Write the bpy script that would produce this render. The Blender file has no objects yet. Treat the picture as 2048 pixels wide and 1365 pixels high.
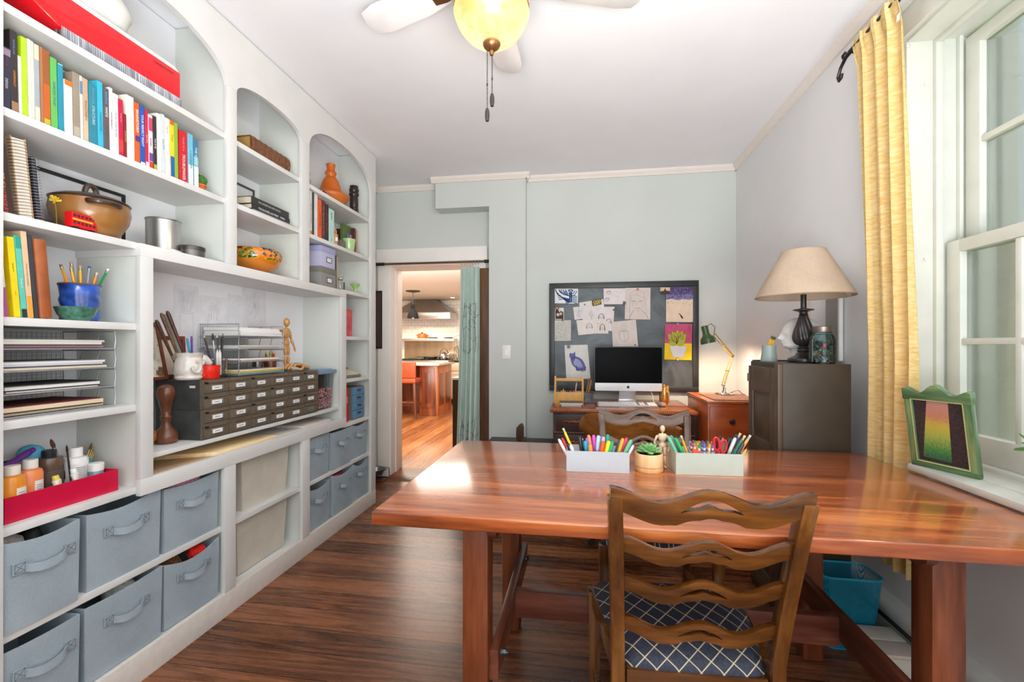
import bpy, bmesh, math, random
from mathutils import Vector, Matrix, Euler
sc = bpy.context.scene
COL = sc.collection
rnd = random.Random(7)
pi = math.pi
JIT = random.Random(1)
# ---------------------------------------------------------------- camera
FPX, VX, HY, CH = 900.0, 1162.0, 692.0, 1.2
TH = math.atan((VX - 1024) / FPX)
sn, cs = math.sin(TH), math.cos(TH)
cam = bpy.data.objects.new('camera', bpy.data.cameras.new('camera'))
COL.objects.link(cam)
cam.location = (0, 0, CH)
cam.rotation_euler = (pi / 2, 0, TH)
cam.data.sensor_width = 36
cam.data.lens = 36 * FPX / 2048
cam.data.shift_y = (HY - 682.5) / 2048
cam.data.clip_start = .02
sc.camera = cam
sc.view_settings.view_transform = 'Standard'
sc.view_settings.look = 'None'
sc.view_settings.gamma = 1
sc.view_settings.use_curve_mapping = False
sc.view_settings.exposure = .68
sc.cycles.use_denoising = True
sc.cycles.max_bounces = 10
sc.cycles.diffuse_bounces = 6
sc.cycles.transparent_max_bounces = 16
sc.cycles.caustics_reflective = False
sc.cycles.caustics_refractive = False
sc.cycles.sample_clamp_indirect = 6
# ---------------------------------------------------------------- sky and large lights
wd = bpy.data.worlds.new('world'); sc.world = wd; wd.use_nodes = True
bg = wd.node_tree.nodes['Background']
bg.inputs[0].default_value = (.93, .97, 1, 1)
bg.inputs[1].default_value = 1.8

def area(name, loc, rot, sx, sy, e, col=(1, 1, 1)):
    l = bpy.data.lights.new(name, 'AREA'); l.shape = 'RECTANGLE'; l.size = sx; l.size_y = sy; l.energy = e; l.color = col
    o = bpy.data.objects.new(name, l); COL.objects.link(o); o.location = loc; o.rotation_euler = rot
    return o
def point(name, loc, e, col, r=.03):
    l = bpy.data.lights.new(name, 'POINT'); l.energy = e; l.color = col; l.shadow_soft_size = r
    o = bpy.data.objects.new(name, l); COL.objects.link(o); o.location = loc
    return o
# added area fills in place of unseen windows behind and beside the camera
area('rear_fill_light', (.35, -1.5, 1.5), (pi / 2, 0, 0), 2.0, 2.0, 22, (.97, .985, 1))
area('side_fill_light', (1.19, -.55, 1.55), (pi / 2, 0, pi / 2), 1.1, 1.6, 5, (.97, .985, 1))
# added up-facing fill that brightens the ceiling and far walls
area('ceiling_fill_light', (.25, -.3, .9), (math.radians(150), 0, 0), 1.4, .8, 45, (.95, .975, 1)).data.spread = math.radians(130)
su = bpy.data.lights.new('sun', 'SUN'); su.energy = 1.6; su.angle = .02; su.color = (1, .95, .85)
so = bpy.data.objects.new('sun', su); COL.objects.link(so)
so.rotation_euler = Vector((-.50, -.30, -.81)).to_track_quat('-Z', 'Y').to_euler()
# kitchen lamps and one fill
area('kitchen_ceiling_light', (-2.6, 6.6, 2.17), (0, 0, 0), 2.4, 2.6, 60, (1, .93, .84))
area('kitchen_fill_light', (-2.2, 4.45, 1.3), (pi / 2, 0, 0), 2.4, 1.5, 70, (1, .94, .87))  # added area fill for the kitchen, no window built there
area('kitchen_hood_light', (-3.35, 8.95, 1.62), (0, 0, 0), .9, .25, 22, (1, .82, .58))

# ---------------------------------------------------------------- photo point -> place on a known plane
def dr(px, py):
    u = (px - 1024) / FPX; v = (HY - py) / FPX
    return Vector((-sn + cs * u, cs + sn * u, v))
def AX(px, py, x):
    d = dr(px, py); return Vector((0, 0, CH)) + d * (x / d.x)
def AY(px, py, y):
    d = dr(px, py); return Vector((0, 0, CH)) + d * (y / d.y)
def AZ(px, py, z):
    d = dr(px, py); return Vector((0, 0, CH)) + d * ((z - CH) / d.z)

# ---------------------------------------------------------------- materials
def lin(c):
    return tuple((x / 255 / 12.92 if x <= 10 else ((x / 255 + .055) / 1.055) ** 2.4) for x in c)
MATS = {}
def new_mat(name):
    m = bpy.data.materials.new(name); m.use_nodes = True
    nt = m.node_tree; return m, nt, nt.nodes['Principled BSDF']
def nd(nt, t, **k):
    n = nt.nodes.new(t)
    for a, v in k.items(): setattr(n, a, v)
    return n
def mathn(nt, op, a, b=None):
    n = nt.nodes.new('ShaderNodeMath'); n.operation = op
    for i, v in enumerate((a, b)):
        if v is None: continue
        if isinstance(v, (int, float)): n.inputs[i].default_value = v
        else: nt.links.new(v, n.inputs[i])
    return n.outputs[0]
def ramp(nt, fac, stops):
    r = nt.nodes.new('ShaderNodeValToRGB'); e = r.color_ramp.elements
    while len(e) < len(stops): e.new(.5)
    for i, (p, c) in enumerate(stops):
        e[i].position = p; e[i].color = (*c, 1)
    nt.links.new(fac, r.inputs[0]); return r.outputs[0]
def mat(rgb, rough=.5, metal=0, var=.06, scale=18, bump=0, coat=0, spec=.5, emit=0, sub=0, stretch=None, sheen=0):
    key = (rgb, rough, metal, var, scale, bump, coat, spec, emit, stretch, sheen)
    if key in MATS: return MATS[key]
    m, nt, b = new_mat('paint_%02x%02x%02x' % tuple(int(v) for v in rgb))
    c = lin(rgb)
    tc = nd(nt, 'ShaderNodeTexCoord'); nz = nd(nt, 'ShaderNodeTexNoise')
    nz.inputs['Scale'].default_value = scale; nz.inputs['Detail'].default_value = 4
    src = tc.outputs['Object']
    if stretch:
        mp = nd(nt, 'ShaderNodeMapping'); mp.inputs['Scale'].default_value = stretch
        nt.links.new(src, mp.inputs[0]); src = mp.outputs[0]
    nt.links.new(src, nz.inputs['Vector'])
    col = ramp(nt, nz.outputs[0], [(.3, tuple(max(0, v * (1 - var)) for v in c)), (.7, tuple(min(1, v * (1 + var)) for v in c))])
    nt.links.new(col, b.inputs['Base Color'])
    b.inputs['Roughness'].default_value = rough; b.inputs['Metallic'].default_value = metal
    b.inputs['Coat Weight'].default_value = coat; b.inputs['Specular IOR Level'].default_value = spec
    b.inputs['Sheen Weight'].default_value = sheen
    if emit:
        nt.links.new(col, b.inputs['Emission Color']); b.inputs['Emission Strength'].default_value = emit
    if bump:
        bp = nd(nt, 'ShaderNodeBump'); bp.inputs['Strength'].default_value = bump; bp.inputs['Distance'].default_value = .01
        nt.links.new(nz.outputs[0], bp.inputs['Height']); nt.links.new(bp.outputs[0], b.inputs['Normal'])
    MATS[key] = m; return m
def wood(name, dark, mid, light, axis='x', rough=.35, coat=0, freq=9, stretch=14, spec=.5):
    if name in MATS: return MATS[name]
    m, nt, b = new_mat(name)
    tc = nd(nt, 'ShaderNodeTexCoord'); mp = nd(nt, 'ShaderNodeMapping')
    s = [freq] * 3; s['xyz'.index(axis)] = freq / stretch
    mp.inputs['Scale'].default_value = s
    nt.links.new(tc.outputs['Object'], mp.inputs[0])
    n1 = nd(nt, 'ShaderNodeTexNoise'); n1.inputs['Scale'].default_value = 1.6; n1.inputs['Detail'].default_value = 6; n1.inputs['Distortion'].default_value = .6
    n2 = nd(nt, 'ShaderNodeTexNoise'); n2.inputs['Scale'].default_value = 9; n2.inputs['Detail'].default_value = 3
    nt.links.new(mp.outputs[0], n1.inputs['Vector']); nt.links.new(mp.outputs[0], n2.inputs['Vector'])
    f = mathn(nt, 'ADD', mathn(nt, 'MULTIPLY', n1.outputs[0], .7), mathn(nt, 'MULTIPLY', n2.outputs[0], .3))
    col = ramp(nt, f, [(.33, lin(dark)), (.5, lin(mid)), (.68, lin(light))])
    nt.links.new(col, b.inputs['Base Color'])
    b.inputs['Roughness'].default_value = rough; b.inputs['Coat Weight'].default_value = coat; b.inputs['Coat Roughness'].default_value = .12
    b.inputs['Specular IOR Level'].default_value = spec
    MATS[name] = m; return m
def boards(name, width, along, dark, mid, light, rough, gap=.026, gaplen=None):
    """plank flooring: boards run along one axis, each with its own tone and grain"""
    m, nt, b = new_mat(name)
    tc = nd(nt, 'ShaderNodeTexCoord'); sp = nd(nt, 'ShaderNodeSeparateXYZ')
    nt.links.new(tc.outputs['Object'], sp.inputs[0])
    X, Y = (sp.outputs[0], sp.outputs[1]) if along == 'x' else (sp.outputs[1], sp.outputs[0])
    q = mathn(nt, 'DIVIDE', Y, width); idx = mathn(nt, 'FLOOR', q); fr = mathn(nt, 'FRACT', q)
    wn = nd(nt, 'ShaderNodeTexWhiteNoise', noise_dimensions='1D'); nt.links.new(idx, wn.inputs['W'])
    cb = nd(nt, 'ShaderNodeCombineXYZ')
    nt.links.new(mathn(nt, 'ADD', mathn(nt, 'MULTIPLY', X, .8), mathn(nt, 'MULTIPLY', wn.outputs[0], 37)), cb.inputs[0])
    nt.links.new(mathn(nt, 'MULTIPLY', Y, 15), cb.inputs[1]); nt.links.new(mathn(nt, 'MULTIPLY', idx, 3.7), cb.inputs[2])
    n1 = nd(nt, 'ShaderNodeTexNoise'); n1.inputs['Scale'].default_value = 1.1; n1.inputs['Detail'].default_value = 2; n1.inputs['Distortion'].default_value = .5
    nt.links.new(cb.outputs[0], n1.inputs['Vector'])
    rings = mathn(nt, 'PINGPONG', mathn(nt, 'MULTIPLY', n1.outputs[0], 11), 1)
    n2 = nd(nt, 'ShaderNodeTexNoise'); n2.inputs['Scale'].default_value = 14; n2.inputs['Detail'].default_value = 4
    nt.links.new(cb.outputs[0], n2.inputs['Vector'])
    f = mathn(nt, 'ADD', mathn(nt, 'MULTIPLY', rings, .3), mathn(nt, 'MULTIPLY', n2.outputs[0], .16))
    f = mathn(nt, 'ADD', f, mathn(nt, 'MULTIPLY', wn.outputs[0], .3))
    col = ramp(nt, f, [(.1, lin(dark)), (.36, lin(mid)), (.68, lin(light))])
    g = mathn(nt, 'LESS_THAN', fr, gap)
    mx = nd(nt, 'ShaderNodeMix', data_type='RGBA'); nt.links.new(g, mx.inputs[0]); nt.links.new(col, mx.inputs[6]); mx.inputs[7].default_value = (.012, .006, .004, 1)
    nt.links.new(mx.outputs[2], b.inputs['Base Color'])
    nt.links.new(mathn(nt, 'ADD', mathn(nt, 'MULTIPLY', n2.outputs[0], .16), rough - .08), b.inputs['Roughness'])
    b.inputs['Specular IOR Level'].default_value = .5
    return m
def glass(name, tint=(1, 1, 1), refl=.9):
    if name in MATS: return MATS[name]
    m = bpy.data.materials.new(name); m.use_nodes = True; nt = m.node_tree; nt.nodes.clear()
    o = nd(nt, 'ShaderNodeOutputMaterial'); mx = nd(nt, 'ShaderNodeMixShader'); t = nd(nt, 'ShaderNodeBsdfTransparent'); g = nd(nt, 'ShaderNodeBsdfGlossy')
    t.inputs[0].default_value = (*tint, 1); g.inputs['Roughness'].default_value = .02
    lw = nd(nt, 'ShaderNodeLayerWeight'); lw.inputs[0].default_value = .25
    nz = nd(nt, 'ShaderNodeTexNoise'); nz.inputs['Scale'].default_value = 6
    bp = nd(nt, 'ShaderNodeBump'); bp.inputs['Strength'].default_value = .03; nt.links.new(nz.outputs[0], bp.inputs['Height']); nt.links.new(bp.outputs[0], g.inputs['Normal'])
    nt.links.new(mathn(nt, 'MULTIPLY', lw.outputs['Fresnel'], refl), mx.inputs[0])
    nt.links.new(t.outputs[0], mx.inputs[1]); nt.links.new(g.outputs[0], mx.inputs[2]); nt.links.new(mx.outputs[0], o.inputs[0])
    MATS[name] = m; return m

WHITE = mat((219, 219, 217), .42, var=.03, scale=7)
GREENLIT = mat((214, 218, 211), .5, var=.03, scale=5)  # bookcase white with the greenish light on its sides put into the colour
TRIM = mat((246, 242, 237), .4, var=.03, scale=6)
BLACK = mat((24, 24, 26), .45, var=.15)
DARK = mat((45, 42, 42), .5, var=.12)
STEEL = mat((150, 150, 152), .32, 1, var=.05)
WIRE = mat((172, 173, 178), .35, .6, var=.05)
PAPER = mat((238, 235, 230), .8, var=.02, scale=9)
PAGES = mat((222, 210, 186), .85, var=.08, scale=60, stretch=(1, 20, .3))
CREAM = mat((228, 214, 186), .8, var=.05)
PENCIL = mat((232, 170, 40), .4, var=.05)
GOLDEN = mat((222, 170, 92), .45, var=.08, scale=30)
BRUSHBR = mat((84, 46, 30), .35, var=.25, scale=60)
BRISTLE = mat((96, 62, 48), .9, var=.3, scale=200, bump=.3)
INK = mat((105, 100, 104), .9, var=.1)
def P(r, g, b, rough=.4, **k): return mat((r, g, b), rough, **k)

# ---------------------------------------------------------------- mesh helpers
def frame(o, u, v):
    u = Vector(u).normalized(); v = Vector(v).normalized(); n = u.cross(v)
    return Matrix(((u.x, v.x, n.x, o[0]), (u.y, v.y, n.y, o[1]), (u.z, v.z, n.z, o[2]), (0, 0, 0, 1)))
class M:
    def __init__(s): s.bm = bmesh.new(); s.mi = 0; s.T = None
    def v(s, p):
        p = Vector(p)
        return s.bm.verts.new(s.T @ p if s.T else p)
    def f(s, vs):
        try:
            f = s.bm.faces.new(vs); f.material_index = s.mi; return f
        except ValueError: return None
    def hexa(s, p):
        v = [s.v(q) for q in p]
        for i in ((3, 2, 1, 0), (4, 5, 6, 7), (0, 1, 5, 4), (1, 2, 6, 5), (2, 3, 7, 6), (3, 0, 4, 7)): s.f([v[k] for k in i])
        return s
    def box(s, x0, y0, z0, x1, y1, z1):
        j = lambda: JIT.uniform(0, 6e-5)
        x0, x1 = min(x0, x1) - j(), max(x0, x1) + j(); y0, y1 = min(y0, y1) - j(), max(y0, y1) + j(); z0, z1 = min(z0, z1) - j(), max(z0, z1) + j()
        return s.hexa([(x0, y0, z0), (x1, y0, z0), (x1, y1, z0), (x0, y1, z0), (x0, y0, z1), (x1, y0, z1), (x1, y1, z1), (x0, y1, z1)])
    def bar(s, p0, p1, w, h, up=(0, 0, 1)):
        p0 = Vector(p0); p1 = Vector(p1); d = (p1 - p0).normalized(); up = Vector(up)
        if abs(d.dot(up)) > .97: up = Vector((0, 1, 0))
        a = d.cross(up).normalized() * w / 2; b = a.cross(d).normalized() * h / 2
        return s.hexa([p0 - a - b, p0 + a - b, p1 + a - b, p1 - a - b, p0 - a + b, p0 + a + b, p1 + a + b, p1 - a + b])
    def rings(s, rs, closed=False, caps=True):
        V = [[s.v(p) for p in r] for r in rs]; n = len(V[0])
        for i in range(len(V) - (0 if closed else 1)):
            A, B = V[i], V[(i + 1) % len(V)]
            for k in range(n): s.f([A[k], A[(k + 1) % n], B[(k + 1) % n], B[k]])
        if caps and not closed:
            s.f(V[0][::-1]); s.f(V[-1])
        return s
    def tube(s, pts, r, n=8, closed=False, caps=True, flat=None):
        pts = [Vector(p) for p in pts]; N = len(pts); rs = []
        prev = None
        for i, p in enumerate(pts):
            if closed: d = pts[(i + 1) % N] - pts[i - 1]
            else: d = pts[min(i + 1, N - 1)] - pts[max(i - 1, 0)]
            d.normalize()
            if prev is None:
                a = d.orthogonal().normalized()
            else:
                a = (prev - d * prev.dot(d)).normalized()
            prev = a; b = d.cross(a)
            rr = r[i] if isinstance(r, (list, tuple)) else r
            rs.append([p + (a * math.cos(2 * pi * k / n) + b * math.sin(2 * pi * k / n)) * rr for k in range(n)])
        return s.rings(rs, closed, caps)
    def cyl(s, p0, p1, r0, r1=None, n=16): return s.tube([p0, p1], [r0, r0 if r1 is None else r1], n)
    def lathe(s, prof, c=(0, 0, 0), n=24, sx=1, sy=1, caps=True, fn=None):
        c = Vector(c); rs = []
        for i, (r, z) in enumerate(prof):
            rs.append([c + Vector((r * sx * math.cos(2 * pi * k / n) * (fn(i, k) if fn else 1), r * sy * math.sin(2 * pi * k / n) * (fn(i, k) if fn else 1), z)) for k in range(n)])
        return s.rings(rs, False, caps)
    def ball(s, c, r, n=12, m=8):
        if isinstance(r, (int, float)): r = (r, r, r)
        c = Vector(c)
        return s.rings([[c + Vector((r[0] * math.sin(pi * (i + .02) / (m + .04)) * math.cos(2 * pi * k / n), r[1] * math.sin(pi * (i + .02) / (m + .04)) * math.sin(2 * pi * k / n), -r[2] * math.cos(pi * i / m))) for k in range(n)] for i in range(m + 1)])
    def prism(s, poly, a, b, ax='z'):
        def pt(p, t):
            return {'x': (t, p[0], p[1]), 'y': (p[0], t, p[1]), 'z': (p[0], p[1], t)}[ax]
        return s.rings([[pt(p, a) for p in poly], [pt(p, b) for p in poly]])
    def grid(s, fn, nu, nv, wrap=False):
        V = [[s.v(fn(i / nu, j / nv)) for j in range(nv + 1)] for i in range(nu + (0 if wrap else 1))]
        for i in range(nu):
            for j in range(nv):
                A = V[i]; B = V[(i + 1) % len(V)]
                s.f([A[j], B[j], B[j + 1], A[j + 1]])
        return s
    def sheet(s, fn, nu, nv, th):
        """a thin curved sheet with real thickness: fn(u, v) -> (point, normal)"""
        V = []
        for sg in (1, -1):
            V.append([[s.v(Vector(fn(i / nu, j / nv)[0]) + Vector(fn(i / nu, j / nv)[1]) * th * sg / 2) for j in range(nv + 1)] for i in range(nu + 1)])
        for i in range(nu):
            for j in range(nv):
                s.f([V[0][i][j], V[0][i + 1][j], V[0][i + 1][j + 1], V[0][i][j + 1]]); s.f([V[1][i][j + 1], V[1][i + 1][j + 1], V[1][i + 1][j], V[1][i][j]])
        for i in range(nu):
            for j in (0, nv): s.f([V[0][i][j], V[1][i][j], V[1][i + 1][j], V[0][i + 1][j]])
        for j in range(nv):
            for i in (0, nu): s.f([V[0][i][j], V[0][i][j + 1], V[1][i][j + 1], V[1][i][j]])
        return s
    def line(s, pts, w, z=.0004):
        """a flat ink stroke in the local xy plane"""
        pts = [Vector((p[0], p[1], 0)) for p in pts]; N = len(pts); L = []; R = []
        for i in range(N):
            d = pts[min(i + 1, N - 1)] - pts[max(i - 1, 0)]
            if d.length < 1e-9: d = Vector((1, 0, 0))
            d.normalize(); n = Vector((-d.y, d.x, 0)) * w / 2
            L.append(s.v(pts[i] + n + Vector((0, 0, z)))); R.append(s.v(pts[i] - n + Vector((0, 0, z))))
        for i in range(N - 1): s.f([R[i], R[i + 1], L[i + 1], L[i]])
        return s
    def blob(s, c, rx, ry, z=.0003, n=16, rot=0, fn=None):
        vs = []
        for k in range(n):
            a = 2 * pi * k / n; q = fn(a) if fn else 1
            x, y = rx * math.cos(a) * q, ry * math.sin(a) * q
            vs.append(s.v((c[0] + x * math.cos(rot) - y * math.sin(rot), c[1] + x * math.sin(rot) + y * math.cos(rot), z)))
        s.f(vs); return s
    def rect(s, x0, y0, x1, y1, z=.0003):
        s.f([s.v((x0, y0, z)), s.v((x1, y0, z)), s.v((x1, y1, z)), s.v((x0, y1, z))]); return s
    def build(s, name, mats, parent=None, label=None, bev=0, seg=2, ang=38, W=False, flat=False, loc=None, weld=True, recalc=True):
        bm = s.bm
        if weld: bmesh.ops.remove_doubles(bm, verts=bm.verts[:], dist=1e-6)
        if recalc: bmesh.ops.recalc_face_normals(bm, faces=bm.faces[:])
        if bev:
            es = [e for e in bm.edges if len(e.link_faces) == 2 and e.calc_face_angle(0) > math.radians(30)]
            bmesh.ops.bevel(bm, geom=es, offset=bev, segments=seg, affect='EDGES', profile=.6, clamp_overlap=True)
        if W and parent is not None:
            mw = parent.matrix_basis.copy(); p = parent.parent
            while p is not None: mw = p.matrix_basis @ mw; p = p.parent
            bmesh.ops.transform(bm, matrix=mw.inverted(), verts=bm.verts[:])
        me = bpy.data.meshes.new(name); bm.to_mesh(me); bm.free()
        for m in (mats if isinstance(mats, (list, tuple)) else [mats]): me.materials.append(m)
        if not flat:
            me.shade_smooth(); me.set_sharp_from_angle(angle=math.radians(ang))
        o = bpy.data.objects.new(name, me); COL.objects.link(o)
        if parent is not None: o.parent = parent
        if loc is not None: o.location = loc
        if label: o['label'] = label
        return o
def thing(name, label, cat, loc=(0, 0, 0), rz=0, group=None, rot=None):
    o = bpy.data.objects.new(name, None); COL.objects.link(o); o.empty_display_size = .02
    o.location = loc; o.rotation_euler = rot if rot else (0, 0, rz)
    o['label'] = label; o['category'] = cat
    if group: o['group'] = group
    return o
def tag(o, label, cat, group=None, kind=None):
    o['label'] = label; o['category'] = cat
    if group: o['group'] = group
    if kind: o['kind'] = kind
    return o
def struct(name, m, mt, label, cat, **k):
    return tag(m.build(name, mt, **k), label, cat, kind='structure')
def dup(root, loc, rz, label):
    r = root.copy(); COL.objects.link(r); r.location = loc; r.rotation_euler = (0, 0, rz); r['label'] = label
    def rec(a, b):
        for ch in a.children:
            c = ch.copy(); COL.objects.link(c); c.parent = b; rec(ch, c)
    rec(root, r); return r
def text(s, size, mt, T, parent, name='title', maxw=None, W=False):
    """lettering as real flat letters: T places the baseline centre, x along the line, y up"""
    cu = bpy.data.curves.new(name, 'FONT'); cu.body = s; cu.size = size; cu.align_x = 'CENTER'; cu.align_y = 'CENTER'; cu.extrude = .0001; cu.resolution_u = 2
    to = bpy.data.objects.new(name + '_curve', cu); COL.objects.link(to)
    dg = bpy.context.evaluated_depsgraph_get(); dg.update()
    me = bpy.data.meshes.new_from_object(to.evaluated_get(dg)); bpy.data.objects.remove(to); bpy.data.curves.remove(cu)
    if maxw and me.vertices:
        xs = [v.co.x for v in me.vertices]; w = max(xs) - min(xs)
        if w > maxw: me.transform(Matrix.Diagonal((maxw / w, 1, 1, 1)))
    me.transform(T)
    if W and parent is not None:
        mw = parent.matrix_basis.copy(); p = parent.parent
        while p is not None: mw = p.matrix_basis @ mw; p = p.parent
        me.transform(mw.inverted())
    me.materials.clear(); me.materials.append(mt)
    o = bpy.data.objects.new(name, me); COL.objects.link(o); o.parent = parent
    return o
def arc(c, r, a0, a1, n, pl='xz', ry=None):
    ry = r if ry is None else ry; out = []
    for i in range(n + 1):
        a = a0 + (a1 - a0) * i / n; x, y = r * math.cos(a), ry * math.sin(a)
        out.append({'xz': (c[0] + x, c[1], c[2] + y), 'yz': (c[0], c[1] + x, c[2] + y), 'xy': (c[0] + x, c[1] + y, c[2])}[pl])
    return out
# ================================================================ the room
RX, LX, FY, AYW, PY, CZ = 1.23, -1.86, 3.84, 3.91, 3.75, 2.65
def paint(name, rgb, var=.025, rough=.75, scale=2.5, bump=.02):
    return mat(rgb, rough, var=var, scale=scale, bump=bump)
WALL = paint('wall', (206, 212, 208))
WALLR = paint('wallr', (228, 229, 230))
CEIL = paint('ceil', (238, 239, 242))
FLOOR = boards('oak_floor', .135, 'x', (62, 31, 16), (112, 65, 37), (156, 98, 60), .27)
KFLOOR = boards('kitchen_floor_boards', .16, 'y', (104, 56, 24), (150, 90, 46), (178, 118, 68), .3)
struct('floor', M().box(LX, -1.6, -.06, RX, AYW + .1, 0), FLOOR, 'dark brown plank floor of the study', 'floor')
struct('ceiling', M().box(LX - .1, -1.6, CZ, RX + .3, AYW + .3, CZ + .08), CEIL, 'off white plaster ceiling of the study', 'ceiling')
struct('wall_left', M().box(LX - .1, -1.6, 0, LX, AYW + .24, CZ), WALL, 'pale aqua wall behind the white bookcase', 'wall')
struct('wall_back', M().box(LX, -1.7, 0, RX, -1.6, CZ), WALL, 'pale wall behind the photographer', 'wall')
m = M()
m.box(-.46, FY, 0, RX + .1, FY + .1, CZ)
struct('wall_far', m, WALL, 'pale aqua far wall behind the desk and pin board', 'wall')
m = M(); m.box(-.773, PY, 0, -.46, AYW + .24, CZ); m.box(-1.246, PY, 2.387, -.773, AYW, CZ)
struct('wall_pier', m, WALL, 'boxed pier with an overhead soffit beside the doorway', 'wall')
# doorway wall with its opening
OL, OR, OT = -1.735, -.93, 1.94
m = M(); m.box(LX, AYW, 0, OL, AYW + .24, CZ); m.box(OL, AYW, OT, OR, AYW + .24, CZ); m.box(OR, AYW, 0, -.773, AYW + .24, CZ)
struct('wall_doorway', m, WALL, 'aqua wall around the kitchen doorway', 'wall')
m = M()
m.box(OL - .105, AYW - .022, 0, OL, AYW - .001, OT); m.box(OR, AYW - .022, 0, OR + .1, AYW - .001, OT); m.box(OL - .118, AYW - .03, OT, OR + .115, AYW - .001, OT + .14)
m.box(OL - .105, AYW - .03, OT - .012, OR + .1, AYW - .001, OT + .006)
m.box(OL, AYW - .01, 0, OL + .018, AYW + .25, OT - .018); m.box(OR - .018, AYW - .01, 0, OR, AYW + .25, OT - .018); m.box(OL, AYW - .01, OT - .018, OR, AYW + .25, OT)
m.box(OL + .018, AYW + .08, 0, OL + .03, AYW + .14, OT - .03)
struct('door_1', m, TRIM, 'white painted casing of the kitchen doorway', 'doorway', bev=.002)
struct('trim_1', M().hexa([(OL + .02, AYW - .12, 0), (OR - .02, AYW - .12, 0), (OR - .02, AYW + .26, 0), (OL + .02, AYW + .26, 0), (OL + .02, AYW - .07, .022), (OR - .02, AYW - .07, .022), (OR - .02, AYW + .24, .022), (OL + .02, AYW + .24, .022)]), wood('threshold_wood', (70, 36, 16), (110, 62, 30), (150, 92, 48), 'x', .3), 'brown wooden threshold in the kitchen doorway', 'threshold')
# right wall with the window opening
WY0, WY1, WZ0, WZ1 = .90, 1.94, .76, 2.37
m = M()
m.box(RX, WY1, 0, RX + .3, FY + .1, CZ); m.box(RX, -1.6, 0, RX + .3, WY0, CZ); m.box(RX, WY0, 0, RX + .3, WY1, WZ0); m.box(RX, WY0, WZ1, RX + .3, WY1, CZ)
struct('wall_right', m, WALLR, 'pale grey wall with the sash window', 'wall')
CROWN = mat((232, 224, 216), .5, var=.02)
def crown(name, p0, p1, nrm, label):
    p0 = Vector(p0); p1 = Vector(p1); n = Vector(nrm); z = Vector((0, 0, 1)); m = M()
    pr = [(0, 0), (.012, .0), (.016, .012), (.026, .022), (.034, .036), (.036, .046), (0, .046)]
    m.rings([[p + n * a + z * (CZ - .046 + b) for a, b in pr] for p in (p0, p1)])
    struct(name, m, CROWN, label, 'moulding', ang=60)
crown('trim_2', (-.46, FY, 0), (RX, FY, 0), (0, -1, 0), 'narrow white crown moulding on the far wall')
crown('trim_3', (RX, FY, 0), (RX, -1.6, 0), (-1, 0, 0), 'narrow white crown moulding along the window wall')
crown('trim_4', (-1.246 - .034, PY, 0), (-.46 + .034, PY, 0), (0, -1, 0), 'white crown moulding on the boxed soffit')
crown('trim_5', (-.46, PY - .03, 0), (-.46, FY, 0), (1, 0, 0), 'short crown return on the pier side')
crown('trim_6', (LX, AYW, 0), (-1.246, AYW, 0), (0, -1, 0), 'white crown moulding over the kitchen doorway')
crown('trim_7', (LX, 3.26, 0), (LX, AYW, 0), (1, 0, 0), 'short crown moulding between bookcase and doorway wall')
struct('baseboard_far', M().box(-.46, FY - .018, 0, RX, FY, .14), TRIM, 'white baseboard of the far wall', 'baseboard', bev=.003)
struct('baseboard_pier', M().box(-.773, PY - .018, 0, -.442, PY, .14), TRIM, 'white baseboard of the pier', 'baseboard', bev=.003)
# baseboard heating cover along the window wall
m = M(); pr = [(0, 0), (.05, 0), (.05, .15), (.058, .165), (.058, .185), (.045, .2), (.02, .205), (0, .205)]
m.rings([[Vector((RX - a, y, b)) for a, b in pr] for y in (-1.5, 2.28)])
m.mi = 1; m.box(RX - .0525, -1.45, .128, RX - .0495, 2.25, .146)
struct('baseboard_right', m, [mat((214, 216, 212), .4, var=.03), DARK], 'white heating cover along the base of the window wall', 'heater', ang=50)
# ---- window in the right wall
WP = mat((206, 208, 200), .4, var=.05, scale=9)
WPG = mat((206, 212, 196), .5, var=.08, scale=25)
win = thing('window_1', 'tall white double sash window with small panes and a deep sill', 'window', (RX, (WY0 + WY1) / 2, WZ0)); win['kind'] = 'structure'
m = M()
m.box(RX - .02, WY1 + .0, WZ0 - .1, RX - .001, WY1 + .045, WZ1 + .1); m.box(RX - .02, WY0 - .09, WZ0 - .1, RX - .001, WY0, WZ1 + .1); m.box(RX - .02, WY0 - .09, WZ1, RX - .001, WY1 + .045, WZ1 + .1)
m.box(RX - .03, WY1 + .035, WZ0 - .1, RX - .001, WY1 + .052, WZ1 + .12); m.box(RX - .03, WY0 - .1, WZ1 + .1, RX - .001, WY1 + .052, WZ1 + .125)
m.build('casing', WP, win, W=True, bev=.003)
m = M()
m.box(RX, WY1 - .012, WZ0, RX + .3, WY1 + .001, WZ1); m.box(RX, WY0 - .001, WZ0, RX + .3, WY0 + .012, WZ1); m.box(RX, WY0, WZ1 - .012, RX + .3, WY1, WZ1 + .001)
for y0, y1 in ((WY1 - .03, WY1 - .012), (WY0 + .012, WY0 + .03)):
    m.box(RX + .088, y0, WZ0, RX + .112, y1, WZ1 - .012); m.box(RX + .165, y0, WZ0, RX + .178, y1, WZ1 - .012); m.box(RX + .225, y0, WZ0, RX + .25, y1, WZ1 - .012)
m.box(RX + .088, WY0, WZ1 - .03, RX + .112, WY1, WZ1 - .012)
m.build('jamb', WP, win, W=True, bev=.002)
m = M(); m.box(1.14, WY0 - .1, .763, RX - .001, 1.785, .786); m.box(RX - .001, WY0, .763, RX + .1, WY1, .786); m.box(RX + .09, WY0, .76, RX + .3, WY1, .80)
m.build('window_sill', WP, win, W=True, bev=.006)
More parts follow.
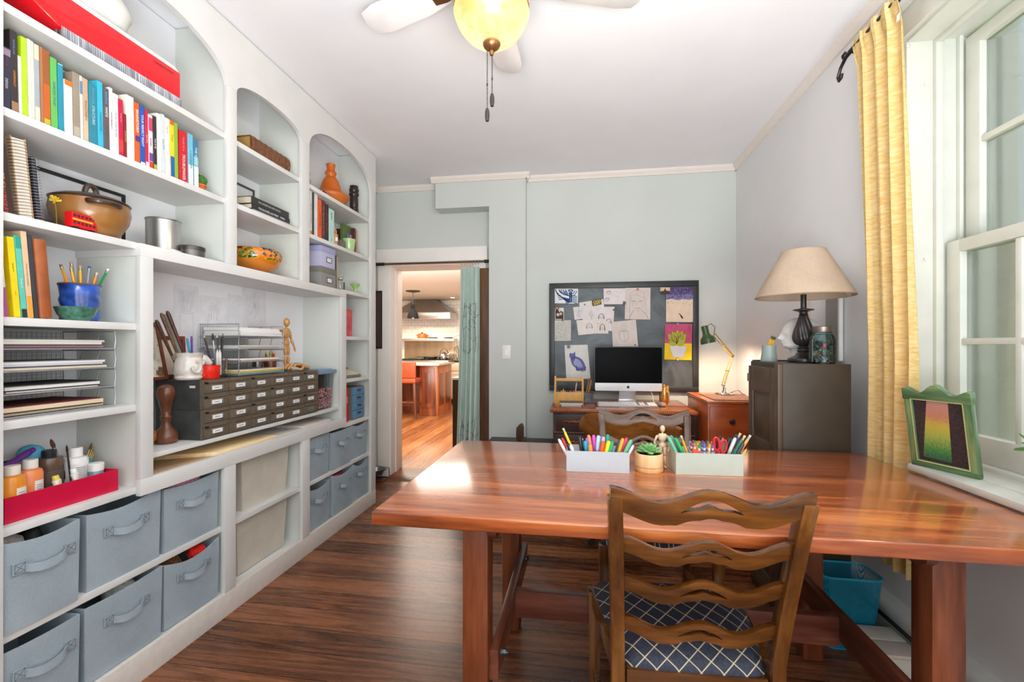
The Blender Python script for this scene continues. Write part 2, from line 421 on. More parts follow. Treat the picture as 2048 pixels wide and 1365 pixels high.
def sash(x, z0, z1, name, rows, bot):
    s = thing(name, '', ''); del s['label']; del s['category']
    s.parent = win; s.location = (0, 0, 0)
    y0, y1 = WY0 + .03, WY1 - .03; fw = .062; m = M(); hx = .018
    m.box(x - hx, y1 - fw, z0, x + hx, y1, z1); m.box(x - hx, y0, z0, x + hx, y0 + fw, z1)
    m.box(x - hx, y0, z0, x + hx, y1, z0 + bot); m.box(x - hx, y0, z1 - .045, x + hx, y1, z1)
    ny = 4; iy0, iy1 = y0 + fw, y1 - fw; iz0, iz1 = z0 + bot, z1 - .045
    for k in range(1, ny):
        yy = iy0 + (iy1 - iy0) * k / ny; m.box(x - .014, yy - .011, iz0, x + .014, yy + .011, iz1)
    for k in range(1, rows):
        zz = iz0 + (iz1 - iz0) * k / rows; m.box(x - .014, iy0, zz - .011, x + .014, iy1, zz + .011)
    m.build('sash_frame', WP, s, W=True, bev=.004)
    M().box(x + .004, iy0, iz0, x + .007, iy1, iz1).build('glass_pane', glass('window_glass', (.97, .98, .98), .8), s, W=True)
    return s
s1 = sash(RX + .138, .80, 1.585, 'lower_sash', 2, .09)
s2 = sash(RX + .20, 1.55, 2.34, 'upper_sash', 2, .04)
# ---- outside the window
SH = mat((212, 220, 230), .6, var=.08, scale=30, stretch=(1, 1, .1))
ob = thing('window_shutter', 'weathered blue grey board shutter fixed outside the window', 'shutter', (1.6, 2.02, 1.5))
m = M()
m.box(1.60, 1.955, .6, 1.64, 2.5, 2.75)
for k in range(5): m.box(1.588, 1.98 + k * .105, .6, 1.60, 2.06 + k * .105, 2.75)
m.build('board', SH, ob, W=True, bev=.002)
M().box(1.53, 1.93, .6, 1.60, 1.985, 2.75).build('outer_stop', WP, ob, W=True, bev=.003)
m = M()
for k in range(26):
    z = .3 + k * .11; m.hexa([(1.66, 2.0, z), (1.675, 2.0, z), (1.675, 4.2, z), (1.66, 4.2, z), (1.66, 2.0, z + .11), (1.662, 2.0, z + .11), (1.662, 4.2, z + .11), (1.66, 4.2, z + .11)])
GRASS = mat((120, 150, 70), .9, var=.3, scale=3)
struct('ground_outside', M().box(1.6, -6, -.6, 14, 16, -.5), GRASS, 'sunlit lawn outside the window', 'lawn')
BARK = mat((196, 190, 172), .9, var=.35, scale=22, bump=.8, stretch=(1, 1, .3))
def tree(x, y, r, h, label, cx):
    t = thing('garden_tree', label, 'tree', (x, y, -.5), 0, 'trees outside the window')
    M().lathe([(r * 1.3, 0), (r * 1.05, .5), (r, 1.5), (r * .9, h)], n=14, fn=lambda i, k: 1 + .06 * math.sin(k * 3 + i)).build('trunk', BARK, t)
    m = M(); q = random.Random(int(x * 100))
    for k in range(900):
        a = q.uniform(0, 2 * pi); b = q.uniform(-1, 1); rr = cx * q.uniform(.35, 1)
        c = Vector((rr * math.cos(a) * math.sqrt(1 - b * b), rr * math.sin(a) * math.sqrt(1 - b * b), h * .72 + b * cx * .9))
        e = Euler((q.uniform(0, 6), q.uniform(0, 6), q.uniform(0, 6))).to_matrix(); w = .09
        m.f([m.v(c + e @ Vector(p)) for p in ((-w, 0, 0), (0, -w * .5, 0), (w, 0, 0), (0, w * .5, 0))])
    m.build('foliage', mat((170, 196, 110), .8, var=.3, scale=4), t, recalc=False, weld=False)
tree(3.3, 4.0, .24, 4.4, 'thick pale barked tree close outside the window', 1.5)
tree(6.4, 7.2, .18, 4.6, 'leafy tree farther back in the garden', 2.2)
tree(10.2, 10.8, .16, 4.6, 'spreading tree at the far end of the garden', 2.3)
def shrub(x, y, r, label):
    m = M(); q = random.Random(int(x * 91 + y * 17))
    for k in range(700):
        a = q.uniform(0, 2 * pi); b = q.uniform(0, 1); rr = r * q.uniform(.5, 1)
        c = Vector((rr * math.cos(a) * math.sqrt(1 - b * b), rr * math.sin(a) * math.sqrt(1 - b * b), b * r * 1.3))
        e = Euler((q.uniform(0, 6), q.uniform(0, 6), q.uniform(0, 6))).to_matrix(); w = .08
        m.f([m.v(c + e @ Vector(p)) for p in ((-w, 0, 0), (0, -w * .5, 0), (w, 0, 0), (0, w * .5, 0))])
    tag(m.build('garden_shrub', mat((176, 196, 104), .8, var=.35, scale=5), recalc=False, weld=False, loc=(x, y, -.5)), label, 'shrub', 'shrubs outside the window')
shrub(4.6, 5.6, .8, 'rounded yellow green shrub beyond the pale barked tree')
# ================================================================ ceiling fan with its lamp
fc = Vector((-.32, 1.6, 0))
fan = thing('ceiling_fan', 'ceiling fan with frosted amber glass bowl light and two pull chains', 'fan', (fc.x, fc.y, CZ))
BRZ = mat((150, 104, 66), .3, .8, var=.1)
M().lathe([(0, -.0), (.075, -.002), (.07, -.05), (.03, -.06), (.025, -.09), (.1, -.10), (.115, -.13), (.115, -.185), (.09, -.2), (.05, -.205), (0, -.206)], n=28).build('motor_housing', BRZ, fan)
M().lathe([(.045, -.2), (.06, -.215), (.07, -.22), (.135, -.222), (.137, -.227), (.0, -.228)], n=28).build('light_fitter', BRZ, fan)
ALAB, nt, b = new_mat('alabaster_glass')
tc = nd(nt, 'ShaderNodeTexCoord'); nz = nd(nt, 'ShaderNodeTexNoise'); nz.inputs['Scale'].default_value = 9; nz.inputs['Detail'].default_value = 5; nz.inputs['Distortion'].default_value = 1.6
nt.links.new(tc.outputs['Object'], nz.inputs['Vector'])
cc = ramp(nt, nz.outputs[0], [(.32, lin((240, 186, 112))), (.5, lin((252, 222, 166))), (.68, lin((255, 242, 212)))])
b.inputs['Base Color'].default_value = (*lin((96, 76, 50)), 1); nt.links.new(cc, b.inputs['Emission Color']); b.inputs['Emission Strength'].default_value = .85; b.inputs['Roughness'].default_value = .25
ms = nd(nt, 'ShaderNodeMixShader'); ms.inputs[0].default_value = .45; tb = nd(nt, 'ShaderNodeBsdfTransparent'); tb.inputs[0].default_value = (1, .86, .66, 1); ou = [n_ for n_ in nt.nodes if n_.type == 'OUTPUT_MATERIAL'][0]
nt.links.new(b.outputs[0], ms.inputs[1]); nt.links.new(tb.outputs[0], ms.inputs[2]); nt.links.new(ms.outputs[0], ou.inputs[0])
point('fan_lamp_bulb', (fc.x, fc.y, CZ - .30), 9, (1, .9, .8), .05)
M().lathe([(.133, -.229), (.137, -.245), (.132, -.262), (.122, -.275), (.124, -.282), (.112, -.302), (.092, -.325), (.066, -.345), (.036, -.357), (.0, -.36)], n=40).build('glass_bowl', ALAB, fan)
M().lathe([(.032, -.352), (.033, -.358), (.028, -.368), (.017, -.378), (.008, -.381), (.009, -.388), (.006, -.397), (0, -.399)], n=20).build('finial', BRZ, fan)
def chain(dx, dy, z0, z1, zb, name):
    m = M(); n = int((z0 - z1) / .0068)
    for k in range(n): m.ball((dx, dy, z0 - (k + .5) * (z0 - z1) / n), .0024, 6, 4)
    m.cyl((dx, dy, z0), (dx, dy, z1), .0007, n=5)
    m.ball((dx, dy, z0 + (z1 - z0) * .6), (.0035, .0035, .008), 8, 6)
    c = m.build('pull_chain', DARK, fan)
    M().lathe([(0, z1 - .002), (.005, z1), (.008, z1 - .012), (.0085, z1 - .028), (.006, z1 - .045), (0, z1 - .046)], (dx, dy, 0), 12).build('pull_knob', DARK, c)
chain(-.012, -.02, -.385, -.60, 0, 'long'); chain(.001, .004, -.398, -.535, 0, 'short')
BLADE = mat((226, 224, 224), .4, var=.04, scale=10, stretch=(1, 1, 1))
for k in range(5):
    a = math.radians(18 + 72 * k); R = Matrix.Rotation(a - pi / 2, 4, 'Z') @ Matrix.Rotation(math.radians(10), 4, 'Y')
    m = M(); m.T = R
    pts = [(-.045, .19), (-.062, .3), (-.066, .5), (-.05, .565), (-.0, .58), (.05, .565), (.066, .5), (.062, .3), (.045, .19)]
    m.prism(pts, -.118, -.112)
    bl = m.build('blade', BLADE, fan, bev=.0015)
    m = M(); m.T = R; m.prism([(-.02, .1), (-.035, .2), (-.03, .25), (.03, .25), (.035, .2), (.02, .1)], -.124, -.1185); m.build('blade_bracket', BRZ, bl)
# ================================================================ built-in bookcase on the left wall
BF, BS, BB = -1.552, -1.572, -1.83          # face frame, shelf fronts, back
bk = thing('bookcase', 'white built-in bookcase with arched bays filling the left wall', 'bookcase', (BF, 2.1, 0))
def bpart(name, boxes, mt=WHITE, bev=.0015):
    m = M()
    for b in boxes: m.box(*b)
    return m.build(name, mt, bk, W=True, bev=bev)
bpart('back_panel', [(BB - .02, .93, .0, BB, 3.24, 2.645)], mat((240, 241, 244), .5, var=.02, scale=3), 0)
# stiles of the face frame
for y0, y1, z0, z1 in ((.93, 1.0, .104, 2.36), (1.787, 1.84, 1.567, 2.36), (2.324, 2.395, 1.567, 2.36), (3.168, 3.245, .104, 2.36), (1.77, 1.834, .104, .662), (2.33, 2.40, .104, .662), (1.385, 1.434, .722, 1.522), (2.747, 2.81, .722, 1.522)):
    bpart('stile', [(BF - .02, y0, z0, BF, y1, z1)])
# uprights behind the stiles
for y0, y1, z0, z1 in ((.96, .99, 0, 2.645), (1.797, 1.83, 1.565, 2.645), (2.34, 2.38, 1.565, 2.645), (3.19, 3.245, 0, 2.645), (1.785, 1.82, .1, .665), (2.345, 2.385, .1, .665), (1.39, 1.43, .665, 1.522), (2.75, 2.805, .665, 1.522)):
    bpart('upright', [(BB, y0, z0, BS, y1, z1)], GREENLIT)
# shelves
for y0, y1, z in ((.99, 1.797, 2.15), (.99, 1.797, 1.86), (1.83, 2.34, 2.15), (1.83, 2.34, 1.86), (2.38, 3.19, 2.15), (2.38, 3.19, 1.86), (2.805, 3.19, 1.577), (2.805, 3.19, 1.264), (2.805, 3.19, .973), (.99, 1.39, 1.57), (.99, 1.39, 1.28), (.99, 1.39, .99), (.99, 1.39, .695), (2.805, 3.19, .672), (1.43, 2.75, .80), (1.43, 2.75, .71), (.99, 1.785, .40), (1.82, 2.345, .40), (2.385, 3.19, .40), (.99, 3.19, .10)):
    bpart('shelf', [(BB, y0, z - (.018 if z == .80 else .024), BS, y1, z)])
bpart('niche_top', [(BB, 1.385, 1.522, BF, 2.81, 1.567)])
bpart('niche_rail', [(BF - .02, 1.385, .662, BF, 2.81, .722)])
bpart('kickboard', [(BF - .02, .93, 0, BF, 3.245, .104)], mat((222, 216, 208), .5, var=.05, scale=30))
# arched top board
def arch_z(y):
    for a, b, rise, sp in ((1.0, 1.787, .152, 2.36), (1.84, 2.324, .07, 2.36), (2.395, 3.168, .162, 2.36)):
        if a < y < b:
            t = (y - (a + b) / 2) / ((b - a) / 2); return sp + rise * max(0, 1 - abs(t) ** 2.3) ** .5
    return 2.36
ys = [.93, 1.0]
for a, b in ((1.0, 1.787), (1.84, 2.324), (2.395, 3.168)):
    ys += [(a + b) / 2 - (b - a) / 2 * math.cos(pi * (k + .02) / 40.04) for k in range(41)] + [b + 1e-5]
ys = sorted(set(ys + [1.84, 2.395, 3.168, 3.245]))
m = M(); V = {}
for i, y in enumerate(ys):
    z = arch_z(y)
    for j, (x, zz) in enumerate(((BF, z), (BF, 2.644), (BF - .02, 2.644), (BF - .02, z))): V[i, j] = m.v((x, y, zz))
for i in range(len(ys) - 1):
    for j in range(4): m.f([V[i, j], V[i + 1, j], V[i + 1, (j + 1) % 4], V[i, (j + 1) % 4]])
m.f([V[0, j] for j in range(4)]); m.f([V[len(ys) - 1, j] for j in range(4)])
m.build('arch_board', WHITE, bk, W=True)
# ---------------------------------------------------------------- fabric storage cubes
def weave(name, rgb, sc_=900, bump=.25):
    m, nt, b = new_mat(name); c = lin(rgb)
    tc = nd(nt, 'ShaderNodeTexCoord'); n1 = nd(nt, 'ShaderNodeTexNoise'); n1.inputs['Scale'].default_value = 7; n1.inputs['Detail'].default_value = 5
    n2 = nd(nt, 'ShaderNodeTexNoise'); n2.inputs['Scale'].default_value = sc_ / 4
    nt.links.new(tc.outputs['Object'], n1.inputs['Vector']); nt.links.new(tc.outputs['Object'], n2.inputs['Vector'])
    f = mathn(nt, 'ADD', mathn(nt, 'MULTIPLY', n1.outputs[0], .6), mathn(nt, 'MULTIPLY', n2.outputs[0], .4))
    nt.links.new(ramp(nt, f, [(.3, tuple(v * .84 for v in c)), (.7, tuple(min(1, v * 1.14) for v in c))]), b.inputs['Base Color'])
    b.inputs['Roughness'].default_value = .9; b.inputs['Specular IOR Level'].default_value = .2
    bp = nd(nt, 'ShaderNodeBump'); bp.inputs['Strength'].default_value = bump; bp.inputs['Distance'].default_value = .004
    nt.links.new(f, bp.inputs['Height']); nt.links.new(bp.outputs[0], b.inputs['Normal']); return m
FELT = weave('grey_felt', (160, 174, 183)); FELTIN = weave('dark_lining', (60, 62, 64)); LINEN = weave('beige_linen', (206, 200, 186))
STITCH = P(96, 104, 110, .9)
def open_box(m, x0, y0, z0, x1, y1, z1, t=.006, taper=0, dip=None, sag=None, n=10):
    """open topped box; x1 is the front; dip(y in 0..1) lowers the front lip"""
    dip = dip or (lambda s: 0); sag = sag or (lambda s, h: 0)
    def loop(ins, zf, topz):
        pts = []
        for k in range(n + 1):
            s = k / n; pts.append((x1 - ins + (sag(s, topz) if ins == 0 else 0), y0 + ins + (y1 - y0 - 2 * ins) * s, zf(s, 1)))
        for k in range(n + 1):
            s = 1 - k / n; pts.append((x0 + ins, y0 + ins + (y1 - y0 - 2 * ins) * s, zf(s, 0)))
        return pts
    def tz(h): return lambda s, fr: z0 + (z1 - z0) * h - (dip(s) * h if fr else 0)
    def tp(L, h):
        cx, cy = (x0 + x1) / 2, (y0 + y1) / 2; k = 1 - taper * (1 - h)
        return [(cx + (p[0] - cx) * k, cy + (p[1] - cy) * k, p[2]) for p in L]
    hs = (0, .25, .5, .75, 1)
    rs = [tp(loop(0, tz(h), h), h) for h in hs] + [tp(loop(t, tz(1), 1), 1)] + [tp(loop(t, tz(h), h), h) for h in (.5, .03)]
    m.rings(rs); return m
def fabric_bin(y0, y1, z0, z1, xf, label, group, dipd=.012, sg=.006, hz=.70, hw=.052, seed=0, lean=0):
    t = thing('fabric_bin', label, 'storage bin', (xf, (y0 + y1) / 2, z0), 0, group)
    w = (y1 - y0) / 2; h = z1 - z0; m = M()
    open_box(m, -.235, -w, 0, 0, w, h, .004, .03, lambda s: dipd * math.sin(pi * s) + lean * s, lambda s, hh: sg * math.sin(pi * s) * math.sin(pi * min(1, hh + .1)) * (1 if hh < 1 else .3))
    m.build('bin_body', FELT, t, bev=0, ang=50)
    hh = h * hz; o = M()
    pts = []
    for k in range(13):
        s = -1 + k / 6; pts.append((.003 + sg * .8 + .022 * (1 - s ** 4), s * hw, hh - .012 * (1 - s * s) + .006 * s))
    o.rings([[(p[0], p[1], p[2] - .012), (p[0] + .0025, p[1], p[2] - .012), (p[0] + .0025, p[1], p[2] + .012), (p[0], p[1], p[2] + .012)] for p in pts])
    hd = o.build('handle', FELT, t, ang=60)
    for sg2 in (-1, 1):
        q = M(); yy = sg2 * (hw + .012); q.box(.0005 + sg * .55, yy - .016, hh - .017, .005 + sg * .55, yy + .016, hh + .015); q.mi = 1
        zf = .0055 + sg * .55
        for a, b in (((-.011, -.012), (.011, .01)), ((-.011, .01), (.011, -.012)), ((-.012, -.013), (.012, -.013)), ((-.012, .011), (.012, .011)), ((-.012, -.013), (-.012, .011)), ((.012, -.013), (.012, .011))):
            q.bar((zf, yy + a[0], hh + a[1]), (zf, yy + b[0], hh + b[1]), .0009, .0009)
        q.build('handle_patch', [FELT, STITCH], hd)
    return t
gL, gR = 'grey fabric bins in the left compartment', 'grey fabric bins in the right compartment'
fabric_bin(.985 + .02, 1.195, .401, .655, -1.560, 'grey fabric bin under the red paint tray, cut by the picture edge', gL, .014)
fabric_bin(1.225, 1.485, .401, .652, -1.575, 'grey fabric bin in the middle of the left upper row', gL, .02, lean=-.016)
fabric_bin(1.50, 1.762, .401, .648, -1.577, 'grey fabric bin with pink cloth showing at its top', gL, .008)
fabric_bin(.985 + .02, 1.195, .105, .355, -1.560, 'grey fabric bin at the bottom, nearest the camera', gL, .004)
fabric_bin(1.215, 1.487, .105, .355, -1.57, 'grey fabric bin in the middle of the left bottom row', gL, .006, lean=-.01)
fabric_bin(1.498, 1.764, .105, .358, -1.575, 'grey fabric bin with red yarn showing at its top', gL, .03)
fabric_bin(2.405, 2.64, .401, .655, -1.575, 'slim grey fabric bin, first of the right upper row', gR, .004)
fabric_bin(2.655, 2.905, .401, .644, -1.568, 'grey fabric bin in the middle of the right upper row', gR, .004)
fabric_bin(2.93, 3.165, .401, .644, -1.585, 'grey fabric bin below the blue drawer box', gR, .02)
fabric_bin(2.405, 2.65, .105, .352, -1.575, 'slim grey fabric bin, first of the right bottom row', gR, .02)
fabric_bin(2.67, 2.925, .105, .366, -1.566, 'grey fabric bin with magenta cloth in the right bottom row', gR, .02)
fabric_bin(2.945, 3.165, .105, .37, -1.58, 'grey fabric bin at the foot of the bookcase end', gR, .035)
def lump(name, c, r, mt, label, cat, seed=1, amp=.12, group=None, n=20, mm=12):
    q = random.Random(seed); ph = [q.uniform(0, 6) for _ in range(6)]
    m = M()
    def fn(a, b):
        th_ = 2 * pi * a; p = pi * (b * .98 + .01)
        k = 1 + amp * (math.sin(3 * th_ + ph[0] + 4 * b) * .5 + math.sin(7 * th_ + ph[1]) * .3 + math.sin(9 * b * pi + ph[2]) * .4)
        return (r[0] * k * math.sin(p) * math.cos(th_), r[1] * k * math.sin(p) * math.sin(th_), -r[2] * k * math.cos(p))
    m.grid(fn, n, mm, True)
    return tag(m.build(name, mt, ang=80, loc=c), label, cat, group)
PINK = mat((226, 150, 180), .9, var=.35, scale=120)
lump('folded_cloth', (-1.64, 1.63, .617), (.05, .09, .047), PINK, 'pink patterned cloth heaped in a grey bin', 'cloth', 3)
def yarn(c, r, rgb, label, seed=2):
    t = M(); q = random.Random(seed)
    for k in range(9):
        ax = Vector((q.uniform(-1, 1), q.uniform(-1, 1), q.uniform(-1, 1))).normalized(); a = ax.orthogonal().normalized(); b = ax.cross(a); off = ax * q.uniform(-.5, .5) * r
        rr = math.sqrt(max(.1, r * r - off.length ** 2)) if False else math.sqrt(max(1e-6, r * r - off.length ** 2))
        t.tube([Vector(off) + (a * math.cos(2 * pi * i / 20) + b * math.sin(2 * pi * i / 20)) * rr for i in range(20)], .0028, 5, True)
    t.ball((0, 0, 0), r * .94)
    return tag(t.build('yarn_ball', P(*rgb, .9), loc=c), label, 'yarn')
yarn((-1.625, 1.70, .315), .036, (226, 40, 30), 'red ball of yarn in the lower grey bin')
yarn((-1.65, 1.585, .31), .045, (120, 78, 46), 'brown ball of yarn beside the red one', 5)
lump('folded_cloth', (-1.64, 2.80, .315), (.05, .09, .05), mat((150, 40, 84), .9, var=.4, scale=90), 'magenta cloth stuffed in a right bottom bin', 'cloth', 8)
lump('paint_rag', (-1.66, 1.06, .61), (.045, .05, .045), mat((200, 190, 186), .9, var=.3, scale=60), 'crumpled pale rag in the bin under the paint tray', 'rag', 4)
lump('camera_case', (-1.66, 1.135, .605), (.03, .025, .045), P(30, 30, 34, .6), 'small dark pouch in the bin under the paint tray', 'pouch', 5, .05)
lump('packet_stack', (-1.66, 1.40, .31), (.05, .05, .046), mat((190, 194, 190), .7, var=.3, scale=80), 'pale packets in the middle bottom bin', 'packets', 6, .05)
# beige linen bins in the middle compartment
def linen_bin(y0, y1, z0, h, label):
    t = thing('linen_bin', label, 'storage bin', (-1.605, (y0 + y1) / 2, z0), 0, 'beige linen bins'); w = (y1 - y0) / 2
    m = M(); open_box(m, -.20, -w, 0, 0, w, h, .006, .10); m.build('bin_body', LINEN, t, ang=50)
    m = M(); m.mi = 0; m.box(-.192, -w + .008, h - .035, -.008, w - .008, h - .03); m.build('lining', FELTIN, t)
linen_bin(1.93, 2.285, .401, .258, 'upper beige linen bin in the middle compartment')
linen_bin(1.90, 2.27, .105, .265, 'lower beige linen bin in the middle compartment')
# boards lying in the slot below the niche
PINE = wood('pine', (232, 196, 140), (244, 218, 168), (250, 232, 196), 'y', .55, 0, 12, 12)
PLY = wood('plywood', (190, 152, 116), (210, 176, 142), (224, 196, 166), 'y', .6, 0, 10, 10)
def slab(name, y0, y1, x0, x1, z0, z1, mt, label, skew=0):
    m = M(); cy = (y0 + y1) / 2
    m.hexa([(x0, y0, z0), (x1, y0 + skew, z0), (x1, y1 + skew * .3, z0), (x0, y1, z0), (x0, y0, z1), (x1, y0 + skew, z1), (x1, y1 + skew * .3, z1), (x0, y1, z1)])
    return tag(m.build(name, mt, bev=.001), label, 'board')
slab('plywood_board', 1.44, 1.98, -1.80, -1.574, .7115, .7165, PLY, 'thin tan plywood sheet under the drawer cabinets')
slab('pine_board', 1.62, 2.10, -1.82, -1.575, .7175, .735, PINE, 'pale pine board with a sawn edge', .13)
slab('white_board', 2.12, 2.36, -1.80, -1.575, .7115, .724, P(226, 222, 214, .6), 'short white board nearest the pine board', .02)
slab('white_board', 2.375, 2.66, -1.80, -1.575, .7115, .737, P(216, 206, 198, .6), 'longer white board at the end of the slot')
# ================================================================ books
def book(name, label, x, y, z, w, h, d, rgb, lean=0, title=None, tcol=(240, 240, 235), group=None, marks=(), rough=.45, tsize=.6, pages=True, cat='book', tpos=.5, rz=0):
    """upright book, spine at x facing the room (+x); lean > 0 tips its top towards the camera"""
    t = thing(name, label, cat, (x, y, z), 0, group, rot=(lean, 0, rz))
    m = M(); c = .0022 if w > .012 else .0012
    m.box(-d, 0, 0, -.002, c, h); m.box(-d, w - c, 0, -.002, w, h); m.box(-.003, 0, 0, 0, w, h)
    mats = [mat(rgb, rough, var=.08, scale=25)]
    for a, b, col in marks:
        mats.append(mat(col, rough, var=.05)); m.mi = len(mats) - 1; m.box(-.001, .0003, h * a, .0004, w - .0003, h * b)
    m.build('cover', mats, t, bev=.0008 if w > .01 else 0, seg=1)
    if pages: M().box(-d + .004, c, .004, -.003, w - c, h - .004).build('page_block', PAGES, t)
    if title:
        ts = title if isinstance(title, list) else [(title, tpos, tcol, tsize, .8)]
        for s, pos, col, sz, span in ts:
            text(s, w * sz, mat(col, .6, var=.02), frame((.0007, w / 2, h * pos), (0, 0, -1), (0, 1, 0)), t, maxw=h * span)
    return t
GB = 'books on the upper shelf'
# columns: crop px (left, right at foot), crop px of top left corner, depth, colour, label, extras
BK = [
 ((15, 95), (22, 385), .15, (38, 40, 66), 'short navy book, nearest the camera on the upper shelf', dict(title=[('DESIGN', .42, (210, 214, 226), .42, .3), ('WORLD OF', .78, (150, 60, 90), .3, .3)], marks=((.86, .98, (150, 130, 150)),))),
 ((97, 163), (80, 243), .17, (44, 38, 40), 'black book with blue and orange lettering beside the navy book', dict(title=[('UNDERVAULT', .42, (226, 140, 50), .42, .36), ('RAZORLAND', .8, (110, 130, 180), .42, .34)], marks=((0, .14, (150, 110, 86)),))),
 ((164, 184), (150, 470), .14, (206, 204, 198), 'thin short white book between the black and lime books', {}),
 ((186, 246), (130, 278), .19, (172, 206, 30), 'lime green tall book leaning left', {}),
 ((247, 268), (163, 292), .19, (232, 222, 206), 'thin cream booklet right of the lime book', {}),
 ((269, 296), (196, 312), .18, (214, 204, 190), 'thin beige booklet, second from the lime book', {}),
 ((297, 350), (226, 336), .20, (156, 164, 172), 'tall book with cream head and blue grey spine', dict(marks=((.8, 1, (224, 204, 170)), (0, .2, (222, 208, 186))))),
 ((351, 374), (256, 352), .19, (164, 112, 72), 'thin tan brown book leaning left', {}),
 ((375, 438), (287, 372), .20, (150, 84, 40), 'book with autumn orange spine and pale green edge', dict(marks=((.1, .55, (190, 92, 26)), (.0, .1, (190, 170, 40))))),
 ((441, 500), (330, 433), .19, (96, 178, 84), 'mid green book leaning left', dict(title=('FEELING GREEN', .45, (60, 120, 170), .4, .6) and 'GARDEN TALES', tcol=(50, 110, 150))),
 ((503, 552), (400, 492), .19, (20, 140, 164), 'teal blue tall book with pale top edge', dict(marks=((.985, 1, (220, 230, 230)),))),
 ((556, 628), (478, 640), .14, (232, 230, 226), 'white short book with an orange card above it', dict(marks=((.9, 1, (236, 110, 20)),))),
 ((630, 688), (540, 570), .17, (150, 136, 118), 'worn grey brown book on the upper shelf', dict(marks=((.0, .18, (176, 164, 146)),))),
 ((690, 714), (583, 598), .17, (206, 214, 214), 'thin pale book with a blue patch', dict(marks=((.72, .92, (90, 130, 170)),))),
 ((715, 762), (620, 620), .16, (190, 160, 126), 'tattered tan book with faded lettering', dict(marks=((.0, .4, (200, 180, 150)),), title='PEANUT POEMS', tcol=(150, 90, 60))),
 ((766, 838), (702, 684), .17, (40, 128, 150), 'thick teal textbook with pale lettering', dict(title=[('STRUCTURES', .5, (190, 216, 222), .42, .34), ('POETRY & POWER', .82, (120, 180, 192), .25, .26)])),
 ((840, 888), (790, 664), .17, (52, 176, 208), 'bright cyan book beside the teal textbook', dict(title='DOLPHIN STORIES', tcol=(40, 100, 130), tpos=.4, tsize=.45)),
 ((890, 940), (832, 716), .15, (88, 84, 88), 'charcoal book with white and red title', dict(title=[('RAISING', .84, (90, 160, 210), .6, .22), ('WHITE', .62, (240, 240, 240), .6, .18), ('KIDS', .46, (190, 60, 70), .6, .12)])),
 ((941, 972), (890, 722), .14, (232, 230, 222), 'white paperback with thin black title', dict(title='WHITE FRAGILITY', tcol=(50, 50, 50), tsize=.65)),
 ((975, 1018), (944, 780), .15, (238, 234, 234), 'white book with pale plum lettering', dict(title='Learning Outside the Lines', tcol=(150, 90, 120), tsize=.5)),
 ((1020, 1060), (994, 830), .14, (196, 16, 66), 'crimson book with yellow lower title', dict(title='Leaving Faith', tcol=(240, 170, 190), tpos=.68, tsize=.4, marks=((.08, .3, (214, 60, 50)),))),
 ((1061, 1086), (1036, 960), .13, (128, 36, 36), 'small dark red book with gold title', dict(title='WHODUNNITS', tcol=(220, 190, 90), tsize=.6)),
 ((1088, 1152), (1072, 800), .17, (236, 236, 220), 'thick ivory book with faint pink lettering', dict(title='Planned Tomorrows', tcol=(220, 190, 186), tsize=.35)),
 ((1155, 1198), (1134, 860), .15, (226, 92, 24), 'orange book with large white title', dict(title=[('BRAINSTORM', .7, (250, 240, 220), .75, .5)], marks=((.36, .46, (90, 50, 120)),))),
 ((1200, 1243), (1180, 882), .15, (24, 84, 176), 'royal blue book with white title', dict(title=[('YOUR PERFECT RIGHT', .58, (240, 244, 250), .62, .6)], marks=((0, .06, (230, 234, 240)),))),
 ((1245, 1271), (1224, 928), .15, (204, 26, 52), 'red slim book right of the royal blue book', dict(marks=((0, .1, (240, 238, 238)),), title='Calm Minds', tcol=(250, 200, 200))),
 ((1273, 1311), (1256, 968), .14, (228, 210, 218), 'mottled pink and purple paperback', dict(marks=((0, .14, (214, 60, 40)), (.14, .3, (120, 70, 150)), (.7, .95, (210, 60, 100))), title='Secrets', tcol=(110, 40, 80))),
 ((1313, 1344), (1296, 980), .14, (46, 42, 44), 'black paperback with white title on the upper shelf', dict(title='THIS IS ME', tcol=(230, 230, 226), marks=((0, .12, (180, 170, 70)),))),
 ((1346, 1384), (1330, 958), .15, (226, 230, 224), 'white book, first of the pale trio', {}),
 ((1386, 1414), (1372, 966), .14, (206, 214, 216), 'pale grey blue book, second of the pale trio', dict(title='Being Mortal', tcol=(120, 140, 150))),
 ((1416, 1454), (1402, 996), .14, (238, 234, 228), 'white book with a small red mark, third of the pale trio', dict(title='Plan B', tcol=(190, 130, 120), tpos=.8)),
 ((1456, 1494), (1440, 1020), .15, (242, 206, 40), 'yellow and blue book', dict(marks=((0, .38, (30, 96, 176)), (.93, 1, (226, 80, 40))), title='Tricks', tcol=(60, 110, 70), tpos=.7)),
 ((1496, 1526), (1484, 1040), .15, (136, 176, 50), 'leaf green slim book', {}),
 ((1536, 1604), (1524, 1100), .15, (200, 26, 40), 'red book with blue side and white title', dict(title=[('TROUBLEMAKER', .3, (246, 236, 236), .5, .5), ('TALES OF A', .75, (226, 150, 150), .3, .3)])),
 ((1609, 1654), (1590, 1126), .15, (110, 186, 208), 'pale turquoise book near the potted cactus', dict(title=[('A SURE ANSWER', .5, (60, 110, 140), .4, .7)], marks=((0, .4, (222, 230, 228)),))),
 ((1656, 1698), (1646, 1188), .14, (60, 120, 160), 'blue to white paperback beside the potted cactus', dict(title='THE GOOD TEACHER', tcol=(230, 240, 244), marks=((0, .45, (226, 234, 228)), (.45, .65, (130, 196, 196))))),
]
prev = -9; pl = 9; cnt = 0
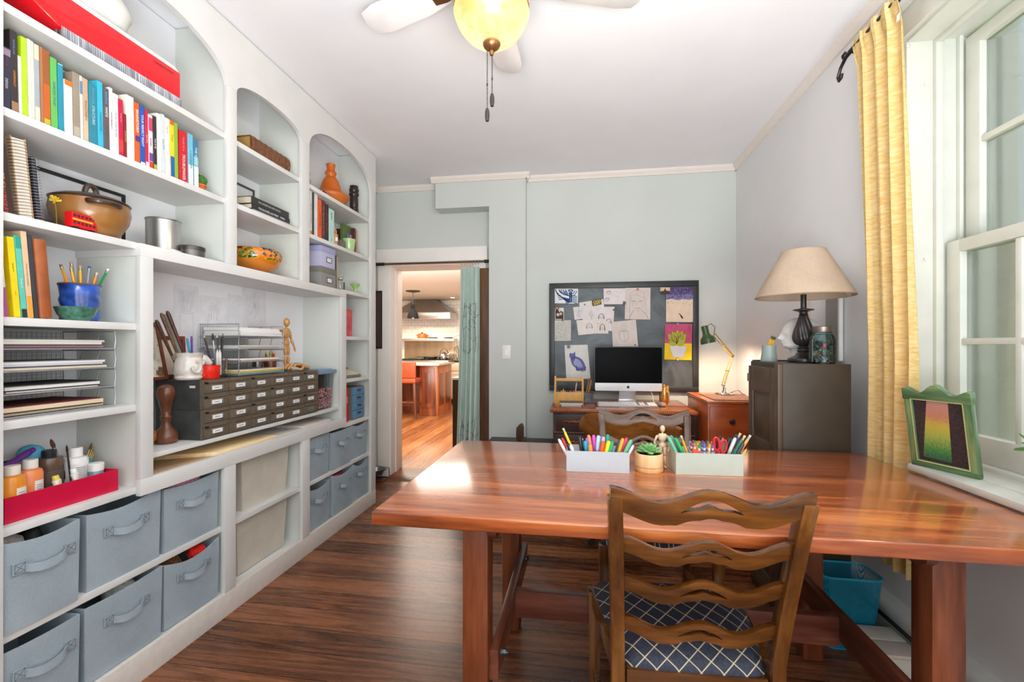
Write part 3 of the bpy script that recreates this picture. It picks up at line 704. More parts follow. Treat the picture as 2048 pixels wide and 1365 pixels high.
for (bl, br), (tx, ty), dep, rgb, lab, ex in BK:
    k = 4.2667; xs = -1.588
    y0 = AX(bl / k, 200, xs).y; y1 = AX(br / k, 200, xs).y
    tp = AX(tx / k, ty / k, xs); h = min(.262, tp.z - 1.861)
    lean = math.atan2(y0 - tp.y, tp.z - 1.861); h = min(h / math.cos(lean), .27)
    y0 = max(y0, prev + .0006); w = max(.007, (y1 - y0) * math.cos(lean) - .0008); lean = max(0, min(lean, .16)); cnt += 1
    if cnt > 2: lean = min(lean, pl)
    pl = lean; prev = y0 + w / math.cos(lean)
    book('book', lab, xs, y0, 1.861, w, h, min(dep, .215), rgb, lean, group=GB, **ex)
# sage folder with a round emblem behind the tan books
t = thing('paper_folder', 'sage green folder with a gold round emblem behind the tan books', 'folder', (-1.70, 1.205, 1.861))
M().box(-.003, 0, 0, 0, .115, .255).build('cover', P(176, 184, 160, .6), t)
m = M(); m.T = frame((.0004, .098, .225), (0, 1, 0), (0, 0, 1)); m.blob((0, 0), .009, .009); m.mi = 1; m.blob((0, 0), .0065, .0065, .0006); m.mi = 0; m.line([(-.003, .003), (0, -.003), (.003, .003)], .0015, .0009); m.build('emblem', [P(190, 150, 40), DARK], t)
# small potted cactus
t = thing('potted_cactus', 'little round cactus in a terracotta pot at the end of the books', 'plant', (-1.625, 1.715, 1.861))
M().lathe([(0, 0), (.017, 0), (.021, .026), (.0245, .026), (.0245, .034), (.02, .034), (.019, .028), (0, .028)], n=20).build('pot', P(206, 104, 36, .7), t)
m = M(); m.ball((0, 0, .05), (.026, .026, .026), 14, 10)
q = random.Random(3)
for k in range(150):
    d = Vector((q.gauss(0, 1), q.gauss(0, 1), abs(q.gauss(0, 1)))).normalized(); m.ball(Vector((0, 0, .05)) + d * .025, .0035, 5, 4)
m.build('cactus_body', mat((62, 110, 44), .7, var=.4, scale=90), t); m = M()
for k in range(18):
    d = Vector((q.gauss(0, .5), q.gauss(0, .5), 1)).normalized(); m.ball(Vector((0, 0, .05)) + d * .028, .003, 5, 4)
m.build('flower_tips', P(220, 180, 40), t)
# ---------------------------------------------------------------- top shelf of the first bay
a = AX(361, 206, -1.60); y1 = a.y
t = thing('wrapped_package', 'long red plastic wrapped package with crinkled silver tape along its foot', 'package', (-1.60, y1, 2.1515))
L = .50
def pk(z, ins, lift): return None
m = M(); m.prism([(-L + .075, .038), (-L + .005, .07), (-L - .07, .15), (-.0, .15), (0, .038)], -.17, 0, 'x'); m.build('red_wrap', mat((228, 4, 24), .22, var=.1, scale=12, bump=.25, coat=.4), t, bev=.006)
m = M(); q = random.Random(9)
n = 150
def fo(a, b):
    y = -L + .075 + (L - .073) * a; r = .0035 * math.sin(a * 420 + 2 * math.sin(a * 37)) * (1 - .4 * b) + .002
    return (.002 + r, y + .0 * b, .001 + .043 * b)
m.grid(fo, n * 2, 3); m.grid(lambda a, b: (.004 - .02 - .14 * b, -L + .078 - .012 * math.sin(b * 40) * .2 + .001, .002 + .04 * a), 2, 40)
m.box(-.168, -L + .082, .0005, 0, -.003, .042)
m.grid(lambda a, b: (.0 - .16 * a, .002 + .0012 * math.sin(b * 60), .001 + .043 * b), 3, 12)
m.build('silver_tape', mat((190, 192, 198), .25, .75, var=.15, scale=40), t, recalc=False)
m = M(); m.prism([(-L - .06, .15), (-L + .0, .166), (-.02, .166), (-.0, .15)], -.172, -.004, 'x'); m.build('white_top', P(232, 230, 228, .4), t, bev=.004)
text('HANDLE WITH', .012, P(120, 8, 20), frame((.0015, -.075, .128), (0, 1, 0), (0, 0, 1)), t, 'lettering')
lump('paper_bag', (-1.70, 1.33, 2.412), (.075, .13, .085), mat((226, 228, 222), .6, var=.05, scale=9), 'crumpled white bag lying on the red package', 'bag', 11, .1, n=24, mm=14)
# ---------------------------------------------------------------- shelf with clay pot and frame
book('book', 'dark brown paperback with orange and red title beside the spiral notebook', -1.60, 1.02, 1.571, .034, .195, .12, (58, 36, 34), .10, title=[('FAHRENHEIT 451', .62, (232, 160, 60), .42, .48), ('RAY BRADBURY', .2, (226, 80, 70), .38, .36)])
t = thing('spiral_notebook', 'thick spiral bound notebook with a kraft cover', 'notebook', (-1.595, 1.066, 1.571), 0, None, rot=(.09, 0, 0))
M().box(-.15, .003, 0, -.008, .034, .225).build('page_block', mat((226, 218, 202), .8, var=.05, scale=90, stretch=(1, 8, .2)), t)
M().box(-.152, .0, 0, -.006, .003, .228).build('cover', P(176, 148, 120, .7), t)
M().box(-.152, .034, 0, -.006, .037, .228).build('cover', P(190, 160, 130, .7), t)
m = M()
for k in range(24):
    z = .008 + k * .0091; m.tube([(-.012 + .014 * math.cos(a_), .0185 + .021 * math.sin(a_), z + .001 * math.sin(a_)) for a_ in [2 * pi * i / 12 for i in range(12)]], .0008, 4, True)
m.build('wire_coil', mat((90, 66, 50), .4, .7), t)
t = thing('spiral_notebook', 'black wire bound notebook leaning on the framed print', 'notebook', (-1.60, 1.113, 1.571), 0, None, rot=(.085, 0, 0))
M().box(-.12, .003, 0, -.008, .014, .19).build('cover', P(40, 40, 50, .6), t)
m = M()
for k in range(22):
    m.tube([(-.01 + .01 * math.cos(a_), .0085 + .013 * math.sin(a_), .006 + k * .0085) for a_ in [2 * pi * i / 10 for i in range(10)]], .0008, 4, True)
m.build('wire_coil', WIRE, t)
# framed print leaning on the back panel
f0 = AX(57, 328, -1.815); f1 = AX(245, 391, -1.815)
t = thing('framed_print', 'black thin framed pale print leaning behind the clay pot', 'picture', (-1.806, (f0.y + f1.y) / 2, 1.571)); W_ = (f1.y - f0.y) / 2; H_ = f1.z - 1.571
m = M()
for b in ((-W_, 0, W_, .012), (-W_, H_ - .012, W_, H_), (-W_, 0, -W_ + .012, H_), (W_ - .012, 0, W_, H_)): m.box(-.008, b[0], b[1], .006, b[2], b[3])
m.build('frame', BLACK, t, bev=.001)
m = M(); m.T = frame((0, 0, H_ / 2), (0, 1, 0), (0, 0, 1)); m.rect(-W_ + .005, -H_ / 2 + .006, W_ - .005, H_ / 2 - .006, 0); m.mi = 1; m.rect(-W_ + .012, -H_ / 2 + .01, W_ - .012, -H_ / 2 + .06, .0004); m.build('print', [P(226, 228, 232, .35), P(206, 178, 150, .5)], t)
# clay casserole
CLAY = mat((150, 104, 54), .28, var=.3, scale=9, coat=.3); CLAYD = mat((66, 46, 34), .3, var=.25, scale=12, coat=.3)
t = thing('clay_casserole', 'brown glazed clay casserole with a domed lid and ring handles', 'pot', (-1.672, 1.315, 1.571))
M().lathe([(0, 0), (.058, 0), (.075, .012), (.102, .06), (.108, .09), (.104, .118), (.098, .122), (.094, .117), (.0, .11)], n=40).build('pot_body', CLAY, t)
ld = M().lathe([(.105, .119), (.108, .124), (.09, .134), (.05, .146), (.0, .150)], n=40).build('lid', CLAYD, t)
M().tube(arc((0, 0, .148), .02, pi * 1.0, 0, 10, 'yz', .034), .0085, 8).build('lid_handle', CLAYD, t)
for a_ in (-.35, pi - .35):
    m = M(); c_ = Vector((.104 * math.cos(a_), .104 * math.sin(a_), .104)); tn = Vector((-math.sin(a_), math.cos(a_), 0)); on = Vector((math.cos(a_), math.sin(a_), 0))
    m.tube([c_ + tn * .042 * math.cos(b_) + on * .026 * math.sin(b_) for b_ in [pi * i / 12 for i in range(13)]], .009, 8); m.build('side_handle', CLAYD, t)
# toy bus and dried flower
RED = P(214, 20, 26, .3)
t = thing('toy_bus', 'small red toy double decker bus at the shelf edge', 'toy bus', (-1.605, 1.233, 1.571), .12)
m = M(); m.box(-.013, -.042, .008, .013, .042, .055); m.build('bus_body', RED, t, bev=.004)
m = M(); m.box(-.0135, -.040, .030, .0136, .026, .0345); m.build('side_stripe', P(240, 190, 50), t); m = M()
for z in (.0185, .0405):
    for k in range(6): m.box(-.0134, -.038 + k * .0128, z, .0134, -.029 + k * .0128, z + .008)
m.build('bus_window', P(70, 30, 34, .2), t)
for y_ in (-.026, .026): M().cyl((-.0125, y_, .008), (.0125, y_, .008), .008, n=14).build('wheel', BLACK, t)
t = thing('dried_flower', 'dried yellow flower on a thin stem beside the toy bus', 'flower', (-1.62, 1.175, 1.571))
M().tube([(0, 0, 0), (.003, -.004, .05), (0, -.006, .082)], .0012, 5).build('stem', P(120, 120, 50), t); m = M(); q = random.Random(2)
for k in range(40): d = Vector((q.gauss(0, 1), q.gauss(0, 1), q.gauss(.6, .7))).normalized(); m.tube([(0, -.006, .08), Vector((0, -.006, .083)) + d * q.uniform(.009, .016)], [.0012, .0018], 4)
m.build('bloom', P(222, 190, 50, .8), t)
# tins on the niche top
t = thing('metal_tin', 'tall open brushed metal tin on the niche top', 'tin', (-1.685, 1.60, 1.568))
M().lathe([(0, 0), (.059, 0), (.06, .003), (.0585, .006), (.0585, .138), (.0615, .141), (.0605, .144), (.057, .142), (.056, .01), (0, .008)], n=40).build('can_body', mat((176, 176, 174), .3, .9, var=.1, scale=30, stretch=(1, 1, .2)), t)
t = thing('lidded_tin', 'low dark metal tin with a lid in front of the tall tin', 'tin', (-1.618, 1.665, 1.568))
M().lathe([(0, 0), (.047, 0), (.047, .034), (.0, .034)], n=36).build('tin_body', mat((112, 108, 104), .4, .8, var=.15), t); M().lathe([(.049, .03), (.0495, .044), (.047, .047), (0, .048)], n=36).build('lid', mat((86, 80, 76), .4, .8, var=.15), t)
lump('paper_scrap', (-1.585, 1.545, 1.573), (.02, .035, .005), P(236, 234, 226, .7), 'curled white scrap of paper by the tins', 'paper scrap', 14, .1)
# ---------------------------------------------------------------- left column: books on the third shelf
GB2 = 'books on the shelf above the wire trays'
k = 4.2667
LB = [((9, 34), 1290, .10, (224, 110, 96), 'salmon red book at the picture edge', {}), ((36, 74), 670, .13, (222, 220, 216), 'white book with a grey title beside the yellow book', dict(title=[('BOTANICAL WONDERLAND', .6, (120, 120, 120), .36, .6)], marks=((0, .3, (170, 80, 150)),))),
      ((121, 184), 832, .14, (246, 216, 20), 'yellow slim book between the white and aqua ones', dict(title=[('Sewing For', .62, (60, 90, 60), .34, .3), ('BURDA', .3, (180, 140, 20), .24, .14)])), ((186, 240), 822, .14, (96, 196, 180), 'aqua green book with white title', dict(title=[('Sewing 101', .42, (240, 250, 248), .42, .4)], marks=((0, .11, (36, 50, 50)), (.84, 1, (40, 160, 150))))),
      ((242, 294), 788, .15, (226, 190, 150), 'peach book with a brown script title', dict(title=[('The Happy Homeplace Colouring Book', .5, (120, 60, 40), .3, .62)], marks=((0, .26, (232, 160, 60)),))), ((297, 336), 818, .14, (54, 58, 68), 'dark navy slim book beside the leather album', {})]
for (bl, br), ty, dp, rgb, lab, ex in LB:
    xs = -1.59; y0 = AX(bl / k, 633, xs).y; y1 = AX(br / k, 633, xs).y; z1 = AX(bl / k, 280 + ty / k, xs).z if ty < 1200 else 1.40
    book('book', lab, xs, y0, 1.281, y1 - y0 - .001, z1 - 1.281, dp, rgb, .075, group=GB2, **ex)
y0 = AX(342 / k, 635, -1.59).y
t = thing('leather_album', 'brown leather album standing at the end of the shelf books', 'album', (-1.59, y0, 1.281), rot=(.075, 0, 0))
LEA = mat((158, 84, 36), .4, var=.2, scale=20, bump=.1)
m = M(); m.box(-.19, 0, 0, 0, .004, .235); m.box(-.19, .028, 0, 0, .032, .235); m.rings([[(-.002 + .008 * math.sin(pi * i / 6), .016 - .016 * math.cos(pi * i / 6), z_) for i in range(7)] for z_ in (0, .235)]); m.build('cover', LEA, t, bev=.0012)
M().box(-.186, .004, .004, -.004, .028, .231).build('page_block', PAGES, t)
t = thing('striped_book', 'dark book with vertical tan stripes behind the leather album', 'book', (-1.70, y0 + .055, 1.281), rot=(.02, 0, 0))
m = M(); m.box(-.08, 0, 0, 0, .045, .175); m.mi = 1
for a_ in (.012, .027): m.box(-.001, a_, 0, .0006, a_ + .005, .175)
m.build('cover', [P(52, 44, 40), P(196, 170, 140)], t, bev=.001); M().box(-.078, .002, .175, -.002, .043, .1765).build('page_block', PAGES, t)
def pencil(base, tip, r, rgb, name, label, cat='pencil', group=None, end='eraser', endc=(226, 150, 140), ferr=(150, 170, 140), tipc=None, n=6):
    base = Vector(base); tip = Vector(tip); d = (tip - base); L_ = d.length; d.normalize()
    t = thing(name, label, cat, base, 0, group); t.rotation_euler = d.to_track_quat('Z', 'Y').to_euler()
    body = mat(rgb, .4, var=.05)
    if end == 'eraser':
        M().cyl((0, 0, 0), (0, 0, L_ - .016), r, n=n).build('barrel', body, t, ang=30); M().cyl((0, 0, L_ - .016), (0, 0, L_ - .007), r * 1.05, n=10).build('ferrule', mat(ferr, .35, .7), t); M().cyl((0, 0, L_ - .007), (0, 0, L_), r * .95, n=10).build('eraser', P(*endc, .8), t)
    elif end == 'brush':
        M().cyl((0, 0, 0), (0, 0, L_ * .62), r * .8, r * 1.05, n=8).build('handle', body, t); M().cyl((0, 0, L_ * .62), (0, 0, L_ * .82), r * .95, r * .9, n=10).build('ferrule', mat(ferr, .3, .85), t); M().lathe([(r * .85, L_ * .82), (r * 1.25, L_ * .88), (r * .9, L_ * .95), (.0002, L_)], n=10).build('bristles', mat(endc, .9, var=.3, scale=200), t)
    elif end == 'wood':
        M().lathe([(0, 0), (r * .7, .002), (r * 1.0, L_ * .3), (r * 1.45, L_ * .82), (r * 1.5, L_ * .95), (r * .9, L_ * .995), (0, L_)], n=12).build('handle', mat(rgb, .35, var=.35, scale=60), t)
        M().cyl((0, 0, L_ * .28), (0, 0, L_ * .36), r * 1.15, r * 1.15, n=12).build('ferrule', mat(ferr, .35, .85, var=.3), t)
    elif end == 'cap':
        M().lathe([(0, 0), (r * .9, .001), (r, .004), (r, L_ * .68), (r * .9, L_ * .681), (0, L_ * .682)], n=12).build('barrel', body, t); M().lathe([(r * 1.08, L_ * .55), (r * 1.12, L_ * .9), (r * .8, L_ * .985), (0, L_)], n=12).build('cap', mat(endc, .35, var=.05), t)
    elif end == 'point':
        M().cyl((0, 0, 0), (0, 0, L_ - .018), r, n=n).build('barrel', body, t, ang=30); M().cyl((0, 0, L_ - .018), (0, 0, L_ - .003), r, r * .25, n=10).build('sharpened_wood', P(222, 184, 140, .7), t); M().cyl((0, 0, L_ - .004), (0, 0, L_), r * .3, .0003, n=8).build('lead', mat(tipc or (50, 50, 50), .5), t)
    elif end == 'click':
        M().lathe([(0, 0), (r, .002), (r, L_ * .7), (r * .9, L_ * .93), (r * .4, L_ * .94)], n=12).build('barrel', body, t); M().cyl((0, 0, L_ * .93), (0, 0, L_), r * .45, n=8).build('button', mat(endc, .3, .5), t); M().bar((r * 1.1, 0, L_ * .62), (r * 1.15, 0, L_ * .92), .003, .0015).build('clip', mat(endc, .3, .6), t)
    return t
# blue ceramic pot with pencils, green bowl
cp = AX(160, 635, -1.67); cp.z = 1.281
t = thing('ceramic_pot', 'blue glazed ceramic pot holding pencils', 'pot', cp)
BLUE = mat((44, 84, 172), .2, var=.75, scale=22, coat=.4)
M().lathe([(0, 0), (.045, 0), (.05, .006), (.052, .03), (.049, .05), (.054, .07), (.05, .085), (.053, .115), (.056, .122), (.052, .124), (.047, .115), (.045, .03), (0, .02)], n=32, fn=lambda i, kk: 1 + .012 * math.sin(kk * 1.2 + i)).build('pot_body', BLUE, t)
M().tube([(.053 * math.cos(2 * pi * i / 24), .053 * math.sin(2 * pi * i / 24), .123) for i in range(24)], .0035, 6, True).build('rim', P(120, 70, 50, .4), t)
GP = 'pencils in the blue pot'
for dx, dy, tx, ty, L_, rgb, endc, lab in ((.0, -.03, -.01, -.05, .16, (226, 150, 40), (180, 90, 60), 'amber pencil leaning left in the blue pot'), (.02, -.015, .01, -.035, .155, (236, 160, 50), (226, 150, 120), 'orange pencil beside it in the blue pot'), (-.01, .0, -.02, -.012, .175, (110, 140, 60), (200, 150, 120), 'green patterned tall pencil in the blue pot'), (.0, .01, -.005, .004, .165, (240, 180, 40), (230, 140, 130), 'yellow pencil in the middle of the blue pot'), (.015, .02, .015, .018, .165, (150, 150, 160), (60, 90, 160), 'grey pencil with a blue tip in the blue pot'), (.025, .02, .03, .03, .145, (222, 140, 40), (226, 180, 160), 'short orange pencil in the blue pot'), (.01, .035, .02, .075, .165, (30, 140, 80), (230, 230, 220), 'green pencil leaning right in the blue pot')):
    pencil(cp + Vector((dx * .3, dy * .3, .025)), cp + Vector((tx, ty, .025 + L_)), .0042, rgb, 'pencil', lab, group=GP, endc=endc)
t = thing('ceramic_bowl', 'speckled green ceramic bowl in front of the blue pot', 'bowl', (-1.612, cp.y - .055, 1.281))
M().lathe([(0, 0), (.03, 0), (.045, .018), (.054, .042), (.052, .043), (.042, .02), (.026, .006), (0, .005)], n=32).build('bowl', mat((70, 120, 100), .3, var=.5, scale=90, coat=.3), t)
# ---------------------------------------------------------------- wire trays with papers
def wire_tray(x0, x1, y0, y1, z, n, dz, label, name='letter_tray', papers=()):
    t = thing(name, label, 'letter tray', ((x0 + x1) / 2, (y0 + y1) / 2, z))
    for k in range(n):
        zz = z + .004 + k * dz; m = M(); r = .0022
        m.tube([(x1, y0, zz), (x1, y1, zz), (x0, y1, zz), (x0, y0, zz)], r, 6, True)
        m.tube([(x1, y1, zz), (x1, y1 + .003, zz + dz * .5), (x1, y1, zz + dz - .006), (x0, y1, zz + dz - .006), (x0, y1 + .002, zz + dz * .5), (x0, y1, zz)], r, 6)
        m.tube([(x1, y0, zz), (x1, y0 - .003, zz + dz * .5), (x1, y0, zz + dz - .006), (x0, y0, zz + dz - .006), (x0, y0, zz)], r, 6)
        for s_ in (.3, .62):
            m.tube([(x0 + (x1 - x0) * s_, y1, zz), (x0 + (x1 - x0) * (s_ + .02), y1 + .012, zz + dz - .004)], r, 5)
        tr = m.build('tray_frame', WIRE, t, W=True)
        m = M(); nn = 26
        for i in range(nn): yy = y0 + (y1 - y0) * (i + .5) / nn; m.bar((x0, yy, zz), (x1 - .002, yy, zz), .0012, .0008)
        for i in range(10): xx = x0 + (x1 - x0) * (i + .5) / 10; m.bar((xx, y0, zz), (xx, y1, zz), .0008, .0012)
        for i in range(24): yy = y0 + (y1 - y0) * (i + .5) / 24; m.bar((x0, yy, zz), (x0, yy, zz + dz - .008), .001, .001)
        for i in range(5): m.bar((x0, y0, zz + dz * (i + .5) / 5.5), (x0, y1, zz + dz * (i + .5) / 5.5), .001, .001)
        m.build('mesh_panel', WIRE, tr, W=True)
    return t
def paper_stack(name, label, cat, x0, x1, y0, y1, z, layers, group=None, seed=1):
    t = thing(name, label, cat, ((x0 + x1) / 2, (y0 + y1) / 2, z), 0, group); q = random.Random(seed); zz = z
    for th_, rgb, nm in layers:
        j = lambda: q.uniform(-.008, .008); m = M(); a = [j() for _ in range(4)]; m.box(x0 + a[0], y0 + a[1], zz, min(x1, x1 + a[2]), y1 + a[3], zz + th_); zz += th_ + .0003
        m.build(nm, mat(rgb, .75, var=.06, scale=120, stretch=(1, 1, 25)), t, W=True, bev=.0006 if th_ > .004 else 0, seg=1)
    return t
wire_tray(-1.815, -1.60, 1.0, 1.335, .991, 4, .065, 'four tier grey wire mesh letter tray on the left shelf')
GP = 'papers in the left wire trays'
paper_stack('paper_stack', 'pale papers in the top tier of the left wire tray', 'papers', -1.80, -1.615, 1.02, 1.31, .991 + .2015, [(.003, (120, 60, 80), 'sheet'), (.004, (206, 190, 200), 'sheets'), (.004, (90, 80, 76), 'sheet'), (.008, (232, 226, 214), 'sheets'), (.006, (226, 226, 222), 'sheets'), (.002, (120, 124, 110), 'card')], GP, 3)
paper_stack('paper_stack', 'white and lilac papers in the second tier of the left wire tray', 'papers', -1.80, -1.61, 1.03, 1.31, .991 + .1365, [(.007, (216, 206, 186), 'sheets'), (.004, (120, 116, 110), 'sheet'), (.006, (206, 206, 222), 'sheets'), (.006, (232, 232, 232), 'sheets'), (.002, (150, 150, 140), 'card')], GP, 5)
t = paper_stack('sketchbook', 'black ring bound sketchbook in the third tier of the left wire tray', 'sketchbook', -1.80, -1.613, 1.04, 1.295, .991 + .0715, [(.005, (200, 196, 190), 'sheets'), (.0025, (40, 40, 42), 'cover'), (.011, (236, 234, 232), 'page_block'), (.0025, (36, 36, 40), 'cover')], None, 6)
m = M()
for i in range(5): m.tube([(-1.63 - i * .008, 1.04 + .014 * math.cos(b_), 1.076 + .013 * math.sin(b_)) for b_ in [2 * pi * j / 14 for j in range(14)]], .001, 5, True)
m.build('ring_binding', mat((190, 170, 130), .4, .6), t, W=True)
paper_stack('hardcover_sketchbook', 'dark red hardcover sketchbook in the lowest tier of the left wire tray', 'sketchbook', -1.80, -1.608, 1.03, 1.305, .991 + .0075, [(.007, (206, 190, 160), 'sheets'), (.0025, (60, 30, 34), 'cover'), (.013, (222, 200, 170), 'page_block'), (.003, (96, 28, 34), 'cover')], None, 8)
# ---------------------------------------------------------------- red tray of paints
t = thing('paint_tray', 'shallow red cardboard tray full of paint bottles', 'tray', (-1.60, 1.19, .696))
m = M(); open_box(m, -.185, -.157, 0, 0, .157, .073, .003); m.build('tray_body', P(200, 10, 60, .4, var=.06), t)
M().box(-.181, -.153, .003, -.004, .153, .0045).build('tray_lining', P(170, 130, 80, .7), t)
def bottle(name, label, cat, x, y, z, prof, cap, rgb, caprgb, lab=None, sx=1, sy=1, rough=.25, group=None, alpha=0, rz=0):
    t = thing(name, label, cat, (x, y, z), rz, group)
    M().lathe(prof, n=24, sx=sx, sy=sy).build('bottle_body', mat(rgb, rough, var=.06, scale=9, coat=.2), t)
    M().lathe(cap, n=24, sx=1, sy=1, fn=lambda i, kk: 1 + .012 * (kk % 2)).build('cap', mat(caprgb, .4, var=.04), t)
    if lab:
        r_, z0_, z1_, a0, a1, rgb2 = lab; m = M()
        m.grid(lambda a, b: (r_ * sx * math.cos(a0 + (a1 - a0) * a), r_ * sy * math.sin(a0 + (a1 - a0) * a), z0_ + (z1_ - z0_) * b), 10, 1); m.mi = 1
        for i in range(9):
            zz = z0_ + (z1_ - z0_) * (.12 + .085 * i)
            m.grid(lambda a, b: ((r_ + .0004) * sx * math.cos(a0 + (a1 - a0) * (.15 + .6 * a)), (r_ + .0004) * sy * math.sin(a0 + (a1 - a0) * (.15 + .6 * a)), zz + .0018 * b), 6, 1)
        m.build('label', [P(*rgb2, .5), P(110, 110, 116)], t, recalc=False)
    return t
OB = [(0, 0), (.029, .001), (.0305, .006), (.0305, .105), (.027, .116), (.015, .122), (0, .122)]; OC = [(.0155, .121), (.0175, .122), (.0175, .147), (.016, .149), (0, .149)]
bottle('paint_bottle', 'orange paint bottle with a white flip cap, nearest the picture edge', 'bottle', -1.638, 1.075, .702, OB, OC, (238, 150, 44), (236, 228, 214), (.0309, .01, .085, -.2, .75, (236, 232, 222)), .85, 1)
bottle('paint_bottle', 'peach orange paint bottle with a white flip cap, second from the edge', 'bottle', -1.672, 1.142, .702, OB, OC, (244, 146, 88), (238, 234, 226), (.0309, .01, .085, -.2, .75, (236, 232, 228)), .85, 1)
bottle('paint_jar', 'clear brown acrylic jar with a black lid', 'jar', -1.715, 1.222, .702, [(0, 0), (.033, .001), (.034, .11), (.034, .128), (.032, .134), (.02, .136), (0, .136)], [(.017, .134), (.018, .136), (.018, .158), (0, .16)], (104, 80, 62), (44, 48, 56), (.0344, .03, .105, -1.2, 1.2, (88, 66, 50)))
bottle('gesso_bottle', 'white plastic bottle with grey print in the red tray', 'bottle', -1.705, 1.292, .702, [(0, 0), (.033, .001), (.034, .005), (.034, .108), (.03, .118), (.016, .121), (0, .121)], [(.0165, .12), (.019, .121), (.019, .148), (.017, .151), (0, .151)], (236, 234, 234), (244, 242, 240), (.0344, .03, .10, -.9, .5, (238, 236, 236)))
bottle('paint_jar', 'small grey blue paint jar with a white lid', 'jar', -1.655, 1.318, .702, [(0, 0), (.019, .001), (.02, .066), (.018, .07), (0, .07)], [(.021, .068), (.0215, .092), (.019, .094), (0, .094)], (130, 150, 170), (238, 238, 236))
def paint_tube(name, label, base, top, rgb, caprgb, w=.018):
    base = Vector(base); top = Vector(top); d = top - base; L_ = d.length
    t = thing(name, label, 'paint tube', base); t.rotation_euler = d.normalized().to_track_quat('Z', 'Y').to_euler()
    m = M(); m.rings([[(w * .9 * (1 - .55 * s_) ** 0 * math.cos(a_) * (1.25 - .45 * s_), (.002 + .009 * s_) * math.sin(a_), L_ * .82 * s_) for a_ in [2 * pi * i / 16 for i in range(16)]] for s_ in (0, .05, .35, .7, 1)] + [[(.006 * math.cos(a_), .006 * math.sin(a_), L_ * .87) for a_ in [2 * pi * i / 16 for i in range(16)]]]); m.build('tube_body', mat(rgb, .4, var=.1, scale=30), t)
    M().cyl((0, 0, L_ * .86), (0, 0, L_), .009, .008, n=14).build('cap', mat(caprgb, .4), t)
paint_tube('paint_tube', 'white paint tube with a yellow band in the red tray', (-1.625, 1.195, .705), (-1.64, 1.185, .79), (236, 230, 200), (230, 210, 70))
paint_tube('paint_tube', 'silver white paint tube with a round white cap', (-1.62, 1.245, .705), (-1.635, 1.232, .80), (226, 226, 222), (236, 236, 232), .02)
paint_tube('paint_tube', 'purple paint tube lying on top of the paints', (-1.70, 1.09, .835), (-1.73, 1.19, .868), (120, 60, 160), (120, 50, 170), .014)
paint_tube('paint_tube', 'black paint tube with pale print at the picture edge', (-1.725, 1.035, .828), (-1.73, 1.135, .842), (46, 46, 52), (40, 40, 44), .014)
lump('paint_sponge', (-1.755, 1.20, .852), (.03, .035, .028), P(96, 190, 222, .6), 'sky blue round sponge among the paints', 'sponge', 5, .05)
lump('paint_palette', (-1.635, 1.275, .735), (.014, .045, .022), mat((226, 190, 60), .6, var=.4, scale=70), 'yellow stained palette tucked in the red tray', 'palette', 15, .05)
pencil((-1.70, 1.27, .72), AX(101, 878, -1.72), .005, (70, 40, 40), 'paint_brush', 'large soft brush with a dark handle in the red tray', 'brush', None, 'brush', (96, 60, 48), (170, 170, 176))
pencil((-1.68, 1.262, .72), AX(133, 890, -1.69), .0028, (40, 38, 42), 'paint_brush', 'thin dark brush standing upright in the red tray', 'brush', None, 'brush', (60, 50, 40), (60, 60, 60))
for i, (px, py, rgb, ec, lab) in enumerate(((166, 890, (226, 170, 80), (190, 140, 70), 'flat golden brush behind the white bottle'), (184, 886, (30, 110, 160), (110, 76, 50), 'blue brush, first of the fan behind the small jar'), (188, 889, (60, 60, 70), (190, 150, 90), 'dark brush, second of the fan behind the small jar'), (192, 890, (40, 170, 180), (120, 90, 60), 'turquoise brush, third of the fan behind the small jar'), (195, 892, (70, 190, 190), (160, 90, 60), 'pale turquoise brush leaning furthest right'))):
    tp_ = AX(px, py, -1.76); pencil((-1.745, 1.325 + .004 * i, .72), tp_, .0028, rgb, 'paint_brush', lab, 'brush', 'fine brushes in the red tray', 'brush', ec, (200, 170, 110))
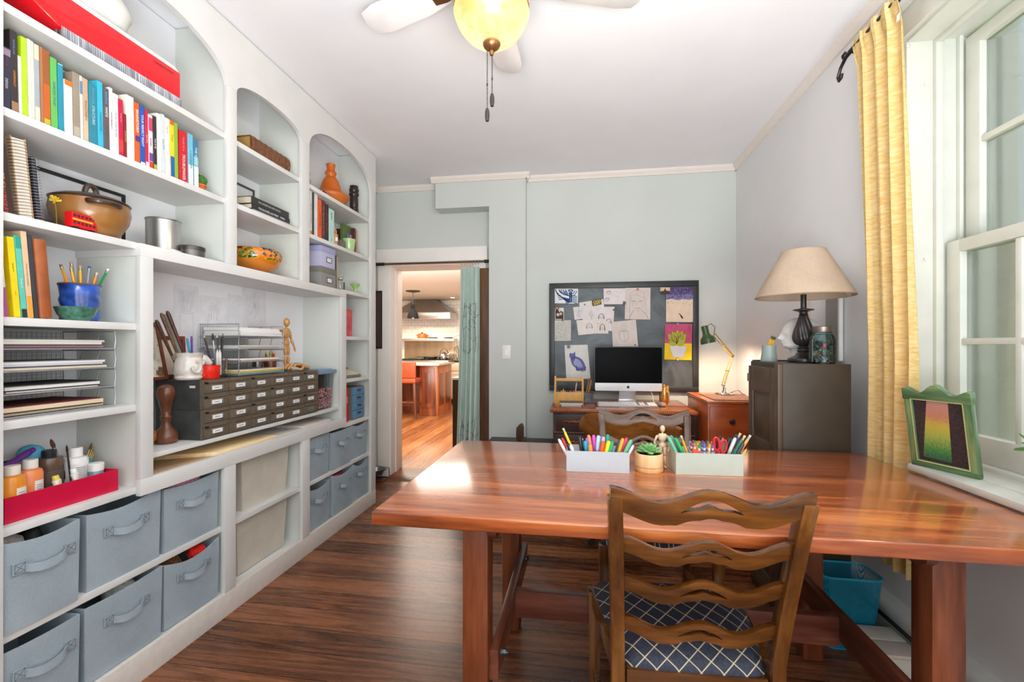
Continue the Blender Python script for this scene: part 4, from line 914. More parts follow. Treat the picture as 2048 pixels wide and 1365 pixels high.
# ================================================================ niche: card drawer cabinets
CABF = mat((122, 110, 94), .45, .35, var=.16, scale=26); CABS = mat((72, 74, 74), .5, .3, var=.25, scale=14); CABR = mat((128, 104, 84), .45, .35, var=.15, scale=30); CARD = P(238, 238, 236, .7)
def drawer_cabinet(z0, label, x1, y0, y1):
    h = .1255; t = thing('card_drawer_cabinet', label, 'drawer cabinet', (x1, y0, z0), 0, 'metal card drawer cabinets in the niche')
    w = y1 - y0; m = M(); m.box(-.225, 0, 0, -.012, w, h); m.mi = 1; m.box(-.012, 0, 0, 0, .008, h); m.box(-.012, w - .008, 0, 0, w, h); m.box(-.012, 0, h - .006, .0, w, h); m.box(-.012, 0, 0, 0, w, .005); m.box(-.012, 0, h / 2 - .004, 0, w, h / 2 + .003)
    m.build('cabinet_body', [CABS, CABF], t, bev=.0012)
    n = 6; cw = (w - .016) / n
    for r in range(2):
        for c in range(n):
            yy = .008 + c * cw; zz = .006 + r * (h / 2 - .001); hh = h / 2 - .0105
            m = M(); m.box(-.012, yy + .0015, zz, .001, yy + cw - .0015, zz + hh); d = m.build('drawer', CABF, t, bev=.0012)
            m = M(); m.box(-.001, yy + .003, zz + hh - .009, .008, yy + cw - .006, zz + hh - .001); m.build('drawer_lip', CABR, d, bev=.002)
            if c == 0 or (r + c) % 3 == 0: M().box(.003, yy + .002, zz + hh - .011, .0115, yy + .014, zz + hh - .002).build('latch', BLACK, d, bev=.001)
            cy = yy + cw / 2; cz = zz + hh * .42; m = M()
            m.box(.001, cy - .033, cz - .0125, .0025, cy + .033, cz + .0125); m.box(.0025, cy + .030, cz - .009, .0045, cy + .036, cz + .009)
            m.build('label_holder', mat((150, 152, 146), .35, .7, var=.1), d, bev=.0008)
            if not (r == 0 and c == 5 and z0 < .85):
                m = M(); m.box(.0025, cy - .027, cz - .0085, .0033, cy + .027, cz + .0085); m.mi = 1; m.box(.0033, cy - .014, cz - .0015, .0035, cy + .012, cz + .001); m.build('label_card', [CARD, INK], d)
    return t
NCX = -1.572
drawer_cabinet(.802, 'lower grey metal card drawer cabinet with twelve labelled drawers', NCX, 1.672, 2.512)
c2 = drawer_cabinet(.9285, 'upper grey metal card drawer cabinet stacked on the lower one', NCX - .001, 1.670, 2.514)
m = M(); m.T = frame((-.045, -.0006, .098), (1, 0, 0), (0, 0, 1)); m.rect(-.014, -.005, .014, .005, 0); m.build('side_sticker', P(220, 214, 206, .7), c2)
# darning tool and cork
t = thing('wooden_pestle', 'turned dark wooden pestle standing in front of the drawer cabinet', 'pestle', (-1.685, 1.612, .801))
M().lathe([(0, 0), (.035, 0), (.041, .008), (.044, .03), (.036, .05), (.02, .066), (.0155, .08), (.018, .098), (.021, .108), (.016, .116), (.018, .135), (.0235, .16), (.0245, .166), (.031, .19), (.033, .21), (.028, .228), (.014, .238), (0, .24)], n=28).build('turned_body', mat((106, 62, 40), .28, var=.3, scale=26, coat=.3), t)
lump('cork_bark', (-1.71, 1.555, .836), (.032, .03, .034), mat((154, 96, 56), .9, var=.5, scale=110, bump=.4), 'short cork bark stump beside the pestle', 'cork', 3, .08)
# ---------------------------------------------------------------- drawings pinned to the niche back
XB = -1.8285
def drawing(name, label, px0, px1, py0, py1, strokes, y=None):
    a = AX(px0, py0, XB); b = AX(px1, py0, XB); z1 = AX(px0, py0, XB).z; z0 = AX(px0, py1, XB).z
    w, h = b.y - a.y, z1 - z0
    m = M(); m.T = frame((XB, (a.y + b.y) / 2, (z0 + z1) / 2), (0, 1, 0), (0, 0, 1)); m.hexa([(-w / 2, -h / 2, 0), (w / 2, -h / 2, 0), (w / 2, h / 2, 0), (-w / 2, h / 2, 0), (-w / 2, -h / 2, .0006), (w / 2, -h / 2, .0006), (w / 2, h / 2, .0006), (-w / 2, h / 2, .0006)]); m.mi = 1
    for st in strokes: m.line([(x * w, y_ * h) for x, y_ in st], .0011, .0009)
    tag(m.build(name, [P(230, 230, 234, .85), P(176, 176, 186, .9)], recalc=False), label, 'drawing', 'pencil drawings pinned in the niche')
q = random.Random(12)
pot = [[(-.25, .05), (-.28, -.4), (-.1, -.45), (.12, -.45), (.27, -.4), (.26, .05)], [(-.3, .05), (0, .02), (.3, .05)]] + [[(-.2 + .04 * i, .05), (-.3 + .065 * i + q.uniform(-.05, .05), .25), (-.32 + .07 * i, .42)] for i in range(10)] + [[(-.25 + .06 * i, .2), (-.2 + .05 * i, .32), (-.28 + .07 * i, .38)] for i in range(8)]
drawing('pencil_drawing', 'pencil drawing of a plant in a jar, nearest the left niche stile', 347, 397, 566, 692, pot)
hand = [[(-.2, -.45), (-.22, -.1), (-.26, .1), (-.2, .12), (-.17, -.02), (-.18, .3), (-.13, .31), (-.1, .02), (-.08, .38), (-.03, .38), (-.01, .02), (.03, .34), (.08, .33), (.08, .0), (.13, .25), (.17, .23), (.15, -.1), (.12, -.45)]]
drawing('pencil_drawing', 'pencil drawing of an open hand', 399, 455, 590, 690, hand)
drawing('pencil_drawing', 'faint pencil sketch between the hand and the flower', 456.5, 483, 588, 676, [[(-.2, .3), (.1, .35), (.3, .25)], [(-.3, -.2), (-.1, .1), (.2, -.3)], [(0, .1), (.08, .12)]])
flo = [[(.0 + .05 * math.cos(a) , .1 + .06 * math.sin(a)) for a in [i * .6 for i in range(11)]]] + [[(.0, .1), (.28 * math.cos(a), .1 + .26 * math.sin(a)), (.2 * math.cos(a + .35), .1 + .18 * math.sin(a + .35)), (0, .1)] for a in [i * .785 for i in range(8)]] + [[(-.4, -.35), (-.1, -.3), (.2, -.36), (.4, -.3)]]
drawing('pencil_drawing', 'pencil drawing of an open flower', 485, 532, 570, 668, flo)
# ---------------------------------------------------------------- on top of the drawer cabinets
ZT = 1.0555
t = thing('oil_sketch', 'small smudged oil sketch in a brown frame behind the face mug', 'picture', (-1.75, 1.60, ZT), rot=(0, -.22, 0))
m = M(); m.box(-.012, -.075, 0, .004, .085, .014); m.box(-.012, -.075, .235, .004, .085, .25); m.box(-.012, .072, 0, .004, .085, .25); m.box(-.012, -.075, 0, .004, -.06, .25); m.build('frame', wood('brown_frame', (70, 34, 18), (120, 62, 34), (150, 84, 46), 'y', .35), t, bev=.001)
SM, nt, b = new_mat('smudged_oil'); tc = nd(nt, 'ShaderNodeTexCoord'); nz = nd(nt, 'ShaderNodeTexNoise'); nz.inputs['Scale'].default_value = 14; nz.inputs['Detail'].default_value = 3; nt.links.new(tc.outputs['Object'], nz.inputs['Vector'])
nt.links.new(ramp(nt, nz.outputs[0], [(.3, lin((120, 160, 150))), (.42, lin((226, 214, 194))), (.52, lin((232, 224, 208))), (.6, lin((96, 84, 66))), (.72, lin((150, 110, 80)))]), b.inputs['Base Color'])
M().box(-.008, -.062, .012, -.002, .074, .238).build('canvas', SM, t)
t = thing('wooden_picture', 'dark red wooden picture frame standing empty against the niche back', 'frame', (-1.80, 1.745, ZT), rot=(0, -.05, 0))
m = M()
for b_ in ((-.075, 0, .075, .016), (-.075, .172, .075, .188), (-.075, 0, -.059, .188), (.059, 0, .075, .188)): m.box(-.008, b_[0], b_[1], .008, b_[2], b_[3])
m.build('frame', wood('red_frame', (74, 26, 20), (116, 48, 38), (140, 66, 50), 'z', .35), t, bev=.0015); M().box(-.006, -.062, .012, -.003, .062, .176).build('backing', P(228, 214, 196, .8), t)
MG = Vector((-1.665, 1.70, ZT)); GLZ = mat((222, 216, 208), .25, var=.1, scale=30, coat=.4)
t = thing('face_mug', 'white glazed face mug with a long nose holding brushes', 'mug', MG)
m = M(); m.lathe([(0, 0), (.047, 0), (.053, .008), (.05, .018), (.056, .03), (.054, .06), (.05, .085), (.046, .095), (.05, .106), (.0525, .112), (.048, .114), (.042, .1), (.045, .03), (0, .015)], n=36, fn=lambda i, k_: 1 + .015 * math.sin(k_ * .9 + i * 1.7)); m.build('mug_body', GLZ, t)
def fr(a, r, z): return Vector((r * math.cos(a), r * math.sin(a), z))
A_ = math.radians(58)
M().tube([fr(A_, .045, .09), fr(A_, .056, .086), fr(A_, .068, .074), fr(A_, .078, .063), fr(A_, .08, .056)], [.02, .019, .017, .013, .004], 12).build('nose', GLZ, t)
m = M(); ec = fr(-.35, .053, .055); m.tube([ec + Vector((.006, .020 * math.sin(b_), .024 * math.cos(b_))) for b_ in [2 * pi * i / 16 for i in range(13)]], .0065, 8); m.ball(ec + Vector((.002, 0, -.004)), (.006, .013, .016)); m.build('ear', GLZ, t)
for da in (-.42, .42):
    m = M(); m.ball(fr(A_ + da, .050, .07), .0095, 12, 8); m.mi = 1; m.ball(fr(A_ + da * .95, .0585, .07), .0032, 8, 6); m.build('eye', [GLZ, BLACK], t)
M().tube([fr(A_ - 1.0, .055, .05), fr(A_ - .8, .056, .034), fr(A_ - .45, .057, .026), fr(A_, .058, .024), fr(A_ + .5, .057, .03)], .002, 6).build('mouth', mat((150, 140, 130), .4), t)
GP = 'long handled brushes in the face mug'
for px, py, rgb, lab in ((312, 640, (86, 56, 42), 'dark paint brush leaning furthest left in the face mug'), (322, 626, (110, 80, 64), 'worn brown brush, second from the left in the face mug'), (334, 622, (84, 40, 32), 'dark red brush, tallest in the face mug')):
    tp_ = AX(px, py, -1.70); pencil(MG + Vector((-.012 + (px - 323) * .0012, (px - 323) * .0014, .02)), tp_, .0052, rgb, 'paint_brush', lab, 'brush', GP, 'wood', (150, 150, 150), (170, 160, 150))
t = thing('ruler', 'pale green plastic ruler standing in the face mug', 'ruler', MG + Vector((.0, .012, .015)))
d = (AX(352, 624, -1.675) - (MG + Vector((.0, .012, .015)))); t.rotation_euler = Matrix((Vector((0, 0, 1)).cross(d).cross(d).normalized() * 1, d.cross(Vector((1, 0, 0))).normalized(), d.normalized())).transposed().to_euler()
m = M(); Lr = d.length; m.box(-.001, -.018, 0, .001, .018, Lr); m.mi = 1
for i in range(60): m.box(.001, .018 - (.008 if i % 5 == 0 else .004), .04 + i * (Lr - .06) / 60, .0013, .0178, .0405 + i * (Lr - .06) / 60); m.box(-.0013, .018 - (.008 if i % 5 == 0 else .004), .04 + i * (Lr - .06) / 60, -.001, .0178, .0405 + i * (Lr - .06) / 60)
m.build('ruler_body', [mat((196, 212, 198), .25, var=.03), P(90, 130, 120)], t)
pencil(MG + Vector((.01, .015, .02)), AX(374, 676, -1.66), .004, (30, 140, 170), 'marker_pen', 'thin turquoise pen leaning out of the face mug', 'pen', None, 'cap', endc=(40, 150, 180))
pencil(MG + Vector((.0, .02, .02)), AX(383, 672, -1.68), .0042, (170, 60, 70), 'marker_pen', 'thin red and violet pen at the right of the face mug', 'pen', None, 'cap', endc=(100, 60, 150))
t = thing('red_cup', 'low bright red cup in front of the glass jar', 'cup', (-1.615, 1.757, ZT))
M().lathe([(0, 0), (.034, 0), (.037, .006), (.039, .045), (.0405, .058), (.039, .059), (.036, .045), (.034, .01), (0, .008)], n=32).build('cup_body', mat((228, 40, 26), .2, var=.06, coat=.4), t)
JR = Vector((-1.655, 1.845, ZT))
t = thing('glass_jar', 'clear faceted glass jar holding charcoal pencils', 'jar', JR)
M().lathe([(0, 0), (.036, 0), (.038, .006), (.04, .09), (.038, .09), (.036, .008), (0, .006)], n=14).build('jar_body', glass('jar_glass', (.95, .97, .97)), t, ang=15)
for i, (px, py, rgb, en, lab) in enumerate(((407, 668, (62, 64, 70), 'point', 'grey pencil leaning left in the glass jar'), (425, 666, (150, 150, 156), 'brush', 'silver handled brush in the glass jar'), (434, 668, (40, 40, 44), 'point', 'black pencil in the glass jar'), (446, 668, (36, 36, 40), 'click', 'black pen upright in the glass jar'))):
    pencil(JR + Vector((.005 * (i - 2), .005 * (i - 1.5), .01)), AX(px, py, -1.66), .0042, rgb, 'pencil', lab, 'pencil', 'pencils in the glass jar', en, (60, 60, 64), (190, 190, 190))
t = thing('paper_stumps', 'two thick white blending stumps in the glass jar', 'blending stumps', JR + Vector((.015, -.012, .01)))
for dx in (-.007, .007): M().lathe([(0, 0), (.0065, .002), (.0065, .10), (.001, .118)], (0, dx, 0), 12).build('stump', P(226, 222, 214, .8), t)
wire_tray(-1.815, -1.602, 1.912, 2.232, ZT, 4, .0625, 'four tier silver wire tray on top of the drawer cabinets')
GP = 'papers in the wire tray on the drawer cabinets'
paper_stack('paper_stack', 'thick white paper stack in the top tier above the drawer cabinets', 'papers', -1.805, -1.61, 1.93, 2.225, ZT + .194, [(.013, (226, 228, 224), 'sheets'), (.012, (236, 236, 236), 'sheets'), (.014, (232, 232, 232), 'sheets')], GP, 21)
paper_stack('paper_stack', 'greenish white papers in the second tier above the drawer cabinets', 'papers', -1.805, -1.61, 1.93, 2.22, ZT + .1315, [(.007, (226, 226, 220), 'sheets'), (.008, (200, 204, 190), 'sheets')], GP, 22)
paper_stack('paper_stack', 'white and tan papers in the third tier above the drawer cabinets', 'papers', -1.805, -1.61, 1.93, 2.215, ZT + .069, [(.005, (206, 160, 110), 'sheets'), (.008, (226, 228, 232), 'sheets')], GP, 23)
paper_stack('paper_stack', 'coloured card sheets in the lowest tier above the drawer cabinets', 'papers', -1.805, -1.61, 1.925, 2.225, ZT + .0066, [(.005, (120, 190, 190), 'sheets'), (.004, (226, 200, 150), 'sheets'), (.006, (240, 190, 40), 'sheets'), (.005, (222, 224, 230), 'sheets')], GP, 24)
# ---------------------------------------------------------------- artist figures
LAY = mat((206, 152, 92), .4, var=.12, scale=30); LAYP = mat((222, 196, 166), .5, var=.08, scale=30)
def limb(m, p0, p1, r0, r1): 
    p0, p1 = Vector(p0), Vector(p1); m.tube([p0, p0.lerp(p1, .12), p0.lerp(p1, .4), p0.lerp(p1, .9), p1], [r0 * .55, r0, r0 * 1.05, r1, r1 * .55], 12)
def mannequin(label, loc, H, mt, rz, larm, rarm, base=None, lean=0):
    """jointed wooden artist figure facing +y turned by rz; arms: lists of shoulder-relative joints"""
    t = thing('artist_mannequin', label, 'artist mannequin', loc, rz); k_ = H / .30
    def bp(nm, fn):
        m = M(); m.T = Matrix.Scale(k_, 4); fn(m); return m.build(nm, mt, t, ang=70)
    bp('head', lambda m: m.tube([(0, 0, .252), (0, .002, .262), (0, .004, .278), (0, .002, .292), (0, 0, .30)], [.006, .0145, .018, .0145, .004], 14))
    bp('neck', lambda m: m.cyl((0, 0, .238), (0, 0, .256), .006, .006, 10))
    bp('chest', lambda m: m.rings([[(a_ * math.cos(c_), b_ * math.sin(c_), z_) for c_ in [2 * pi * i / 16 for i in range(16)]] for a_, b_, z_ in ((.008, .007, .243), (.026, .014, .24), (.031, .018, .228), (.028, .018, .205), (.021, .015, .19), (.012, .01, .186))]))
    bp('waist', lambda m: m.ball((0, 0, .181), (.014, .012, .010), 12, 8))
    bp('hips', lambda m: m.rings([[(a_ * math.cos(c_), b_ * math.sin(c_), z_) for c_ in [2 * pi * i / 16 for i in range(16)]] for a_, b_, z_ in ((.012, .01, .177), (.022, .016, .17), (.026, .018, .157), (.022, .016, .148))]))
    for sx in (-1, 1):
        bp('thigh', lambda m: limb(m, (sx * .0135, 0, .152), (sx * .016, .004, .088), .0115, .0085)); bp('shin', lambda m: limb(m, (sx * .016, .004, .084), (sx * .018, 0, .022), .0088, .0058))
        bp('foot', lambda m: m.rings([[(sx * .018 + a_ * math.cos(c_), y_ + 0, max(.001, z_ + a_ * .8 * math.sin(c_))) for c_ in [2 * pi * i / 10 for i in range(10)]] for a_, y_, z_ in ((.004, -.01, .008), (.008, -.004, .01), (.0085, .012, .008), (.006, .026, .006), (.002, .031, .004))]))
        J = larm if sx < 0 else rarm; s0 = Vector((sx * .034, 0, .229)); e = s0 + Vector(J[0]); w_ = e + Vector(J[1]); h_ = w_ + Vector(J[2])
        bp('upper_arm', lambda m: limb(m, s0, e, .0082, .0065)); bp('forearm', lambda m: limb(m, e, w_, .007, .0048)); bp('hand', lambda m: limb(m, w_, h_, .0058, .003))
    return t
dn = [(.012, 0, -.05), (.006, .012, -.046), (.0, .004, -.026)]
mannequin('wooden artist mannequin standing by the wire tray with one arm stretched out', (-1.70, 2.395, ZT), .305, LAY, -pi / 2 + .15, [(-.014, .005, -.05), (-.006, .016, -.046), (0, .004, -.026)], [(.045, .012, -.004), (.045, .02, .004), (.022, 0, -.004)])
# jointed wooden hand lying down
t = thing('wooden_hand', 'jointed wooden artist hand lying on the drawer cabinet', 'wooden hand', (-1.63, 2.38, ZT))
m = M(); m.rings([[(a_ * math.cos(c_), y_, z_ + b_ * math.sin(c_)) for c_ in [2 * pi * i / 14 for i in range(14)]] for a_, b_, y_, z_ in ((.014, .012, .12, .013), (.02, .015, .085, .017), (.026, .015, .04, .03), (.028, .012, .01, .036), (.022, .009, -.012, .034))]); m.build('palm', LAY, t, ang=70)
for i, (x_, L_, cl) in enumerate(((-.021, .055, .9), (-.007, .066, .8), (.007, .062, .85), (.02, .048, 1.0))):
    p0 = Vector((x_, -.014, .034)); p1 = p0 + Vector((x_ * .2, -L_ * .45, .004)); p2 = p1 + Vector((x_ * .1, -L_ * .35, -.014 * cl)); p3 = p2 + Vector((0, -L_ * .25, -.016 * cl)); p3.z = max(p3.z, .005)
    m = M()
    for a_, b_, r0, r1 in ((p0, p1, .0068, .006), (p1, p2, .0062, .0055), (p2, p3, .0056, .004)): limb(m, a_, b_, r0, r1)
    m.build('finger', LAY, t, ang=70)
m = M(); limb(m, (.024, .04, .024), (.042, .0, .012), .008, .0065); limb(m, (.042, .0, .012), (.044, -.032, .0075), .0066, .0045); m.build('thumb', LAY, t, ang=70)
# cups behind the tray
CU = Vector((-1.755, 2.33, ZT))
t = thing('copper_cup', 'copper cup with bright crayons behind the wire tray', 'cup', CU); M().lathe([(0, 0), (.03, 0), (.036, .075), (.034, .075), (.029, .004), (0, .004)], n=24).build('cup_body', mat((170, 104, 66), .3, .7, var=.1), t)
for i, (dx, dy, rgb, lab) in enumerate(((-.01, -.018, (226, 120, 40), 'orange crayon in the copper cup'), (.008, -.008, (150, 200, 40), 'lime crayon in the copper cup'), (0, .008, (232, 160, 40), 'amber crayon in the copper cup'), (.012, .016, (230, 90, 30), 'red orange crayon in the copper cup'), (-.006, .02, (70, 140, 90), 'green crayon in the copper cup'))):
    pencil(CU + Vector((dx * .5, dy * .5, .01)), CU + Vector((dx, dy * 1.3, .115 + .006 * (i % 3))), .0062, rgb, 'crayon', lab, 'crayon', 'crayons in the copper cup', 'point', tipc=rgb)
t = thing('metal_tin', 'small grey tin behind the wire tray', 'tin', (-1.775, 2.255, ZT)); M().lathe([(0, 0), (.026, 0), (.027, .07), (.025, .07), (.024, .004), (0, .004)], n=24).build('can_body', STEEL, t)
# clear storage container with a blue lid
t = thing('storage_container', 'clear plastic container with a blue grey lid full of pink beads', 'container', (-1.69, 2.632, .801))
m = M(); open_box(m, -.10, -.085, 0, .10, .085, .225, .003, .10); m.build('container_body', glass('frosted_plastic', (.86, .88, .9), .6), t, ang=50)
m = M(); m.box(-.112, -.10, .222, .112, .102, .245); m.box(-.09, -.08, .243, .09, .082, .25); m.build('lid', mat((120, 146, 172), .4, var=.04), t, bev=.006)
m = M(); q = random.Random(5); m.box(-.086, -.071, .006, .086, .071, .128)
for k in range(1100):
    f_ = q.choice('fnst'); z_ = q.uniform(.008, .132); w_ = .0885 + .008 * z_ / .13; wy = .0735 + .006 * z_ / .13
    p_ = {'f': (w_, q.uniform(-wy, wy), z_), 'n': (q.uniform(-w_, w_), -wy, z_), 's': (q.uniform(-w_, w_), -wy, z_), 't': (q.uniform(-w_, w_), q.uniform(-wy, wy), .13 + q.uniform(-.004, .004))}[f_]
    s_ = q.uniform(.0022, .004); m.ball(p_, s_, 5, 4)
tag(m.build('beads', mat((190, 140, 140), .6, var=.55, scale=180), loc=(-1.69, 2.632, .801)), 'pink and brown beads filling the clear container', 'beads', kind='stuff')
# ================================================================ second bay
t = thing('antique_album', 'thick old brown book with raised bands lying on the top shelf', 'book', (-1.592, 2.125, 2.151))
LE2 = mat((112, 70, 40), .45, var=.45, scale=70, bump=.25)
m = M(); m.box(-.19, -.145, 0, -.006, .145, .005); m.box(-.19, -.145, .077, -.006, .145, .082)
m.rings([[(-.008 + .016 * math.sin(pi * i / 8), y_, .041 - .041 * math.cos(pi * i / 8)) for i in range(9)] for y_ in (-.145, .145)])
for k in range(7):
    y_ = -.12 + k * .04; m.rings([[(-.0075 + .0185 * math.sin(pi * i / 8), y_ + dy, .041 - .0425 * math.cos(pi * i / 8)) for i in range(9)] for dy in (-.0045, .0045)])
m.build('cover', LE2, t, bev=.001, seg=1); M().box(-.185, -.141, .005, -.01, .141, .077).build('page_block', mat((176, 136, 70), .6, var=.2, scale=90, stretch=(.4, .4, 12)), t)
lump('brass_clasp', (-1.60, 2.285, 2.157), (.01, .014, .006), mat((90, 60, 36), .4, .4), 'small dark clasp beside the old brown book', 'clasp', 2, .05)
def flat_book(label, y0, y1, z, h, d, rgb, title, tcol, x=-1.592, tsz=.62, span=.75, shift=0):
    t = thing('book', label, 'book', (x, (y0 + y1) / 2, z), 0, 'art books lying in the second bay'); w = (y1 - y0) / 2
    m = M(); c = .0025; m.box(-d, -w, 0, -.002, w, c); m.box(-d, -w, h - c, -.002, w, h); m.box(-.004, -w, 0, 0, w, h); m.build('cover', mat(rgb, .35, var=.08), t, bev=.0008, seg=1)
    M().box(-d + .004, -w + .003, c, -.004, w - .003, h - c).build('page_block', PAGES, t)
    if title: text(title, h * tsz, P(*tcol), frame((.0006, shift * w, h / 2), (0, 1, 0), (0, 0, 1)), t, maxw=w * 2 * span)
flat_book('slim grey book at the bottom of the black art books', 1.995, 2.29, 1.861, .013, .21, (170, 170, 172), None, None)
flat_book('black art book with a white two part title, middle of the stack', 1.985, 2.275, 1.8745, .025, .205, (34, 34, 36), 'TOULOUSE-LAUTREC   PARIS', (230, 230, 230), span=.9)
flat_book('thick black art book with a pale title on top of the stack', 1.985, 2.27, 1.900, .036, .21, (44, 43, 44), 'THE AMERICAN ART BOOK', (196, 194, 190), x=-1.594, tsz=.38, span=.7, shift=-.1)
t = thing('picture_frame', 'dark edge of a framed picture behind the art books', 'picture', (-1.815, 2.13, 1.861)); m = M()
for b_ in ((-.15, 0, .15, .012), (-.15, .2, .15, .212), (-.15, 0, -.138, .212), (.138, 0, .15, .212)): m.box(-.008, b_[0], b_[1], .004, b_[2], b_[3])
m.build('frame', P(70, 66, 64), t, bev=.001); M().box(-.006, -.142, .006, 0, .142, .206).build('picture_sheet', P(222, 224, 228, .5), t)
# painted bowl
BWL, nt, b = new_mat('painted_bowl_glaze')
tc = nd(nt, 'ShaderNodeTexCoord'); sp = nd(nt, 'ShaderNodeSeparateXYZ'); nt.links.new(tc.outputs['Object'], sp.inputs[0])
nz = nd(nt, 'ShaderNodeTexNoise'); nz.inputs['Scale'].default_value = 11; nz.inputs['Detail'].default_value = 1.5; nz.inputs['Distortion'].default_value = 2.2; nt.links.new(tc.outputs['Object'], nz.inputs['Vector'])
pat = ramp(nt, nz.outputs[0], [(.30, lin((52, 76, 96))), (.36, lin((30, 34, 36))), (.4, lin((214, 120, 24))), (.5, lin((226, 150, 40))), (.55, lin((60, 96, 50))), (.6, lin((140, 170, 50))), (.64, lin((40, 40, 36))), (.68, lin((190, 84, 40)))])
for n_ in nt.nodes:
    if n_.type == 'VALTORGB': n_.color_ramp.interpolation = 'CONSTANT'
base = nd(nt, 'ShaderNodeRGB'); base.outputs[0].default_value = (*lin((206, 122, 24)), 1)
mx = nd(nt, 'ShaderNodeMix', data_type='RGBA'); nt.links.new(mathn(nt, 'GREATER_THAN', sp.outputs[2], .072), mx.inputs[0]); nt.links.new(base.outputs[0], mx.inputs[6]); nt.links.new(pat, mx.inputs[7]); nt.links.new(mx.outputs[2], b.inputs['Base Color'])
b.inputs['Roughness'].default_value = .16; b.inputs['Coat Weight'].default_value = .6
t = thing('painted_bowl', 'lacquered orange bowl painted with dark flowers and leaves', 'bowl', (-1.69, 2.13, 1.568))
M().lathe([(0, 0), (.05, 0), (.052, .008), (.046, .014), (.075, .026), (.108, .048), (.127, .08), (.13, .105), (.122, .125), (.112, .132), (.106, .128), (.112, .11), (.1, .06), (.04, .025), (0, .022)], n=48).build('bowl', BWL, t)
# ================================================================ third bay
TER = mat((198, 106, 40), .45, var=.14, scale=12)
t = thing('tagine', 'terracotta tagine with a tall conical lid', 'tagine', (-1.695, 2.86, 2.151))
M().lathe([(0, 0), (.06, 0), (.08, .012), (.112, .05), (.121, .064), (.122, .072), (.112, .073), (.09, .05), (0, .04)], n=40).build('dish', TER, t); M().lathe([(.118, .073), (.116, .078), (.09, .094), (.07, .116), (.06, .15), (.05, .18), (.036, .2), (.029, .206), (.031, .216), (.038, .228), (.036, .238), (.027, .246), (.025, .262), (.031, .29), (.026, .294), (0, .292)], n=40).build('lid', mat((206, 104, 30), .4, var=.12, scale=10), t)
t = thing('owl_figurine', 'small grey brown bird figurine beside the tagine', 'figurine', (-1.655, 2.525, 2.151))
M().lathe([(0, 0), (.02, 0), (.026, .02), (.024, .06), (.016, .08), (.02, .095), (.018, .115), (.008, .125), (0, .126)], n=18).build('figurine_body', mat((170, 150, 130), .7, var=.35, scale=60), t)
t = thing('incense_holder', 'dark little metal leaf dish with pebbles at the shelf edge', 'dish', (-1.605, 2.60, 2.151)); M().lathe([(0, 0), (.02, .001), (.028, .01), (.026, .011), (0, .005)], n=16).build('dish', DARK, t); m = M(); m.rings([[(0, .02 * s_, .018 + .022 * s_ + .005 * math.cos(a_)) if False else (.006 * (1 - s_) * math.cos(a_), .05 * s_ - .005, .016 + .02 * s_ * (1 - s_) * 2 + .006 * (1 - s_ * .9) * math.sin(a_)) for a_ in [2 * pi * i / 8 for i in range(8)]] for s_ in (0, .3, .6, 1)]); m.build('leaf', DARK, t); q = random.Random(4); m = M()
for k in range(14): m.ball((q.uniform(-.018, .018), q.uniform(-.018, .018), .012), .005, 6, 5)
m.build('pebbles', mat((190, 186, 180), .6, var=.4, scale=200), t)
t = thing('candle_holder', 'dark turned wooden candle holder on the top shelf', 'candle holder', (-1.645, 3.085, 2.151))
M().lathe([(0, 0), (.038, 0), (.04, .012), (.034, .03), (.03, .038), (.032, .052), (.027, .06), (.03, .07), (.03, .13), (.027, .138), (.034, .15), (.035, .162), (.03, .172), (.034, .182), (.034, .196), (.029, .204), (.03, .218), (.026, .218), (.02, .205), (0, .205)], n=24).build('turned_body', mat((46, 34, 30), .35, var=.3, scale=40), t); M().cyl((0, 0, .2), (0, 0, .235), .0022, .001, 6).build('pin', STEEL, t)
GB3 = 'books in the third bay'
k7 = 5.935
for (bl, br), ty, dp, rgb, lab, ln, ex in (((1066, 1094), 110, .15, (226, 220, 210), 'white cookbook with grey title in the third bay', .0, dict(title='THE WAY OF MAPLE', tcol=(90, 86, 80), marks=((0, .1, (190, 150, 70)),))), ((1096, 1120), 150, .15, (40, 62, 66), 'thin dark teal book in the third bay', 0, {}), ((1121, 1160), 168, .15, (228, 214, 212), 'pale pink white book in the third bay', 0, {}), ((1166, 1208), 236, .14, (222, 94, 34), 'orange book in the third bay', 0, dict(title='NEW PIE', tcol=(120, 40, 20))), ((1210, 1249), 250, .14, (92, 36, 44), 'maroon book with orange lettering in the third bay', 0, dict(title='The Maryland Garden', tcol=(210, 120, 90))), ((1251, 1291), 292, .14, (40, 34, 40), 'black book with red lettering in the third bay', 0, dict(title='Sauce Kitchen', tcol=(180, 70, 60))), ((1296, 1356), 352, .14, (186, 220, 210), 'pale mint book with a torn top in the third bay', 0, dict(title=[('Big Moon', .8, (30, 90, 90), .42, .2), ('Farm', .1, (30, 100, 110), .3, .1)]))):
    xs = -1.59; y0 = AX(440 + bl / k7, 470, xs).y; y1 = AX(440 + br / k7, 470, xs).y; z1 = AX(440 + (bl + br) / 2 / k7, 360 + ty / k7, xs).z
    book('book', lab, xs, y0, 1.861, y1 - y0 - .0015, min(z1 - 1.861, .262), dp, rgb, ln, group=GB3, **ex)
c_ = Vector((-1.615, 2.765, 1.861))
t = thing('kraft_cup', 'tan paper cup with a white label holding pencils', 'cup', c_); M().lathe([(0, 0), (.022, 0), (.025, .075), (.0235, .075), (.021, .003), (0, .003)], n=20).build('cup_body', P(196, 140, 96, .7), t); m = M(); m.grid(lambda a, b: (.0245 * math.cos(-.7 + 1.2 * a), .0245 * math.sin(-.7 + 1.2 * a), .03 + .025 * b), 6, 1); m.build('label', PAPER, t, recalc=False)
